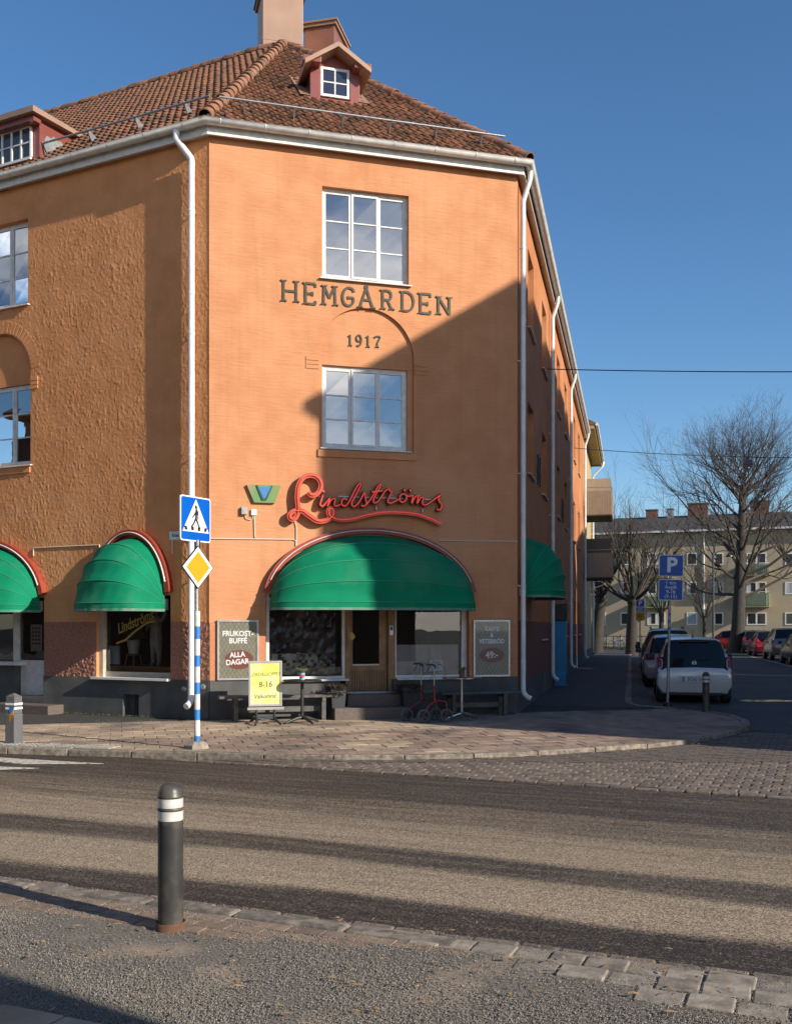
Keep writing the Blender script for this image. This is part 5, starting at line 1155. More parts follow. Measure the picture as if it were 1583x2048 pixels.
# ------------------------------------------------------------------ framed wall posters
M_POSTER = mat('poster_green', (.22, .205, .15), .35, c2=(.18, .17, .12), vs=16, coat=.6); M_POSTERR = mat('poster_red', (.16, .05, .035), .4, coat=.5); M_LETW = mat('poster_white', (.66, .65, .62), .5)
def poster_frame(x0, y0, x1, y1, label):
    s0, z1 = on(FC, x0, y0, -.04); s1 = son(FC, x1, y0, -.04); z0 = zon(FC, x0, y1, -.04); t = thing('wall_poster', FC @ T(s0, 0, z0), label, 'poster')
    mb = MB(); f = .035
    mb.box(s0, s1, -.06, -.018, z0, z0+f); mb.box(s0, s1, -.06, -.018, z1-f, z1); mb.box(s0, s0+f, -.06, -.018, z0+f, z1-f); mb.box(s1-f, s1, -.06, -.018, z0+f, z1-f); mb.build('frame', M_STEEL if False else mat('alu_frame', (.62, .6, .57), .35, metal=.6, c2=(.52, .5, .47), vs=5), t, FC, bevel=.004)
    mb = MB(); mb.box(s0+f, s1-f, -.045, -.02, z0+f, z1-f); mb.build('sheet', M_POSTER, t, FC)
    k = 0; w = s1-s0-2*f; hh = z1-z0-2*f                        # printed lozenge pattern as fine raised lines
    mb = MB()
    for i in range(-14, 10):
        for sg in (1, -1):
            pts = []
            for q in range(2): pass
            xA = s0+f+w*(i/9.0); 
            zA, zB = z0+f, z1-f; xB = xA+sg*hh*.62 if sg > 0 else xA+w*1.0-hh*.62+hh*.0
            if sg < 0: xA, xB = xA+hh*.62, xA
            # clip to the sheet
            lo, hi = 0.0, 1.0; dx = xB-xA
            for bound, sign in ((s0+f, 1), (s1-f, -1)):
                va, vb_ = (xA-bound)*sign, (xB-bound)*sign
                if va < 0 and vb_ < 0: lo, hi = 1, 0; break
                if va < 0: lo = max(lo, va/(va-vb_))
                elif vb_ < 0: hi = min(hi, va/(va-vb_))
            if hi-lo > .02: mb.ribbon([(xA+dx*lo, zA+(zB-zA)*lo), (xA+dx*hi, zA+(zB-zA)*hi)], .004, -.0462, -.0452)
    mb.build('lozenge_print', mat('poster_line', (.055, .055, .04), .5), t, FC, kind='stuff')
    return t, s0, s1, z0, z1
t, s0, s1, z0, z1 = poster_frame(434, 1240, 517, 1361, 'framed poster reading FRUKOST-BUFFÉ ALLA DAGAR left of the cafe window')
mx_ = (s0+s1)/2
for b, zz, sz in (('FRUKOST-', .77, .128), ('BUFFÉ', .65, .128), ('ALLA', .42, .125), ('DAGAR', .30, .128)): text('lettering', b, sz, M_LETW, t, FC, mx_+(0 if zz > .5 else -.01), -.048, z0+(z1-z0)*zz, .004, .002, rot=0 if zz > .5 else -R(4), sxl=.92)
mb = MB(); n = 28; mb.prism([(mx_+.02+.25*math.cos(2*math.pi*i/n), z0+(z1-z0)*.34+.17*math.sin(2*math.pi*i/n)) for i in range(n)], -.0468, -.0455); mb.build('oval_print', M_POSTERR, t, FC)
t, s0, s1, z0, z1 = poster_frame(946, 1240, 1019, 1354, 'framed poster reading KAFFE & VETEBRÖD 49:- beside the right downpipe')
mx_ = (s0+s1)/2
for b, zz, sz in (('KAFFE', .84, .115), ('&', .73, .11), ('VETEBRÖD', .62, .115), ('49:-', .38, .18)): text('lettering', b, sz, M_LETW, t, FC, mx_, -.048, z0+(z1-z0)*zz, .004, .002, rot=0 if zz > .5 else -R(4), sxl=.9)
mb = MB(); mb.prism([(mx_+.25*math.cos(2*math.pi*i/n), z0+(z1-z0)*.38+.14*math.sin(2*math.pi*i/n)) for i in range(n)], -.0468, -.0455); mb.build('oval_print', M_POSTERR, t, FC)
# ------------------------------------------------------------------ furniture on the pavement
def A(F, px, py, off): s, z = on(F, px, py, off); return s
# benches
def bench(s0, s1, y, label, posts):
    t = thing('bench', FC @ T((s0+s1)/2, y, 0), label, 'bench'); 
    for k in range(3): mb = MB(); mb.box(s0, s1, y-.20+k*.13, y-.20+k*.13+.115, .40, .445); mb.build('seat_plank', M_DARKWOOD, t, FC, bevel=.006)
    for a in posts:
        for yy in (y-.17, y+.11): mb = MB(); mb.box(a, a+.075, yy, yy+.075, 0, .40); mb.build('leg', M_DARKWOOD, t, FC, bevel=.005)
        mb = MB(); mb.box(a+.01, a+.065, y-.19, y+.19, .33, .398); mb.build('bearer', M_DARKWOOD, t, FC)
    mb = MB(); mb.box(posts[0]+.08, posts[-1], y-.03, y+.01, .15, .24); mb.build('stretcher', M_DARKWOOD, t, FC)
bench(A(FC, 437, 1390, -.45), A(FC, 671, 1385, -.45), -.38, 'grey timber bench behind the yellow A-board under the left window', [A(FC, 466, 1420, -.4), A(FC, 640, 1420, -.4)])
bench(A(FC, 880, 1385, -.4), A(FC, 1037, 1378, -.4), -.34, 'dark timber bench behind the walker under the right window', [A(FC, 900, 1400, -.4), A(FC, 1003, 1410, -.4)])
# A-board
M_YEL = mat('marker_sheet', (.72, .72, .30), .6, c2=(.68, .70, .12), vs=5, vd=5, lo=.42, hi=.58)
ya = -1.0; s0, s1 = A(FC, 497, 1380, ya), A(FC, 564, 1380, ya); zb, zt = zon(FC, 530, 1413, ya), zon(FC, 530, 1322, ya)
t = thing('pavement_sign', FC @ T((s0+s1)/2, ya, 0), 'yellow hand-lettered pavement sign reading LÖRDAGSÖPPET 8-16 Välkomna!', 'sign')
mb = MB(); f = .04
for yy in (ya,):
    mb.box(s0, s1, yy, yy+.03, zb, zb+f); mb.box(s0, s1, yy, yy+.03, zt-f, zt); mb.box(s0, s0+f, yy, yy+.03, zb+f, zt-f); mb.box(s1-f, s1, yy, yy+.03, zb+f, zt-f)
mb.build('frame', mat('alu_frame', (.6, .6, .6)), t, FC, bevel=.005)
mb = MB(); mb.box(s0+f, s1-f, ya+.008, ya+.022, zb+f, zt-f); mb.build('sheet', M_YEL, t, FC)
M_INK = mat('ink', (.02, .03, .015), .6)
cxs = (s0+s1)/2
for b, zz, sz in (('LÖRDAGSÖPPET', .70, .085), ('8-16', .48, .14), ('Välkomna!', .22, .10)): text('lettering', b, sz, M_INK, t, FC, cxs, ya+.006, zb+(zt-zb)*zz, -.001 if sz < .1 else 0, .001, rot=-R(2), shear=.1, sxl=.8 if sz < .09 else .9)
mb = MB(); mb.box(s0-.02, s1+.03, ya-.005, ya+.035, zb-.06, zb-.015); mb.build('lower_bar', mat('alu_frame', (.6, .6, .6)), t, FC, bevel=.004)
for a in (s0+.13, s1-.13): mb = MB(); mb.tube([(a, ya+.015, zb-.05), (a, ya+.015, .06)], .022, 8); mb.build('upright', M_BLACK, t, FC)
for a, d in ((s0+.13, -1), (s1-.13, 1)):
    mb = MB(); mb.tube(crom([(a-.06*d*-1, ya-.30, .02), (a, ya-.12, .085), (a, ya+.015, .10), (a, ya+.14, .085), (a+.06*d, ya+.32, .02)], 4), .02, 6); mb.build('foot', M_BLACK, t, FC)
mb = MB(); mb.tube([(s0+.13, ya+.015, .10), (s1-.13, ya+.015, .10)], .013, 6); mb.build('cross_bar', M_STEEL, t, FC)
for sg in (-1, 1):
    mb = MB(); mb.tube([(cxs+sg*.17, ya+.05, .10), (cxs+sg*.17, ya+.05, .10)] if False else [(cxs+sg*.02, ya+.02, .10), (cxs+sg*.16, ya+.08, .045)], .012, 6); mb.build('spring', M_STEEL, t, FC)
# round bistro tables
def table(px, y, r, hgt, mtop, mleg, label, feet):
    s = A(FC, px, 1400, y); t = thing('bistro_table', FC @ T(s, y, 0), label, 'table')
    mb = MB(); mb.lathe([(r-.02, hgt-.03), (r, hgt-.02), (r, hgt-.005), (r-.008, hgt), (0.01, hgt)], 36, c=(s, y, 0)); mb.build('table_top', mtop, t, FC, smooth=40)
    mb = MB(); mb.tube([(s, y, .06), (s, y, hgt-.03)], .028, 12); mb.build('column', mleg, t, FC, smooth=50)
    for i in range(4):
        an = feet+math.pi/2*i; d = Vector((math.cos(an), math.sin(an), 0)); mb = MB(); mb.tube([Vector((s, y, .10)), Vector((s, y, .09))+d*.10, Vector((s, y, .045))+d*.26, Vector((s, y, .012))+d*.33], [.035, .03, .022, .014], 8); mb.build('foot', mleg, t, FC, smooth=50)
    return s, t
stb, _ = table(604, -1.0, .33, .735, M_BLACK, M_BLACK, 'black round bistro table in front of the left window', .4)
str_, _ = table(923, -1.05, .35, .745, M_STEEL, M_STEEL, 'round steel bistro table beside the red walker', .2)
def flowerpot(s, y, z, potm, label, green=True, r=.05, h=.12):
    t = thing('flower_pot', FC @ T(s, y, z), label, 'plant'); mb = MB(); mb.lathe([(r*.9, 0), (r, h), (r*1.04, h), (r*.92, h), (r*.85, h*.8)], 16, c=(s, y, z)); p = mb.build('pot', potm, t, FC, smooth=40)
    mb = MB(); leaves(mb, (s, y, z+h*.9), 46, 0, r*.8, .15, 1.5, .008); mb.build('leaves', mat('pot_leaves', (.10, .14, .04), .6, c2=(.25, .25, .10), vs=40), t, FC); return t, p
t, p = flowerpot(stb+.0, -1.0, .735, mat('pot_blue', (.22, .42, .50), .4), 'small blue tin with a red heart holding grasses on the black table')
mb = MB(); mb.prism([(stb+.0, .77), (stb+.032, .80), (stb+.025, .825), (stb+.008, .825), (stb, .815), (stb-.008, .825), (stb-.025, .825), (stb-.032, .80)], -1.056, -1.050); mb.build('heart', mat('heart_red', (.6, .05, .04), .5), p, FC)
flowerpot(str_-.0, -1.05, .745, mat('pot_rust', (.16, .07, .05), .6), 'small rusty pot with sprigs on the steel table')
# tall planters
M_HEATH = mat('heather', (.10, .045, .05), .8, c2=(.05, .06, .025), vs=30); M_PLANTER = mat('planter_black', (.03, .03, .032), .6, c2=(.045, .045, .046), vs=6)
def planter(px, y, label, top=.26, h=.58, z=0):
    s = A(FC, px, 1400, y); t = thing('planter', FC @ T(s, y, z), label, 'planter'); b = top*.66
    mb = MB(); k = .02
    mb.add([(s-b/2, y-b/2, z), (s+b/2, y-b/2, z), (s+b/2, y+b/2, z), (s-b/2, y+b/2, z), (s-top/2, y-top/2, z+h), (s+top/2, y-top/2, z+h), (s+top/2, y+top/2, z+h), (s-top/2, y+top/2, z+h), (s-top/2+k, y-top/2+k, z+h), (s+top/2-k, y-top/2+k, z+h), (s+top/2-k, y+top/2-k, z+h), (s-top/2+k, y+top/2-k, z+h), (s-top/2+k, y-top/2+k, z+h-.06), (s+top/2-k, y-top/2+k, z+h-.06), (s+top/2-k, y+top/2-k, z+h-.06), (s-top/2+k, y+top/2-k, z+h-.06)],
           [(3, 2, 1, 0)]+[(i, (i+1) % 4, (i+1) % 4+4, i+4) for i in range(4)]+[(i+4, (i+1) % 4+4, (i+1) % 4+8, i+8) for i in range(4)]+[(i+8, (i+1) % 4+8, (i+1) % 4+12, i+12) for i in range(4)]+[(12, 13, 14, 15)])
    mb.build('tub', M_PLANTER, t, FC); mb = MB(); rr = random.Random(px); leaves(mb, (s, y, z+h-.06), 420, 0, top*.55, .20, 1.1, .010, rr); leaves(mb, (s-.02, y, z+h-.08), 90, top*.3, top*.6, .22, .1, .012, rr); mb.build('heather', M_HEATH, t, FC)
planter(674, -.42, 'tall black planter with heather left of the cafe steps', .28, .56)
planter(818, -.42, 'tall black planter with heather right of the cafe steps, behind the walker', .34, .56)
# paper sign inside the right window
s, z = on(FC, 873, 1331, YG); t = thing('window_note', FC @ T(s, YG+.02, z), 'hand-written paper note low in the right shop window', 'notice'); mb = MB(); mb.box(s-.13, s+.13, YG+.02, YG+.026, z-.10, z+.10); mb.build('sheet', mat('note_paper', (.55, .58, .66), .8), t, FC)
for b, dz in (('Prova', .065), ('EXTRA', .015), ('god', -.04)): text('lettering', b, .065, M_INK, t, FC, s, YG+.018, z+dz, 0, .0005)
# red walker (rollator)
M_WRED = mat('walker_red', (.19, .010, .014), .35, coat=.4)
def rollator():
    yc = -1.28; P = lambda px, py, y=yc: Vector((on(FC, px, py, y)[0], y, on(FC, px, py, y)[1]))
    t = thing('rollator', FC @ T(P(855, 1420).x, yc, 0), 'red four-wheeled walker parked by the steel table', 'walker')
    wz = .115; wh = [(813, yc+.18), (846.5, yc-.18), (871, yc+.22), (892, yc-.14)]
    wpos = [Vector((on(FC, px, 1400, y)[0], y, wz)) for px, y in wh]
    for w in wpos:
        mb = MB(); n = 20
        for i in range(n):
            pass
        M = Matrix.Translation(w) @ RX90
        mb.lathe([(.085, -.02), (.108, -.02), (.115, -.008), (.115, .008), (.108, .02), (.085, .02), (.085, -.02)], 24, M=M, cap=False); wo = mb.build('wheel', mat('walker_tyre', (.10, .10, .10), .8), t, FC, smooth=40)
        mb = MB(); mb.lathe([(.025, -.018), (.028, 0), (.025, .018)], 10, M=M); mb.lathe([(.078, -.012), (.09, -.012), (.09, .012), (.078, .012), (.078, -.012)], 20, M=M, cap=False)
        for i in range(5):
            an = 2*math.pi*i/5; mb.tube([w, w+Vector((math.cos(an), 0, math.sin(an)))*.086], .010, 5)
        mb.build('rim', M_BLACK, wo, FC)
    hl_, hr_ = P(842, 1331, yc+.18), P(868, 1333, yc-.18)
    for k, (top, rear, front) in enumerate(((hl_, wpos[0], wpos[2]), (hr_, wpos[1], wpos[3]))):
        y = top.y; base = Vector((top.x, y, .43)); lowp = Vector((top.x+.02, y, .36))
        mb = MB(); mb.tube([top+Vector((0, 0, -.02)), base], .012, 8); mb.build('handle_post', M_STEEL, t, FC, smooth=60)
        mb = MB(); mb.tube([base+Vector((0, 0, .20)), base, lowp], .018, 8); mb.tube(crom([lowp, lowp+Vector((-.10, 0, -.06)), Vector((rear.x+.06, y, .22)), Vector((rear.x, rear.y, wz+.01))], 4), .015, 8); mb.tube(crom([lowp+Vector((0, 0, .02)), Vector((front.x-.06, front.y, .35)), Vector((front.x+.0, front.y, .33)), Vector((front.x, front.y, wz+.0))], 4), .015, 8); mb.build('side_frame', M_WRED, t, FC, smooth=60)
        mb = MB(); mb.tube(crom([top+Vector((.02, 0, -.03)), top+Vector((0, 0, .02)), top+Vector((-.05, 0, .03)), top+Vector((-.14, 0, .03))], 3), .016, 8); mb.build('grip', M_RUBBER, t, FC, smooth=60)
        mb = MB(); mb.tube(crom([top+Vector((-.07, 0, .0)), top+Vector((-.11, 0, -.05)), top+Vector((-.13, 0, -.10))], 3), .007, 6); mb.build('brake_lever', M_BLACK, t, FC)
        mb = MB(); mb.tube(crom([top+Vector((-.03, 0, .0)), top+Vector((.12, 0, .02)), top+Vector((.2, 0, -.16)), Vector((rear.x+.22, y, .35))], 5), .004, 5); mb.build('brake_cable', M_BLACK, t, FC)
    mb = MB(); a, b = hl_, hr_; mb.box(min(a.x, b.x)-.06, max(a.x, b.x)+.08, b.y+.01, a.y-.01, .50, .535); mb.build('seat', M_BLACK, t, FC, bevel=.01)
    mb = MB(); mb.tube([Vector((a.x+.03, a.y, .38)), Vector((b.x+.03, b.y, .38))], .012, 6); mb.build('cross_tube', M_WRED, t, FC)
    mb = MB()
    for i in range(6): mb.tube([(a.x+.05+i*.035, a.y-.02, .49), (a.x+.05+i*.035, b.y+.02, .49), (a.x+.05+i*.035, b.y+.02, .36), (a.x+.05+i*.035, a.y-.02, .36)], .003, 4)
    mb.build('basket', M_BLACK, t, FC, kind='stuff')
rollator()
# ------------------------------------------------------------------ street furniture
M_BLUE = mat('sign_blue', (.0, .10, .48), .35, coat=.3, c2=(.0, .09, .43), vs=4); M_SIGNW = mat('sign_white', (.74, .74, .72), .4, coat=.2); M_SIGNY = mat('sign_yellow', (.78, .31, .012), .4, coat=.2); M_SIGNB = mat('sign_black', (.015, .015, .015), .5)
def rrect(w, h, r, n=5):
    pts = []
    for cx_, cz_, a0 in ((w/2-r, h/2-r, 0), (-w/2+r, h/2-r, 90), (-w/2+r, -h/2+r, 180), (w/2-r, -h/2+r, 270)):
        for i in range(n+1): an = R(a0+90*i/n); pts.append((cx_+r*math.cos(an), cz_+r*math.sin(an)))
    return pts
pb = gp(394, 1497); zs_ = lambda py: H+(HY-py)/FPX*pb.y
sp_ = thing('crossing_sign_post', T(pb.x, pb.y), 'blue-and-white banded post carrying a pedestrian crossing sign and a yellow diamond sign', 'road sign')
M0 = T(pb.x, pb.y)
mb = MB(); mb.lathe([(.16, -.05), (.15, .05), (.10, .09), (.06, .10)], 7, M=M0); mb.build('foot', mat('cast_foot', (.33, .28, .22), .85, c2=(.22, .19, .15), vs=14, bump=.006, bs=40), sp_, M0 @ M0.inverted() if False else ID)
mb = MB(); mb.tube([(pb.x, pb.y, .05), (pb.x-.01, pb.y, zs_(1085))], .030, 14); mb.build('post', M_GALV, sp_, smooth=50)
zt_ = zs_(1222); bands = [(1222, 1253, 'w'), (1253, 1278, 'b'), (1278, 1311, 'w'), (1311, 1333, 'b'), (1333, 1365, 'w'), (1365, 1388, 'b'), (1388, 1419, 'w'), (1419, 1440, 'b'), (1440, 1472, 'w'), (1472, 1494, 'b')]
M_BANDB = mat('band_blue', (.02, .20, .55), .5, c2=(.03, .17, .46), vs=9); M_BANDW = mat('band_white', (.68, .66, .61), .5, c2=(.55, .53, .48), vs=12)
for y0, y1, c in bands:
    mb = MB(); mb.tube([(pb.x, pb.y, zs_(y1)), (pb.x, pb.y, zs_(y0)-.002)], .040, 16); mb.build('sleeve_band', M_BANDB if c == 'b' else M_BANDW, sp_, smooth=50)
# crossing sign, turned towards the road traffic
cz_ = zs_(1039); SY = RZ(R(60)); MS = T(pb.x-.01, pb.y-.045, cz_) @ SY
W2_ = .60
mb = MB(); mb.prism(rrect(.60, .60, .04), 0, .02); pl = mb.build('sign_plate', M_SIGNW, sp_, MS)
mb = MB(); mb.prism(rrect(.565, .565, .03), -.003, -.0005); mb.build('blue_field', M_BLUE, pl, MS)
mb = MB(); mb.prism([(-.262, -.175), (.262, -.175), (0, .265)], -.006, -.0035); mb.build('triangle', M_SIGNW, pl, MS)
mb = MB()
fig = [(-.01, .185), (.015, .18), (.022, .155), (.016, .13), (.045, .10), (.05, .02), (.042, -.012), (.032, .0), (.03, .06), (.022, .06), (.02, .0), (.05, -.06), (.085, -.115), (.068, -.125), (.03, -.075), (-.005, -.02), (-.04, -.075), (-.09, -.12), (-.105, -.108), (-.055, -.055), (-.02, .01), (-.015, .055), (-.05, .025), (-.072, .005), (-.08, .018), (-.045, .055), (-.015, .10), (-.008, .13), (-.02, .15), (-.02, .175)]
mb.prism(fig, -.0085, -.0065); mb.build('walking_figure', M_SIGNB, pl, MS)
for k, x in enumerate((-.19, -.065, .06, .185)):
    sh = -.02*(k-1.5)/1.5*.8; mb = MB(); mb.prism([(x-.028, -.155), (x+.022, -.155), (x+.022-sh, -.105), (x-.028-sh, -.105)], -.0085, -.0065); mb.build('zebra_mark', M_SIGNB, pl, MS)
mb = MB(); mb.tube([(pb.x, pb.y, zs_(1100)), (pb.x, pb.y, zs_(1080))], .042, 14); mb.build('clamp', M_STEEL, sp_, smooth=50)
cz2 = zs_(1135); MD = T(pb.x+.02, pb.y-.045, cz2) @ RZ(R(55))
for nm, q, m, y0 in (('diamond_plate', .288, M_SIGNB, 0), ('white_border', .273, M_SIGNW, -.004), ('yellow_field', .212, M_SIGNY, -.008)):
    mb = MB(); mb.prism([(0, -q), (q, 0), (0, q), (-q, 0)], y0, y0+.0035 if y0 else .018); o = mb.build(nm, m, sp_ if y0 == 0 else pl2, MD)
    if y0 == 0: pl2 = o
# square grey bollard with blue-yellow marker, far left
p = gp(28, 1487); t = thing('grey_bollard', T(p.x, p.y), 'grey square bollard with a blue and yellow marker by the left kerb', 'bollard'); F0 = frame((p.x, p.y), (.93, -.36))
M_BOLG = mat('bollard_grey', (.13, .125, .125), .75, c2=(.10, .098, .098), vs=30, bump=.003, bs=80)
w = .076; hz2 = zs_b = H+(HY-1387)/FPX*p.y
mb = MB(); mb.box(-.085, .085, -.085, .085, -.05, .42); mb.build('base', M_BOLG, t, F0, bevel=.015)
mb = MB(); mb.box(-w, w, -w, w, .42, hz2-.04); mb.add([(-w, -w, hz2-.04), (w, -w, hz2-.04), (w, w, hz2-.04), (-w, w, hz2-.04), (0, 0, hz2+.01)], [(0, 1, 4), (1, 2, 4), (2, 3, 4), (3, 0, 4)]); mb.build('shaft', M_BOLG, t, F0, bevel=.006)
for dz in (.13, .19): mb = MB(); mb.box(-w-.004, w+.004, -w-.004, w+.004, hz2-dz-.03, hz2-dz); mb.build('reflector', M_SIGNW, t, F0)
zz0, zz1 = H+(HY-1450)/FPX*p.y, H+(HY-1414)/FPX*p.y
mb = MB(); mb.box(-.01, w-.008, -w-.006, -w-.001, zz0, zz1); mk = mb.build('marker', M_BANDB, t, F0); hh = zz1-zz0
mb = MB(); mb.prism([(-.008, zz0+hh*.15), (w-.010, zz0+hh*.55), (w-.010, zz0+hh*.9), (-.008, zz0+hh*.5)], -w-.009, -w-.0065); mb.build('marker_stripe', M_SIGNY, mk, F0)
# black round-topped bollards
def bollard(p, zt, r, label, rust=True):
    t = thing('black_bollard', T(p.x, p.y, p.z), label, 'bollard', 'black round-topped bollards'); z = p.z; hgt = zt-z; M = T(p.x, p.y, z)
    m = mat('bollard_paint', (.030, .030, .029), .42, c2=(.045, .043, .039), vs=7, vd=6, bump=.002, bs=25, c3=(.10, .085, .06), s3=5)
    rh = r*1.02
    mb = MB(); mb.lathe([(r, -.1), (r, hgt-.212*hgt/.8)], 32, M=M); mb.build('shaft', m, t, smooth=40)
    k = hgt/.8; z1 = hgt-.212*k
    mb = MB(); mb.lathe([(r*.985, z1), (r*.985, z1+.135*k)], 32, M=M); core = mb.build('core', m, t, smooth=40)
    for a, b in ((.004, .056), (.076, .126)): mb = MB(); mb.lathe([(r*1.005, z1+a*k), (r*1.005, z1+b*k)], 32, M=M); mb.build('reflector', mat('reflector_white', (.62, .6, .55), .35, c2=(.5, .48, .43), vs=16, coat=.3), t, smooth=40)
    mb = MB(); mb.lathe([(r*1.0, z1+.058*k), (r*1.03, z1+.061*k), (r*1.03, z1+.071*k), (r*1.0, z1+.074*k)], 32, M=M); mb.build('ring', m, t, smooth=60)
    mb = MB(); mb.lathe([(r*1.0, z1+.127*k), (r*1.035, z1+.130*k), (r*1.035, z1+.139*k), (r*1.0, z1+.143*k), (r*.97, z1+.160*k), (r*.87, z1+.182*k), (r*.66, z1+.200*k), (r*.34, z1+.2095*k), (.001, hgt)], 32, M=M); mb.build('dome_cap', m, t, smooth=50)
    if rust: mb = MB(); mb.lathe([(r*1.2, -.05), (r*1.2, .018), (r*1.14, .024), (r*1.02, .016)], 32, M=M); mb.build('base_ring', mat('rust', (.16, .075, .035), .9, c2=(.10, .05, .028), vs=20), t, smooth=40)
p = gp(341, 1851, -.03); bollard(p, H+(HY-1565)/FPX*p.y, .0695, 'large black bollard with two white reflector bands in the foreground')
p = gp(1411, 1424); bollard(p, H+(HY-1344)/FPX*p.y, .066, 'black bollard standing in front of the white hatchback', False)
# parking sign on its leaning post
def psign(px, py, k, yaw, lean, label, extra=False):
    p = gp(px, py, 0); t = thing('parking_sign', T(p.x, p.y), label, 'road sign', 'blue parking signs'); sc = p.y/FPX
    zt = H+(HY-(1110 if not extra else 1198))*sc; zm = lambda y: H+(HY-y)*sc
    L_ = Matrix.Rotation(lean, 4, 'Y'); M = T(p.x, p.y) @ L_
    mb = MB(); mb.lathe([(.09, -.02), (.085, .05), (.04, .07)], 10, M=M); mb.build('foot', M_BLACK, t)
    mb = MB(); mb.tube([M @ Vector((0, 0, 0)), M @ Vector((0, 0, zt-.05))], .03, 12); mb.build('post', M_GALV, t, smooth=50)
    return p, t, M, zm
p, t, M, zm = psign(1334, 1411, 1, 0, R(1.3), 'parking sign with a one-hour fee plate on a leaning post before the white hatchback')
def plate(t, M, zc, w, h, m, rim=M_SIGNW, yaw=R(-6)):
    MM = M @ T(0, -.05, zc) @ RZ(yaw); mb = MB(); mb.prism(rrect(w, h, .03), 0, .015); o = mb.build('sign_plate', rim, t, MM); mb = MB(); mb.prism(rrect(w-.03, h-.03, .022), -.003, -.0005); mb.build('blue_field', m, o, MM); return o, MM
M_PBLUE = mat('sign_blue2', (.0, .075, .36), .35, coat=.3)
o, MM = plate(t, M, zm(1131.5), .50, .45, M_PBLUE); text('lettering', 'P', .42, M_SIGNW, o, MM, .01, -.006, .0, .014, .001)
o, MM = plate(t, M, zm(1180), .50, .44, M_PBLUE)
for b, dz in (('1 tim', .145), ('Avgift', .055), ('9-18', -.045), ('(9-15)', -.14)): text('lettering', b, .105, M_SIGNW, o, MM, 0, -.006, dz, 0, .001)
for k in range(3):
    mb = MB(); c = M @ Vector((0, 0, zm(1232+k*14))); mb.tube([c, c+Vector((0, 0, .07))], .0315, 12); mb.build('sticker', M_BANDB, t)
p2 = gp(1280, 1318, -.02); Y2 = 47.0; p2 = Vector((at(1279, 1300, Y2).x, Y2, 0)); t = thing('parking_sign', T(p2.x, p2.y), 'small parking sign with a yellow plate farther down the side street', 'road sign', 'blue parking signs')
M = T(p2.x, p2.y); zz = lambda py: H+(HY-py)/FPX*Y2
mb = MB(); mb.tube([M @ Vector((0, 0, 0)), M @ Vector((0, 0, zz(1200)))], .03, 8); mb.build('post', M_GALV, t)
o, MM = plate(t, M, zz(1207), .40, .32, M_PBLUE); text('lettering', 'P', .30, M_SIGNW, o, MM, 0, -.006, 0, .01, .001)
o, MM = plate(t, M, zz(1219), .40, .22, M_BLUE)
for k in range(3): mb = MB(); mb.box(-.13, .13, -.006, -.0035, .05-.05*k, .07-.05*k); mb.build('print_line', M_SIGNW, o, MM)
o, MM = plate(t, M, zz(1233), .40, .40, mat('plate_yellow', (.55, .36, .02), .5), rim=M_SIGNY)
for k in range(4): mb = MB(); mb.box(-.14, .14, -.006, -.0035, .09-.06*k, .115-.06*k); mb.build('print_line', mat('plate_ink', (.2, .05, .02), .6), o, MM)
# parking meter and electricity cabinet by the street wall
def fsp(px, py): p = gp(px, py); v = FS.inverted() @ p; return v.x, v.y
sm_, ym = fsp(1120, 1372); t = thing('parking_meter', FS @ T(sm_, ym), 'blue parking ticket machine with slanted black roof by the wall', 'parking meter')
Yp = (FS @ Vector((sm_, ym, 0))).y; zq = lambda py: H+(HY-py)/FPX*Yp
M_PM = mat('meter_blue', (.015, .24, .46), .45, c2=(.015, .2, .4), vs=6)
mb = MB(); mb.box(sm_-.2, sm_+.2, ym-.16, ym+.16, .0, zq(1241)); mb.build('cabinet', M_PM, t, FS, bevel=.015)
mb = MB(); mb.prism([(-.27, zq(1241)), (.22, zq(1241)), (.22, zq(1238)), (-.02, zq(1228)), (-.27, zq(1208))], ym-.2, ym+.2, M=T(sm_, 0, 0) @ Matrix.Identity(4)); mb.build('roof', M_BLACK, t, FS)
mb = MB(); mb.box(sm_-.12, sm_+.10, ym-.168, ym-.161, zq(1290), zq(1250)); mb.build('front_panel', mat('meter_panel', (.2, .2, .21), .4), t, FS)
mb = MB(); mb.box(sm_-.2, sm_+.2, ym-.2, ym+.2, -.02, .02); mb.build('base_plate', M_STEP, t, FS)
sm_, ym = fsp(1076, 1385); t = thing('electricity_cabinet', FS @ T(sm_, ym), 'grey electricity cabinet with peeling stickers beside the corner downpipe', 'cabinet')
mb = MB(); mb.box(sm_-.2, sm_+.2, ym-.11, ym+.11, 0, .98); mb.build('cabinet', mat('cabinet_grey', (.16, .165, .17), .6, c2=(.12, .125, .13), vs=5), t, FS, bevel=.01)
mb = MB(); mb.box(sm_-.21, sm_+.21, ym-.12, ym+.12, .98, 1.0); mb.build('lid', M_GALV, t, FS)
for a, b, z0_, z1_ in ((-.1, .06, .55, .68), (.02, .14, .84, .94), (-.08, .03, .72, .78)): mb = MB(); mb.box(sm_-.2035, sm_-.2005, ym+a*.7, ym+b*.7, z0_, z1_); mb.build('sticker', M_PAPER, t, FS)
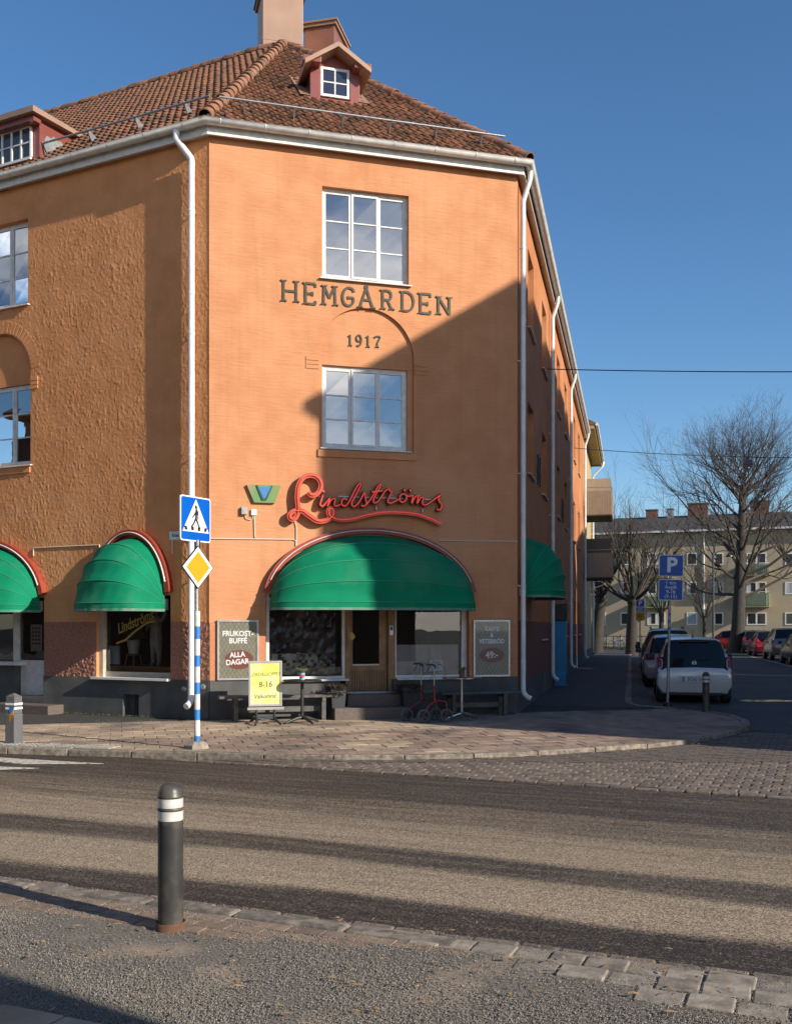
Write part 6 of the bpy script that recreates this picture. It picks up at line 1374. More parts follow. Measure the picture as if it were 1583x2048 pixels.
# ------------------------------------------------------------------ neighbour on the side street
M_YELP = mat('yellow_plaster', (.46, .36, .19), .88, c2=(.40, .31, .155), vs=.8, vd=6, bump=.006, bs=25, c3=(.36, .285, .15), s3=.6, spec=.2)
nb = thing('apartment_house', FS @ T(SLEN, 0, 0), 'yellow apartment house with two cream balconies adjoining the orange building', 'building')
mb = MB(); mb.box(SLEN+.02, 37.5, 0.05, 9, -.1, 10.7); mb.build('wall', M_YELP, nb, FS)
mb = MB(); mb.box(SLEN+.02, 37.5, .03, .06, -.1, .5); mb.build('plinth', M_PLINTH, nb, FS)
mb = MB(); mb.box(-.5, .06, SLEN+.05, 37.95, 10.60, 10.76, M=Matrix(((0, 1, 0, 0), (1, 0, 0, 0), (0, 0, 1, 0), (0, 0, 0, 1)))); mb.build('eave_soffit', M_YELP, nb, FS)
mb = MB(); mb.prism([(-.55, 10.77), (-.55, 10.85), (4.5, 13.6), (9.5, 10.85), (9.5, 10.75)], SLEN+.02, 38.0, M=Matrix(((0, 1, 0, 0), (1, 0, 0, 0), (0, 0, 1, 0), (0, 0, 0, 1)))); mb.build('roof', M_TILE, nb, FS)
mb = MB(); mb.tube([(SLEN+.02, -.6, 10.78), (38.0, -.6, 10.78)], .075, 8); mb.build('gutter', M_WHITEP, nb, FS)
mb = MB(); mb.tube(crom([(37.2, -.6, 10.72), (37.2, -.58, 10.5), (37.2, -.2, 10.1), (37.2, -.06, 9.9)], 4)+[(37.2, -.06, .2)], .055, 8); mb.build('downpipe', M_WHITEP, nb, FS, smooth=50)
M_BALC = mat('balcony_sheet', (.40, .30, .22), .55, c2=(.36, .27, .195), vs=4)
for zf in (6.95, 4.05):
    b0, b1, d = 28.1, 31.2, 1.22
    bal = thing('balcony', FS @ T(b0, 0, zf), ('upper' if zf > 5 else 'lower')+' cream ribbed balcony on the yellow apartment house', 'balcony', 'cream balconies')
    mb = MB(); mb.box(b0, b1, -d, .05, zf-.16, zf); mb.build('slab', mat('balcony_slab', (.14, .12, .10), .8), bal, FS)
    for nm, x0, x1, y0, y1 in (('end_panel', b0-.02, b0+.01, -d, 0), ('front_panel', b0-.02, b1, -d-.03, -d), ('end_panel', b1, b1+.03, -d, 0)):
        mb = MB()
        mb.box(x0, x1, y0, y1, zf-.12, zf+1.0); o = mb.build(nm, M_BALC, bal, FS)
        L_ = (x1-x0) if nm == 'front_panel' else (y1-y0); n = int(L_/.075)
        rb = MB()
        for i in range(n):
            if nm == 'front_panel': rb.box(x0+i*.075, x0+i*.075+.02, y0-.012, y0, zf-.1, zf+.98)
            else: rb.box(x0-.012, x0, y0+i*.075, y0+i*.075+.02, zf-.1, zf+.98)
        rb.build('ribs', M_BALC, o, FS, kind='stuff')
    mb = MB(); mb.tube([(b0, -.02, zf+1.14), (b0, -d, zf+1.14), (b1, -d, zf+1.14)], .02, 6); mb.build('rail', M_GALV, bal, FS)
    mb = MB(); mb.box(b0+2.1, b0+2.13, -d+.05, 0, zf, zf+1.85); mb.build('screen', M_BALC if zf > 5 else mat('screen_grey', (.17, .15, .12), .7), bal, FS)
# ------------------------------------------------------------------ long yellow block in the background
YB = 84.0; o0 = at(1440, HY, YB); FB = frame((o0.x, o0.y), (.93, -.367))
bb = thing('long_apartment_block', T(o0.x, o0.y), 'long three-storey yellow apartment block closing the far end of the side street', 'building')
ez = zon(FB, 1440, 1062); M_WINDARK = mat('far_glass', (.03, .032, .035), .1, spec=.8); M_BLIND = mat('far_blind', (.30, .33, .36), .5)
mb = MB(); mb.box(-45, 34, 0, 11, -.2, ez); mb.build('wall', mat('far_plaster', (.40, .32, .215), .9, c2=(.35, .28, .19), vs=.5, vd=6), bb, FB)
mb = MB(); mb.prism([(-.5, ez-.05), (-.5, ez+.12), (5.5, ez+2.0), (11.5, ez+.12), (11.5, ez-.05)], -45.3, 34.3, M=Matrix(((0, 1, 0, 0), (1, 0, 0, 0), (0, 0, 1, 0), (0, 0, 0, 1)))); rf = mb.build('roof', mat('far_roof', (.055, .05, .048), .9, c2=(.04, .037, .036), vs=2, bump=.03, bs=6), bb, FB)
mb = MB(); mb.box(-45, 34, -.6, -.48, ez-.02, ez+.14); mb.build('gutter', M_WHITE, bb, FB)
M_BRICK = mat('chimney_brick', (.20, .09, .06), .9, c2=(.13, .06, .04), vs=5)
for px, w in ((1395, 1.7), (1519, 1.5), (1303, 1.0), (1340, .5)):
    s = son(FB, px, 1030, 5); mb = MB(); mb.box(s-w/2, s+w/2, 4.6, 5.5, ez+1.2, ez+(2.9 if w > 1.2 else 2.5)); ch = mb.build('chimney', M_BRICK if w > .9 else M_GALV, rf, FB)
    mb = MB(); mb.box(s-w/2-.06, s+w/2+.06, 4.55, 5.55, ez+(2.9 if w > 1.2 else 2.5), ez+(3.0 if w > 1.2 else 2.6)); mb.build('chimney_cap', M_PLINTH, ch, FB)
cr = lambda x, y: (1160+x/3.742, 800+y/3.742)
wl_ = []
for x0, x1, n in ((300, 360, 1), (500, 635, 2), (795, 875, 1), (1000, 1070, 1), (1243, 1392, 2), (1530, 1610, 1), (1720, 1860, 2), (120, 190, 1)):
    for y0, y1 in ((1685, 1590), (1455, 1362), (1237, 1145)):
        wl_.append((x0, x1, y0, y1, n))
for k, (x0, x1, y0, y1, n) in enumerate(wl_):
    s0, z0 = on(FB, *cr(x0, y0)); s1, z1 = on(FB, *cr(x1, y0)); z1 = zon(FB, *cr(x0, y1))
    mb = MB(); f = .10
    mb.box(s0, s1, -.04, .0, z0, z0+f); mb.box(s0, s1, -.04, .0, z1-f, z1); mb.box(s0, s0+f, -.04, 0, z0+f, z1-f); mb.box(s1-f, s1, -.04, 0, z0+f, z1-f)
    if n == 2: mb.box((s0+s1)/2-.07, (s0+s1)/2+.07, -.04, 0, z0+f, z1-f)
    w = mb.build('window', M_WHITE, bb, FB)
    for q in range(n):
        a = s0+f+(s1-s0-2*f)*q/n; b = s0+f+(s1-s0-2*f)*(q+1)/n
        mb = MB(); mb.box(a, b, -.02, -.005, z0+f, z1-f); mb.build('pane', M_BLIND if k in (6, 16) else M_WINDARK, w, FB)
        if k % 3 == 1 and n == 1 or (n == 2 and k % 2): mb = MB(); mb.box(a, a+(b-a)*.35, -.03, -.021, z0+f, z1-f); mb.build('curtain', M_CURT, w, FB)
M_BGREEN = mat('balcony_green', (.26, .29, .19), .6, c2=(.21, .24, .155), vs=3)
for x0, x1, y0, y1 in ((1185, 1415, 1540, 1447), (1195, 1415, 1305, 1232), (480, 662, 1545, 1470), (480, 652, 1322, 1262)):
    s0, z0 = on(FB, *cr(x0, y0), -1.2); s1 = son(FB, *cr(x1, y0), -1.2); z1 = zon(FB, *cr(x0, y1), -1.2)
    mb = MB(); mb.box(s0, s1, -1.2, 0, z0-.12, z0); bo = mb.build('balcony', M_YELP, bb, FB)
    mb = MB(); mb.box(s0, s1, -1.22, -1.18, z0, z1); mb.box(s1-.04, s1, -1.18, 0, z0, z1); mb.box(s0, s0+.04, -1.18, 0, z0, z1); mb.build('front_panel', M_BGREEN, bo, FB)
    mb = MB(); n = int((s1-s0)/.16)
    for i in range(n): mb.box(s0+i*.16, s0+i*.16+.05, -1.25, -1.22, z0, z1)
    mb.build('ribs', M_BGREEN, bo, FB, kind='stuff')
    mb = MB(); mb.tube([(s0, -1.2, z1+.1), (s1, -1.2, z1+.1)], .03, 6); mb.build('rail', M_WHITE, bo, FB)
s = son(FB, 1407, 1200); mb = MB(); mb.tube([(s, -.1, 0), (s, -.1, ez)], .07, 8); mb.build('downpipe', M_WHITEP, bb, FB)
# lawn, hedge line and low fence in front of the block
la_ = MB(); la_.flat([(-40, -1.5), (-40, -19.5), (30, -19.5), (30, -1.5)], -.18, -.03); la_.build('lawn', M_GRASS, M=FB, kind='structure')
fe = thing('low_fence', FB @ T(-12, -8, 0), 'low dark fence at the far end beyond the trees', 'fence')
for i in range(14):
    a = son(FB, 1170, 1280, -8)+i*.55; mb = MB(); mb.box(a, a+.05, -8.03, -7.98, 0, 1.0); mb.build('picket', M_BLACK, fe, FB)
mb = MB(); a = son(FB, 1170, 1280, -8); mb.box(a, a+7.3, -8.02, -7.99, .85, .9); mb.box(a, a+7.3, -8.02, -7.99, .25, .3); mb.build('fence_rail', M_BLACK, fe, FB)
# parked bicycles, far away
def bicycle(px, Yb, yaw, label, m):
    p = at(px, HY, Yb); M = T(p.x, p.y, 0) @ RZ(yaw); t = thing('bicycle', M, label, 'bicycle', 'bicycles by the far fence')
    for x in (-.52, .52):
        mb = MB(); mb.tube([(x+.33*math.cos(2*math.pi*i/18), 0, .34+.33*math.sin(2*math.pi*i/18)) for i in range(19)], .018, 5, caps=False)
        for i in range(6): mb.tube([(x, 0, .34), (x+.33*math.cos(math.pi*i/3), 0, .34+.33*math.sin(math.pi*i/3))], .004, 3)
        mb.build('wheel', M_RUBBER, t, M)
    mb = MB()
    for a, b in (((-.52, .34), (-.08, .30)), ((-.08, .30), (-.2, .80)), ((-.2, .74), (.36, .80)), ((-.08, .30), (.38, .70)), ((-.52, .34), (-.18, .72)), ((.52, .34), (.34, .95))): mb.tube([(a[0], 0, a[1]), (b[0], 0, b[1])], .017, 5)
    mb.build('frame', m, t, M); mb = MB(); mb.box(-.32, -.08, -.07, .07, .84, .89); mb.build('saddle', M_BLACK, t, M, bevel=.02)
    mb = MB(); mb.tube([(.24, -.28, 1.0), (.36, -.2, 1.02), (.36, .2, 1.02), (.24, .28, 1.0)], .013, 5); mb.build('handlebar', M_STEEL, t, M)
for k, (px, Yb) in enumerate(((1182, 72), (1207, 73), (1232, 72.5), (1252, 74))): bicycle(px, Yb, .3+.9*k, ['bicycle nearest the street wall at the far fence', 'second bicycle from the wall at the far fence', 'third bicycle from the wall at the far fence', 'bicycle beside the knobbly tree trunk at the far fence'][k], [M_BLACK, M_STEEL, M_PM, M_WHITE][k])
# ------------------------------------------------------------------ bare trees
M_BARK = mat('bark', (.055, .044, .034), .9, c2=(.03, .025, .02), vs=9, vd=6, bump=.015, bs=20); M_TWIG = mat('twigs', (.07, .055, .04), .85, c2=(.045, .036, .028), vs=4)
class Tree:
    def __init__(s, seed): s.r = random.Random(seed); s.tr = MB(); s.cr = MB(); s.n = 0
    def limb(s, p, d, ln, r0, r1, lvl, maxl, spread, kids, up, wob, mbk=None):
        segs = max(2, min(7, int(ln/.45))) if lvl < 3 else 2
        pts = [p.copy()]; q = p.copy(); dd = d.normalized()
        for i in range(segs):
            dd = (dd+Vector((s.r.gauss(0, wob), s.r.gauss(0, wob), s.r.gauss(0, wob)+up))).normalized(); q = q+dd*(ln/segs); pts.append(q.copy())
        rad = [r0+(r1-r0)*i/segs for i in range(segs+1)]
        (mbk or s.cr).tube(pts, rad, 7 if lvl == 0 else (5 if lvl < 2 else 3), caps=lvl == 0); s.n += segs
        if lvl >= maxl: return pts
        k = kids[lvl]
        for i in range(k):
            f = s.r.uniform(.22, 1.0) if i < k-1 else 1.0
            j = min(segs-1, int(f*segs)); a = pts[j].lerp(pts[j+1], f*segs-j if f < 1 else 1)
            ax = Vector((s.r.gauss(0, 1), s.r.gauss(0, 1), s.r.gauss(0, .4))); ax = (ax-dd*ax.dot(dd)).normalized()
            an = R(s.r.uniform(*spread)) if i < k-1 else R(s.r.uniform(5, 20)); nd = dd*math.cos(an)+ax*math.sin(an)
            rr = rad[j]*s.r.uniform(.5, .72); s.limb(a, nd, ln*s.r.uniform(.5, .78)*(1-.25*f), rr, max(.004, rr*.3), lvl+1, maxl, spread, kids, up, wob)
        return pts
def finish(tr, base, label, cat='tree'):
    t = thing('bare_tree', T(base.x, base.y, -.05), label, cat, 'bare winter trees'); tr.tr.build('trunk', M_BARK, t, smooth=60); tr.cr.build('crown', M_TWIG, t); return t
Yt = 66.0; b = Vector((at(1470, HY, Yt).x, Yt, -.1)); tr = Tree(4)
zt = lambda py: H+(HY-py)/FPX*Yt
ax_pts = [b, b+Vector((.15, 0, 1.2)), Vector((at(1478, 0, Yt).x, Yt, zt(1182))), Vector((at(1481, 0, Yt).x, Yt, zt(1090))), Vector((at(1484, 0, Yt).x, Yt, zt(1000))), Vector((at(1486, 0, Yt).x, Yt, zt(975))), Vector((at(1488, 0, Yt).x, Yt, zt(945)))]
tr.tr.tube(crom(ax_pts, 4), [.62-.55*(i/24)**.7 for i in range(25)], 10)
rnd = random.Random(12)
for k in range(40):
    f = .30+.68*(k/39); i = f*(len(ax_pts)-1); j = min(len(ax_pts)-2, int(i)); p = ax_pts[j].lerp(ax_pts[j+1], i-j)
    an = k*2.4+rnd.uniform(-.4, .4); el = R(4+44*f+rnd.uniform(-8, 14)); d = Vector((math.cos(an)*math.cos(el), math.sin(an)*math.cos(el)*.9, math.sin(el)))
    ln = (7.0 if f < .55 else 5.4)*(1-.58*max(0, f-.3))*rnd.uniform(.75, 1.1); r = .16*(1-.72*f)
    tr.limb(p, d, ln, r, r*.25, 1, 4, (20, 48), [0, 7, 6, 4, 0], .055, .09)
finish(tr, b, 'tall bare lime tree with broad crown rising at the right before the yellow block')
def small_tree(px, Yt, zfork, top, seed, label, r0=.34, lean=0, n=9, ln=4.2, upk=.09, spread=(15, 45), maxl=4):
    b = Vector((at(px, HY, Yt).x, Yt, -.1)); tr = Tree(seed); rn = random.Random(seed); p1 = b+Vector((lean, 0, zfork)); tr.tr.tube(crom([b, b+Vector((lean*.3, 0, zfork*.5)), p1], 4), [r0*1.25-r0*.35*i/8 for i in range(9)], 9)
    tr.tr.lathe([(r0*.7, -.3), (r0*1.15, -.05), (r0*1.1, .2), (r0*.5, .4)], 9, c=tuple(p1))
    for k in range(n):
        an = k*2.4+rn.uniform(-.5, .5); el = R(rn.uniform(25, 75)); d = Vector((math.cos(an)*math.cos(el), math.sin(an)*math.cos(el), math.sin(el))); r = r0*rn.uniform(.3, .45)
        tr.limb(p1, d, ln*rn.uniform(.7, 1.1), r, r*.3, 1, maxl, spread, [0, 5, 5, 3, 0], upk, .09)
    return finish(tr, b, label)
small_tree(1262, 60, 3.2, 0, 21, 'bare pollard tree with knobbly trunk beside the small parking sign', .31, .1, 12, 4.6)
small_tree(1192, 63, 3.4, 0, 33, 'bare dark tree close to the wall under the lower balcony', .36, .3, 8, 3.8)
small_tree(1322, 74, 2.6, 0, 45, 'thin bare tree behind the parked cars', .18, 0, 7, 3.6)
small_tree(1408, 76, 2.2, 0, 51, 'slender bare tree by the white downpipe of the far block', .12, 0, 8, 3.0)
small_tree(1640, 70, 4.0, 0, 57, 'bare tree whose twigs enter at the right picture edge', .35, 0, 9, 5.5)
# ------------------------------------------------------------------ wires and lamps
def wire(a, b, sag, name, label, r=.012):
    pts = [Vector(a).lerp(Vector(b), i/24)-Vector((0, 0, sag*4*(i/24)*(1-i/24))) for i in range(25)]; mb = MB(); mb.tube(pts, r, 5); return mb.build(name, M_BLACK, None, label=label, cat='wire')
s_, z_ = on(FS, 1094, 738); a = FS @ Vector((s_, 0, z_)); b = at(1800, 742, 24.0); wire(a, (b.x, b.y, b.z), .04, 'span_wire', 'upper span wire crossing the sky from the side street wall', .014)
s_, z_ = on(FS, 1148, 896); a = FS @ Vector((s_, 0, z_)); b = at(1490, 914, 40.0); c = at(1750, 905, 40.0); wire(a, b, .05, 'span_wire', 'lower span wire carrying the hanging street lamp', .014); wire(b, c, .1, 'span_wire', 'wire running on from the hanging street lamp to the right', .014)
M_LAMPG = mat('lamp_grey', (.16, .17, .18), .5)
def hang_lamp(px, py, Y, label, w=.42, h=.22):
    p = at(px, py, Y); t = thing('hanging_lamp', T(p.x, p.y, p.z), label, 'street lamp', 'street lamps hung on wires'); M = T(p.x, p.y, p.z)
    mb = MB(); mb.prism([(-w*.36, h), (w*.36, h), (w*.5, 0), (-w*.5, 0)], -.2, .2, M=M); mb.build('housing', M_LAMPG, t, bevel=.02); mb = MB(); mb.box(-w*.42, w*.42, -.16, .16, -.03, -.002, M=M); mb.build('lens', mat('lamp_lens', (.4, .4, .4), .3), t); mb = MB(); mb.tube([M @ Vector((0, 0, h)), M @ Vector((0, 0, h+.16))], .02, 6); mb.build('hook', M_BLACK, t)
hang_lamp(1492, 931, 40, 'grey street lamp hanging on the wire before the tall tree'); hang_lamp(1401, 1040, 70, 'pale street lamp hanging far away before the dark roof', .55, .3)
Yl = 62.0; p = at(1425.5, 1290, Yl); t = thing('lamp_post', T(p.x, p.y), 'slim black lamp post beside the far trees', 'street lamp'); mb = MB(); mb.tube([(p.x, p.y, 0), (p.x, p.y, H+(HY-1105)/FPX*Yl)], [.075, .05], 8); mb.build('post', M_BLACK, t); zt_ = H+(HY-1105)/FPX*Yl
mb = MB(); mb.tube(crom([(p.x, p.y, zt_-.3), (p.x+.3, p.y, zt_+.05), (p.x+.85, p.y, zt_+.1), (p.x+1.0, p.y, zt_-.1)], 4), .03, 6); mb.lathe([(.05, .12), (.22, -.05), (.24, -.12), (.05, -.1)], 12, c=(p.x+1.0, p.y, zt_-.15)); mb.build('lamp_arm', M_BLACK, t)
# ------------------------------------------------------------------ cars
M_PLATE = mat('plate_white', (.6, .6, .58), .4); M_TAIL = mat('tail_red', (.22, .008, .008), .2, coat=.6); M_TAIL2 = mat('tail_clear', (.45, .40, .38), .2, coat=.5); M_TRIM = mat('car_black', (.012, .012, .013), .4)
def paint(name, c): return mat(name, c, .28, coat=.8, c2=tuple(x*.93 for x in c), vs=2, metal=.1)
def car(name, M, secs, wheels, wr, m, label, lights, glass=(0, 0), plate=None, rails=False, mirror=1.0, group='parked cars'):
    """secs: (y, zb, zbelt, ztop, wb, wm, wbelt, wtop); glass strips by station ranges"""
    t = thing(name, M, label, 'car', group); n = 8; mb = MB(); V = []
    for (y, zb, zl, zt, wb, wm, wl2, wt) in secs:
        h = [(0, zb), (wb, zb), (wm, zb+.16), (wm*1.005, zb+(zl-zb)*.62), (wl2, zl), (wt, zt-.05), (wt-.10, zt), (0, zt+.02)]
        V.append([(x, y, z) for x, z in h]+[(-x, y, z) for x, z in reversed(h[1:-1])])
    k = len(V[0]); mb.add([v for r_ in V for v in r_], []); ro0, ro1, ws0, ws1, sg0, sg1 = glass
    for i in range(len(V)-1):
        for j in range(k):
            jj = (j+1) % k; top = j in (5, 6, 7, 8); side = j in (4, 9)
            g = (top and (ro0 <= i < ro1 or ws0 <= i < ws1)) or (side and sg0 <= i < sg1)
            mb.f.append([i*k+j, i*k+jj, (i+1)*k+jj, (i+1)*k+j]); mb.m.append(1 if g else 0)
    mb.f.append(list(range(k))); mb.m.append(0); mb.f.append([(len(V)-1)*k+j for j in range(k)]); mb.m.append(0)
    body = mb.build('body', [m, mat('car_window', (.008, .009, .010), .05, spec=.45)], t, M, smooth=38)
    for (x, y) in wheels:
        Mw = M @ T(x, y, wr) @ Matrix.Rotation(R(90), 4, 'Y'); mb = MB(); mb.lathe([(wr*.62, -.10), (wr*.93, -.105), (wr, -.08), (wr, .08), (wr*.93, .105), (wr*.62, .10)], 24, M=Mw); wo = mb.build('wheel', M_RUBBER, t, smooth=40)
        mb = MB(); mb.lathe([(.02, -.108), (wr*.6, -.106), (wr*.62, -.09), (wr*.62, .09), (wr*.6, .106), (.02, .108)], 16, M=Mw); mb.build('rim', mat('alloy', (.3, .3, .31), .4, metal=.6), wo, smooth=30)
    for (x0, x1, y, z0, z1, tl) in lights:
        for sg in (-1, 1):
            mb = MB(); a, b_ = sorted((sg*x0, sg*x1)); mb.add([(a, y-.012, z0), (b_, y-.012, z0), (b_, y+tl-.012, z1), (a, y+tl-.012, z1), (a, y+.2, z0), (b_, y+.2, z0), (b_, y+tl+.2, z1), (a, y+tl+.2, z1)], [(0, 1, 2, 3), (4, 7, 6, 5), (0, 4, 5, 1), (2, 6, 7, 3), (0, 3, 7, 4), (1, 5, 6, 2)]); mb.build('tail_light', M_TAIL, t, M, bevel=.015)
    W_ = max(s_[5] for s_ in secs); ym = secs[ws0][0] if ws1 else 2
    for sg in (-1, 1):
        mb = MB(); mb.box(sg*(W_+.02), sg*(W_+.20), ym+.25, ym+.36, .92, 1.06) if sg > 0 else mb.box(-(W_+.20), -(W_+.02), ym+.25, ym+.36, .92, 1.06); mb.build('mirror', M_TRIM, t, M, bevel=.03)
    if plate:
        zc, y, txt = plate; mb = MB(); mb.box(-.26, .26, y-.012, y, zc-.055, zc+.055); po = mb.build('number_plate', M_PLATE, t, M); mb = MB(); mb.box(-.258, -.215, y-.0145, y-.0125, zc-.053, zc+.053); mb.build('plate_band', M_BANDB, po, M)
        if txt: me = text_mesh(txt, .105, .001, .001); me.materials.append(M_SIGNB); link('lettering', me, po, M @ T(.02, y-.0135, zc) @ RX90)
    if rails:
        for sg in (-1, 1): mb = MB(); mb.tube(crom([(sg*.55, 1.0, rails), (sg*.57, 1.2, rails+.05), (sg*.57, 2.4, rails+.05), (sg*.55, 2.7, rails)], 3), .02, 6); mb.build('roof_rail', M_BLACK, t, M)
    return t, body
def cframe(px, Y, z=-.09): p = at(px, HY, Y); M = frame((p.x, p.y), (DS.y, -DS.x)); return T(0, 0, z) @ M
# white hatchback, rear towards us
UP = [(-.0, .36, .62, .70, .62, .74, .73, .66), (.035, .24, .74, .79, .68, .80, .79, .72), (.10, .20, .86, .92, .70, .815, .80, .71), (.20, .19, .93, 1.20, .71, .82, .79, .655), (.34, .19, .95, 1.42, .71, .82, .78, .585), (.62, .18, .95, 1.465, .71, .82, .775, .575), (1.5, .18, .94, 1.475, .71, .82, .77, .57), (2.05, .18, .93, 1.42, .71, .82, .77, .565), (2.72, .18, .92, .98, .71, .82, .76, .66), (3.25, .2, .80, .85, .70, .80, .72, .60), (3.5, .28, .58, .64, .62, .70, .66, .5)]
Mup = cframe(1388, 22.45); t, body = car('white_hatchback', Mup, UP, [(-.71, .55), (.71, .55), (-.71, 2.95), (.71, 2.95)], .285, paint('paint_white', (.62, .61, .60)), 'white small hatchback parked with its rear to the camera behind the bollard', [(.68, .80, .03, .66, 1.05, .125)], (1, 4, 7, 8, 4, 7), (.545, -.018, 'SOG 56'))
mb = MB(); mb.prism([(-.36, .47), (.36, .47), (.33, .62), (-.33, .62)], -.008, .03); mb.build('plate_recess', paint('paint_white2', (.5, .49, .48)), t, Mup, bevel=.006)
mb = MB(); mb.lathe([(.052, -.004), (.06, 0), (.052, .006), (.046, .006), (.046, -.002), (.052, -.004)], 24, M=Mup @ T(0, .088, .90) @ Matrix.Rotation(R(80), 4, 'X'), cap=False)
for pts in ([(-.028, .036), (-.012, -.002), (0, .018), (.012, -.002), (.028, .036)], [(-.044, .012), (-.022, -.042), (0, -.004), (.022, -.042), (.044, .012)]): mb.ribbon(pts, .010, .0, .006, ) if False else mb.add([*[(Mup @ T(0, .075, .90) @ Matrix.Rotation(R(-10), 4, 'X')) @ Vector(v) for v in MB().ribbon(pts, .011, -.004, .004).v]], MB().ribbon(pts, .011, -.004, .004).f)
mb.build('emblem', M_STEEL, t)
text('lettering', 'up!', .085, M_STEEL, t, Mup, -.50, .055, .80, 0, .002)
mb = MB(); mb.tube([(0, .115, .965), (.10, .11, .97), (.34, .112, .99)], .008, 5); mb.build('rear_wiper', M_TRIM, t, Mup)
mb = MB(); mb.tube([(0, .72, 1.48), (0, .62, 1.66)], [.008, .004], 6); mb.box(-.03, .03, .69, .77, 1.478, 1.50); mb.build('antenna', M_TRIM, t, Mup)
for sg in (-1, 1): mb = MB(); mb.ribbon([(sg*.755, .76), (sg*.70, .77), (sg*.70, .94), (sg*.745, .95)], .02, .028, .05); mb.build('tail_light_bar', M_TAIL2, t, Mup @ T(0, 0, 0) @ Matrix.Rotation(R(-14), 4, 'X') @ T(0, -.215, .02))
mb = MB(); mb.box(-.33, .33, .265, .30, 1.385, 1.405); mb.build('brake_light', M_TRIM, t, Mup)
mb = MB(); mb.box(-.6, .6, .02, .3, .17, .25); mb.build('lower_valance', M_TRIM, t, Mup, bevel=.02)
SUVS = [(0, .40, .72, .82, .66, .80, .80, .72), (.05, .32, .88, .96, .74, .88, .87, .78), (.16, .28, 1.02, 1.12, .76, .90, .88, .76), (.42, .27, 1.06, 1.58, .77, .91, .86, .64), (.75, .26, 1.06, 1.64, .77, .91, .86, .63), (1.9, .26, 1.04, 1.66, .77, .91, .85, .62), (2.6, .26, 1.02, 1.58, .77, .91, .85, .61), (3.25, .27, 1.0, 1.07, .77, .91, .84, .72), (4.1, .3, .92, .98, .76, .88, .80, .66), (4.45, .36, .66, .74, .68, .78, .74, .55)]
def suv(px, Y, m, label, lights=[(.66, .82, .05, .78, 1.02, .08)], rails=False, dx=0, sc=1.0, secs=SUVS):
    return car('parked_car', cframe(px, Y) @ Matrix.Scale(sc, 4), secs, [(-.78, .85), (.78, .85), (-.78, 3.55), (.78, 3.55)], .33, m, label, lights, (2, 4, 6, 7, 4, 6), (.62, .02, None), rails)
EST = [(y, zb-.06, zl-.10, zt-.17, wb, wm-.02, wl2-.02, wt-.02) for (y, zb, zl, zt, wb, wm, wl2, wt) in SUVS]
kl = lambda Y, off: CX+FPX*(DS.x/DS.y*Y+off/DS.y)/Y        # pixel x of a point 'off' metres right of the kerb line at depth Y
suv(kl(28.3, 1.22), 28.3, paint('paint_beige', (.34, .27, .25)), 'silver-beige hatchback parked in front of the white one', [(.56, .86, .03, .80, .95, .05)], secs=EST)
suv(kl(34.6, 1.25), 34.6, paint('paint_black', (.02, .024, .03)), 'dark estate car with roof rails third in the left row', rails=1.66)
suv(kl(41.5, 1.3), 41.5, paint('paint_blue', (.10, .16, .24)), 'blue-grey car half hidden farther up the left row', secs=EST)
for Y, m, lab, secs in ((38.5, paint('paint_slate', (.06, .06, .065)), 'grey car cut off by the right picture edge', EST), (44.3, paint('paint_plum', (.05, .022, .022)), 'dark plum car second from the right picture edge', EST), (50.6, paint('paint_silver', (.24, .22, .20)), 'silver off-road car in the right row', SUVS), (57.6, paint('paint_red', (.30, .012, .015)), 'red hatchback in the right row', EST), (63.8, paint('paint_dark2', (.035, .035, .04)), 'dark car beyond the red hatchback', EST)):
    suv(kl(Y, 7.85), Y, m, lab, [(.68, .90, .04, .82, 1.05, .10)], secs=secs)
for k, (px, Y, m, lab) in enumerate(((1462, 74, paint('paint_red2', (.35, .02, .02)), 'far car with a red light left of the lime trunk'), (1490, 76, paint('paint_silver', (.3, .3, .3)), 'far silver car crossing behind the lime trunk'))):
    p = at(px, HY, Y); car('parked_car', T(0, 0, -.1) @ frame((p.x, p.y), (-DL.y, DL.x)) @ T(0, -2, 0), EST, [(-.78, .85), (.78, .85), (-.78, 3.55), (.78, 3.55)], .33, m, lab, [(.66, .84, .05, .78, .98, .08)], (2, 4, 6, 7, 4, 6), None)
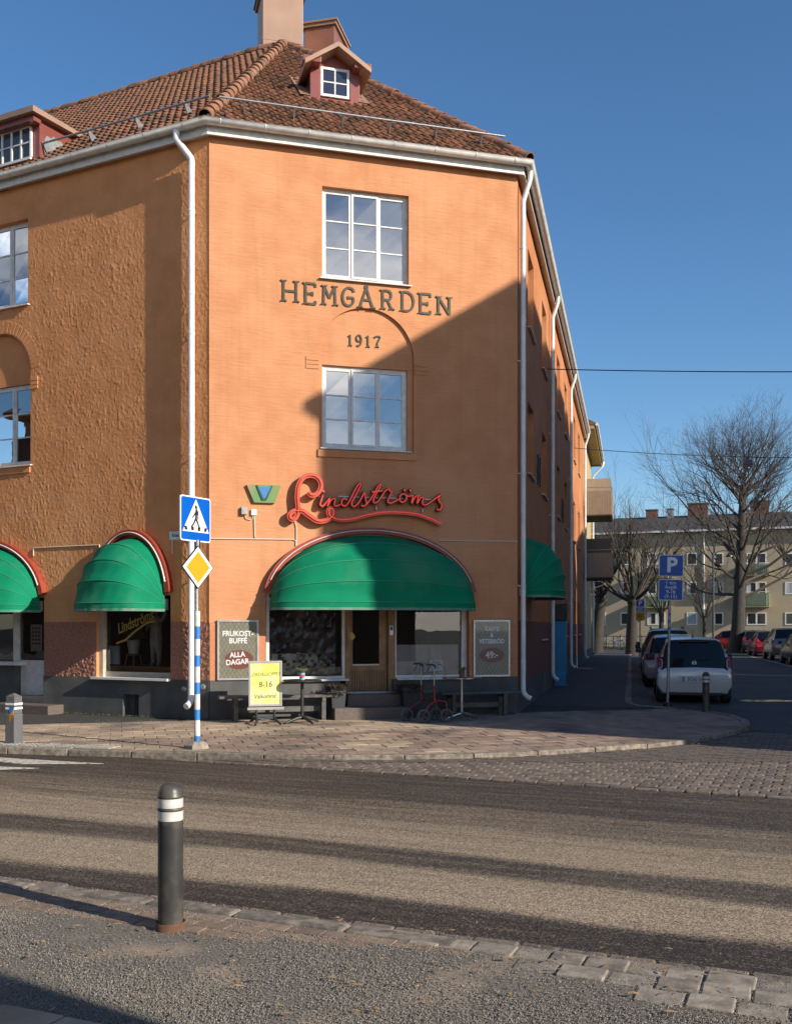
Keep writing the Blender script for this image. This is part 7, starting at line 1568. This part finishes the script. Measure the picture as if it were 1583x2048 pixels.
# ------------------------------------------------------------------ houses outside the frame that throw the shadows or block sky light
M_HOUSE = mat('house_brick', (.20, .11, .075), .9, c2=(.15, .085, .06), vs=1)
def hip_house(o, X, w, d, ez, rise, ov, label):
    """o: front-left corner, x along X, depth along y"""
    F = frame((o.x, o.y), (X.x, X.y)); t = thing('apartment_house', F, label, 'building'); mb = MB(); mb.box(0, w, 0, d, -.2, ez-.05); mb.build('wall', M_HOUSE, t, F)
    h = min(w, d)/2+ov; a = (-ov, -ov); mb = MB(); r_ = rise
    base = [(-ov, -ov), (w+ov, -ov), (w+ov, d+ov), (-ov, d+ov)]
    rg_ = [(-ov+h, h-ov), (w+ov-h, h-ov)] if w > d else [(h-ov, -ov+h), (h-ov, d+ov-h)]
    V = [(x, y, ez) for x, y in base]+[(x, y, ez+.18) for x, y in base]+[(x, y, ez+r_) for x, y in rg_]
    Fq = [(3, 2, 1, 0)]+[(i, (i+1) % 4, (i+1) % 4+4, i+4) for i in range(4)]
    Fq += [(4, 5, 9, 8), (5, 6, 9), (6, 7, 8, 9), (7, 4, 8)] if w > d else [(4, 5, 8), (5, 6, 9, 8), (6, 7, 9), (7, 4, 8, 9)]
    mb.add(V, Fq); mb.build('roof', M_TILE, t, F)
    for fl in range(4):
        for i in range(int(w/2.6)):
            if fl*3+2.4 > ez-.4: continue
            mb = MB(); mb.box(.9+i*2.6, 2.0+i*2.6, -.04, 0, .9+fl*3, 2.4+fl*3); mb.build('window', M_WHITE, t, F); 
    return t
# corner house across the side street: its eave corner is found by following the sun ray back from the shadow tip on the chamfer
tip = FC @ Vector((*on(FC, 604, 812),)).to_3d() if False else None
s_, z_ = on(FC, 604, 812); Tp = FC @ Vector((s_, 0, z_)); Dd = 19.0
E0 = Tp+Vector((SUNH.x, SUNH.y, math.tan(R(SUN_EL))))*Dd
XH = Vector((DS.y, -DS.x))                       # to the right, square to the side street
OVH = .18
c0 = Vector((E0.x, E0.y))+XH*OVH+DS*OVH
hip_house(c0, XH, 8.2, 21, E0.z-.1, (4.1+OVH)*math.tan(R(41)), OVH, 'corner house across the side street, outside the picture, shading the street')
c1_ = c0+DS*24+XH*1.0
hip_house(c1_, XH, 8, 16, E0.z-2.2, 3.4, .4, 'second house across the side street, outside the picture')
# house on the near side, behind and to the right of the camera
g = gp(330, 2046, -.04); c2_ = Vector((g.x, g.y))+Vector((SUNH.x, SUNH.y))*9.5
F_ = Vector((SUNH.x, SUNH.y)); nrm = Vector((-SUNH.y, SUNH.x))
hip_house(c2_-nrm*8.0, F_, 12, 8.0, 6.0, 2.6, .0, 'near-side house behind the camera, outside the picture')
hip_house(c2_-nrm*13.0-F_*34, F_, 20, 9, 9.0, 4.0, .4, 'near-side house to the left behind the camera, outside the picture')  # off-frame house mirrored in the left windows; raised taller to cut sky fill
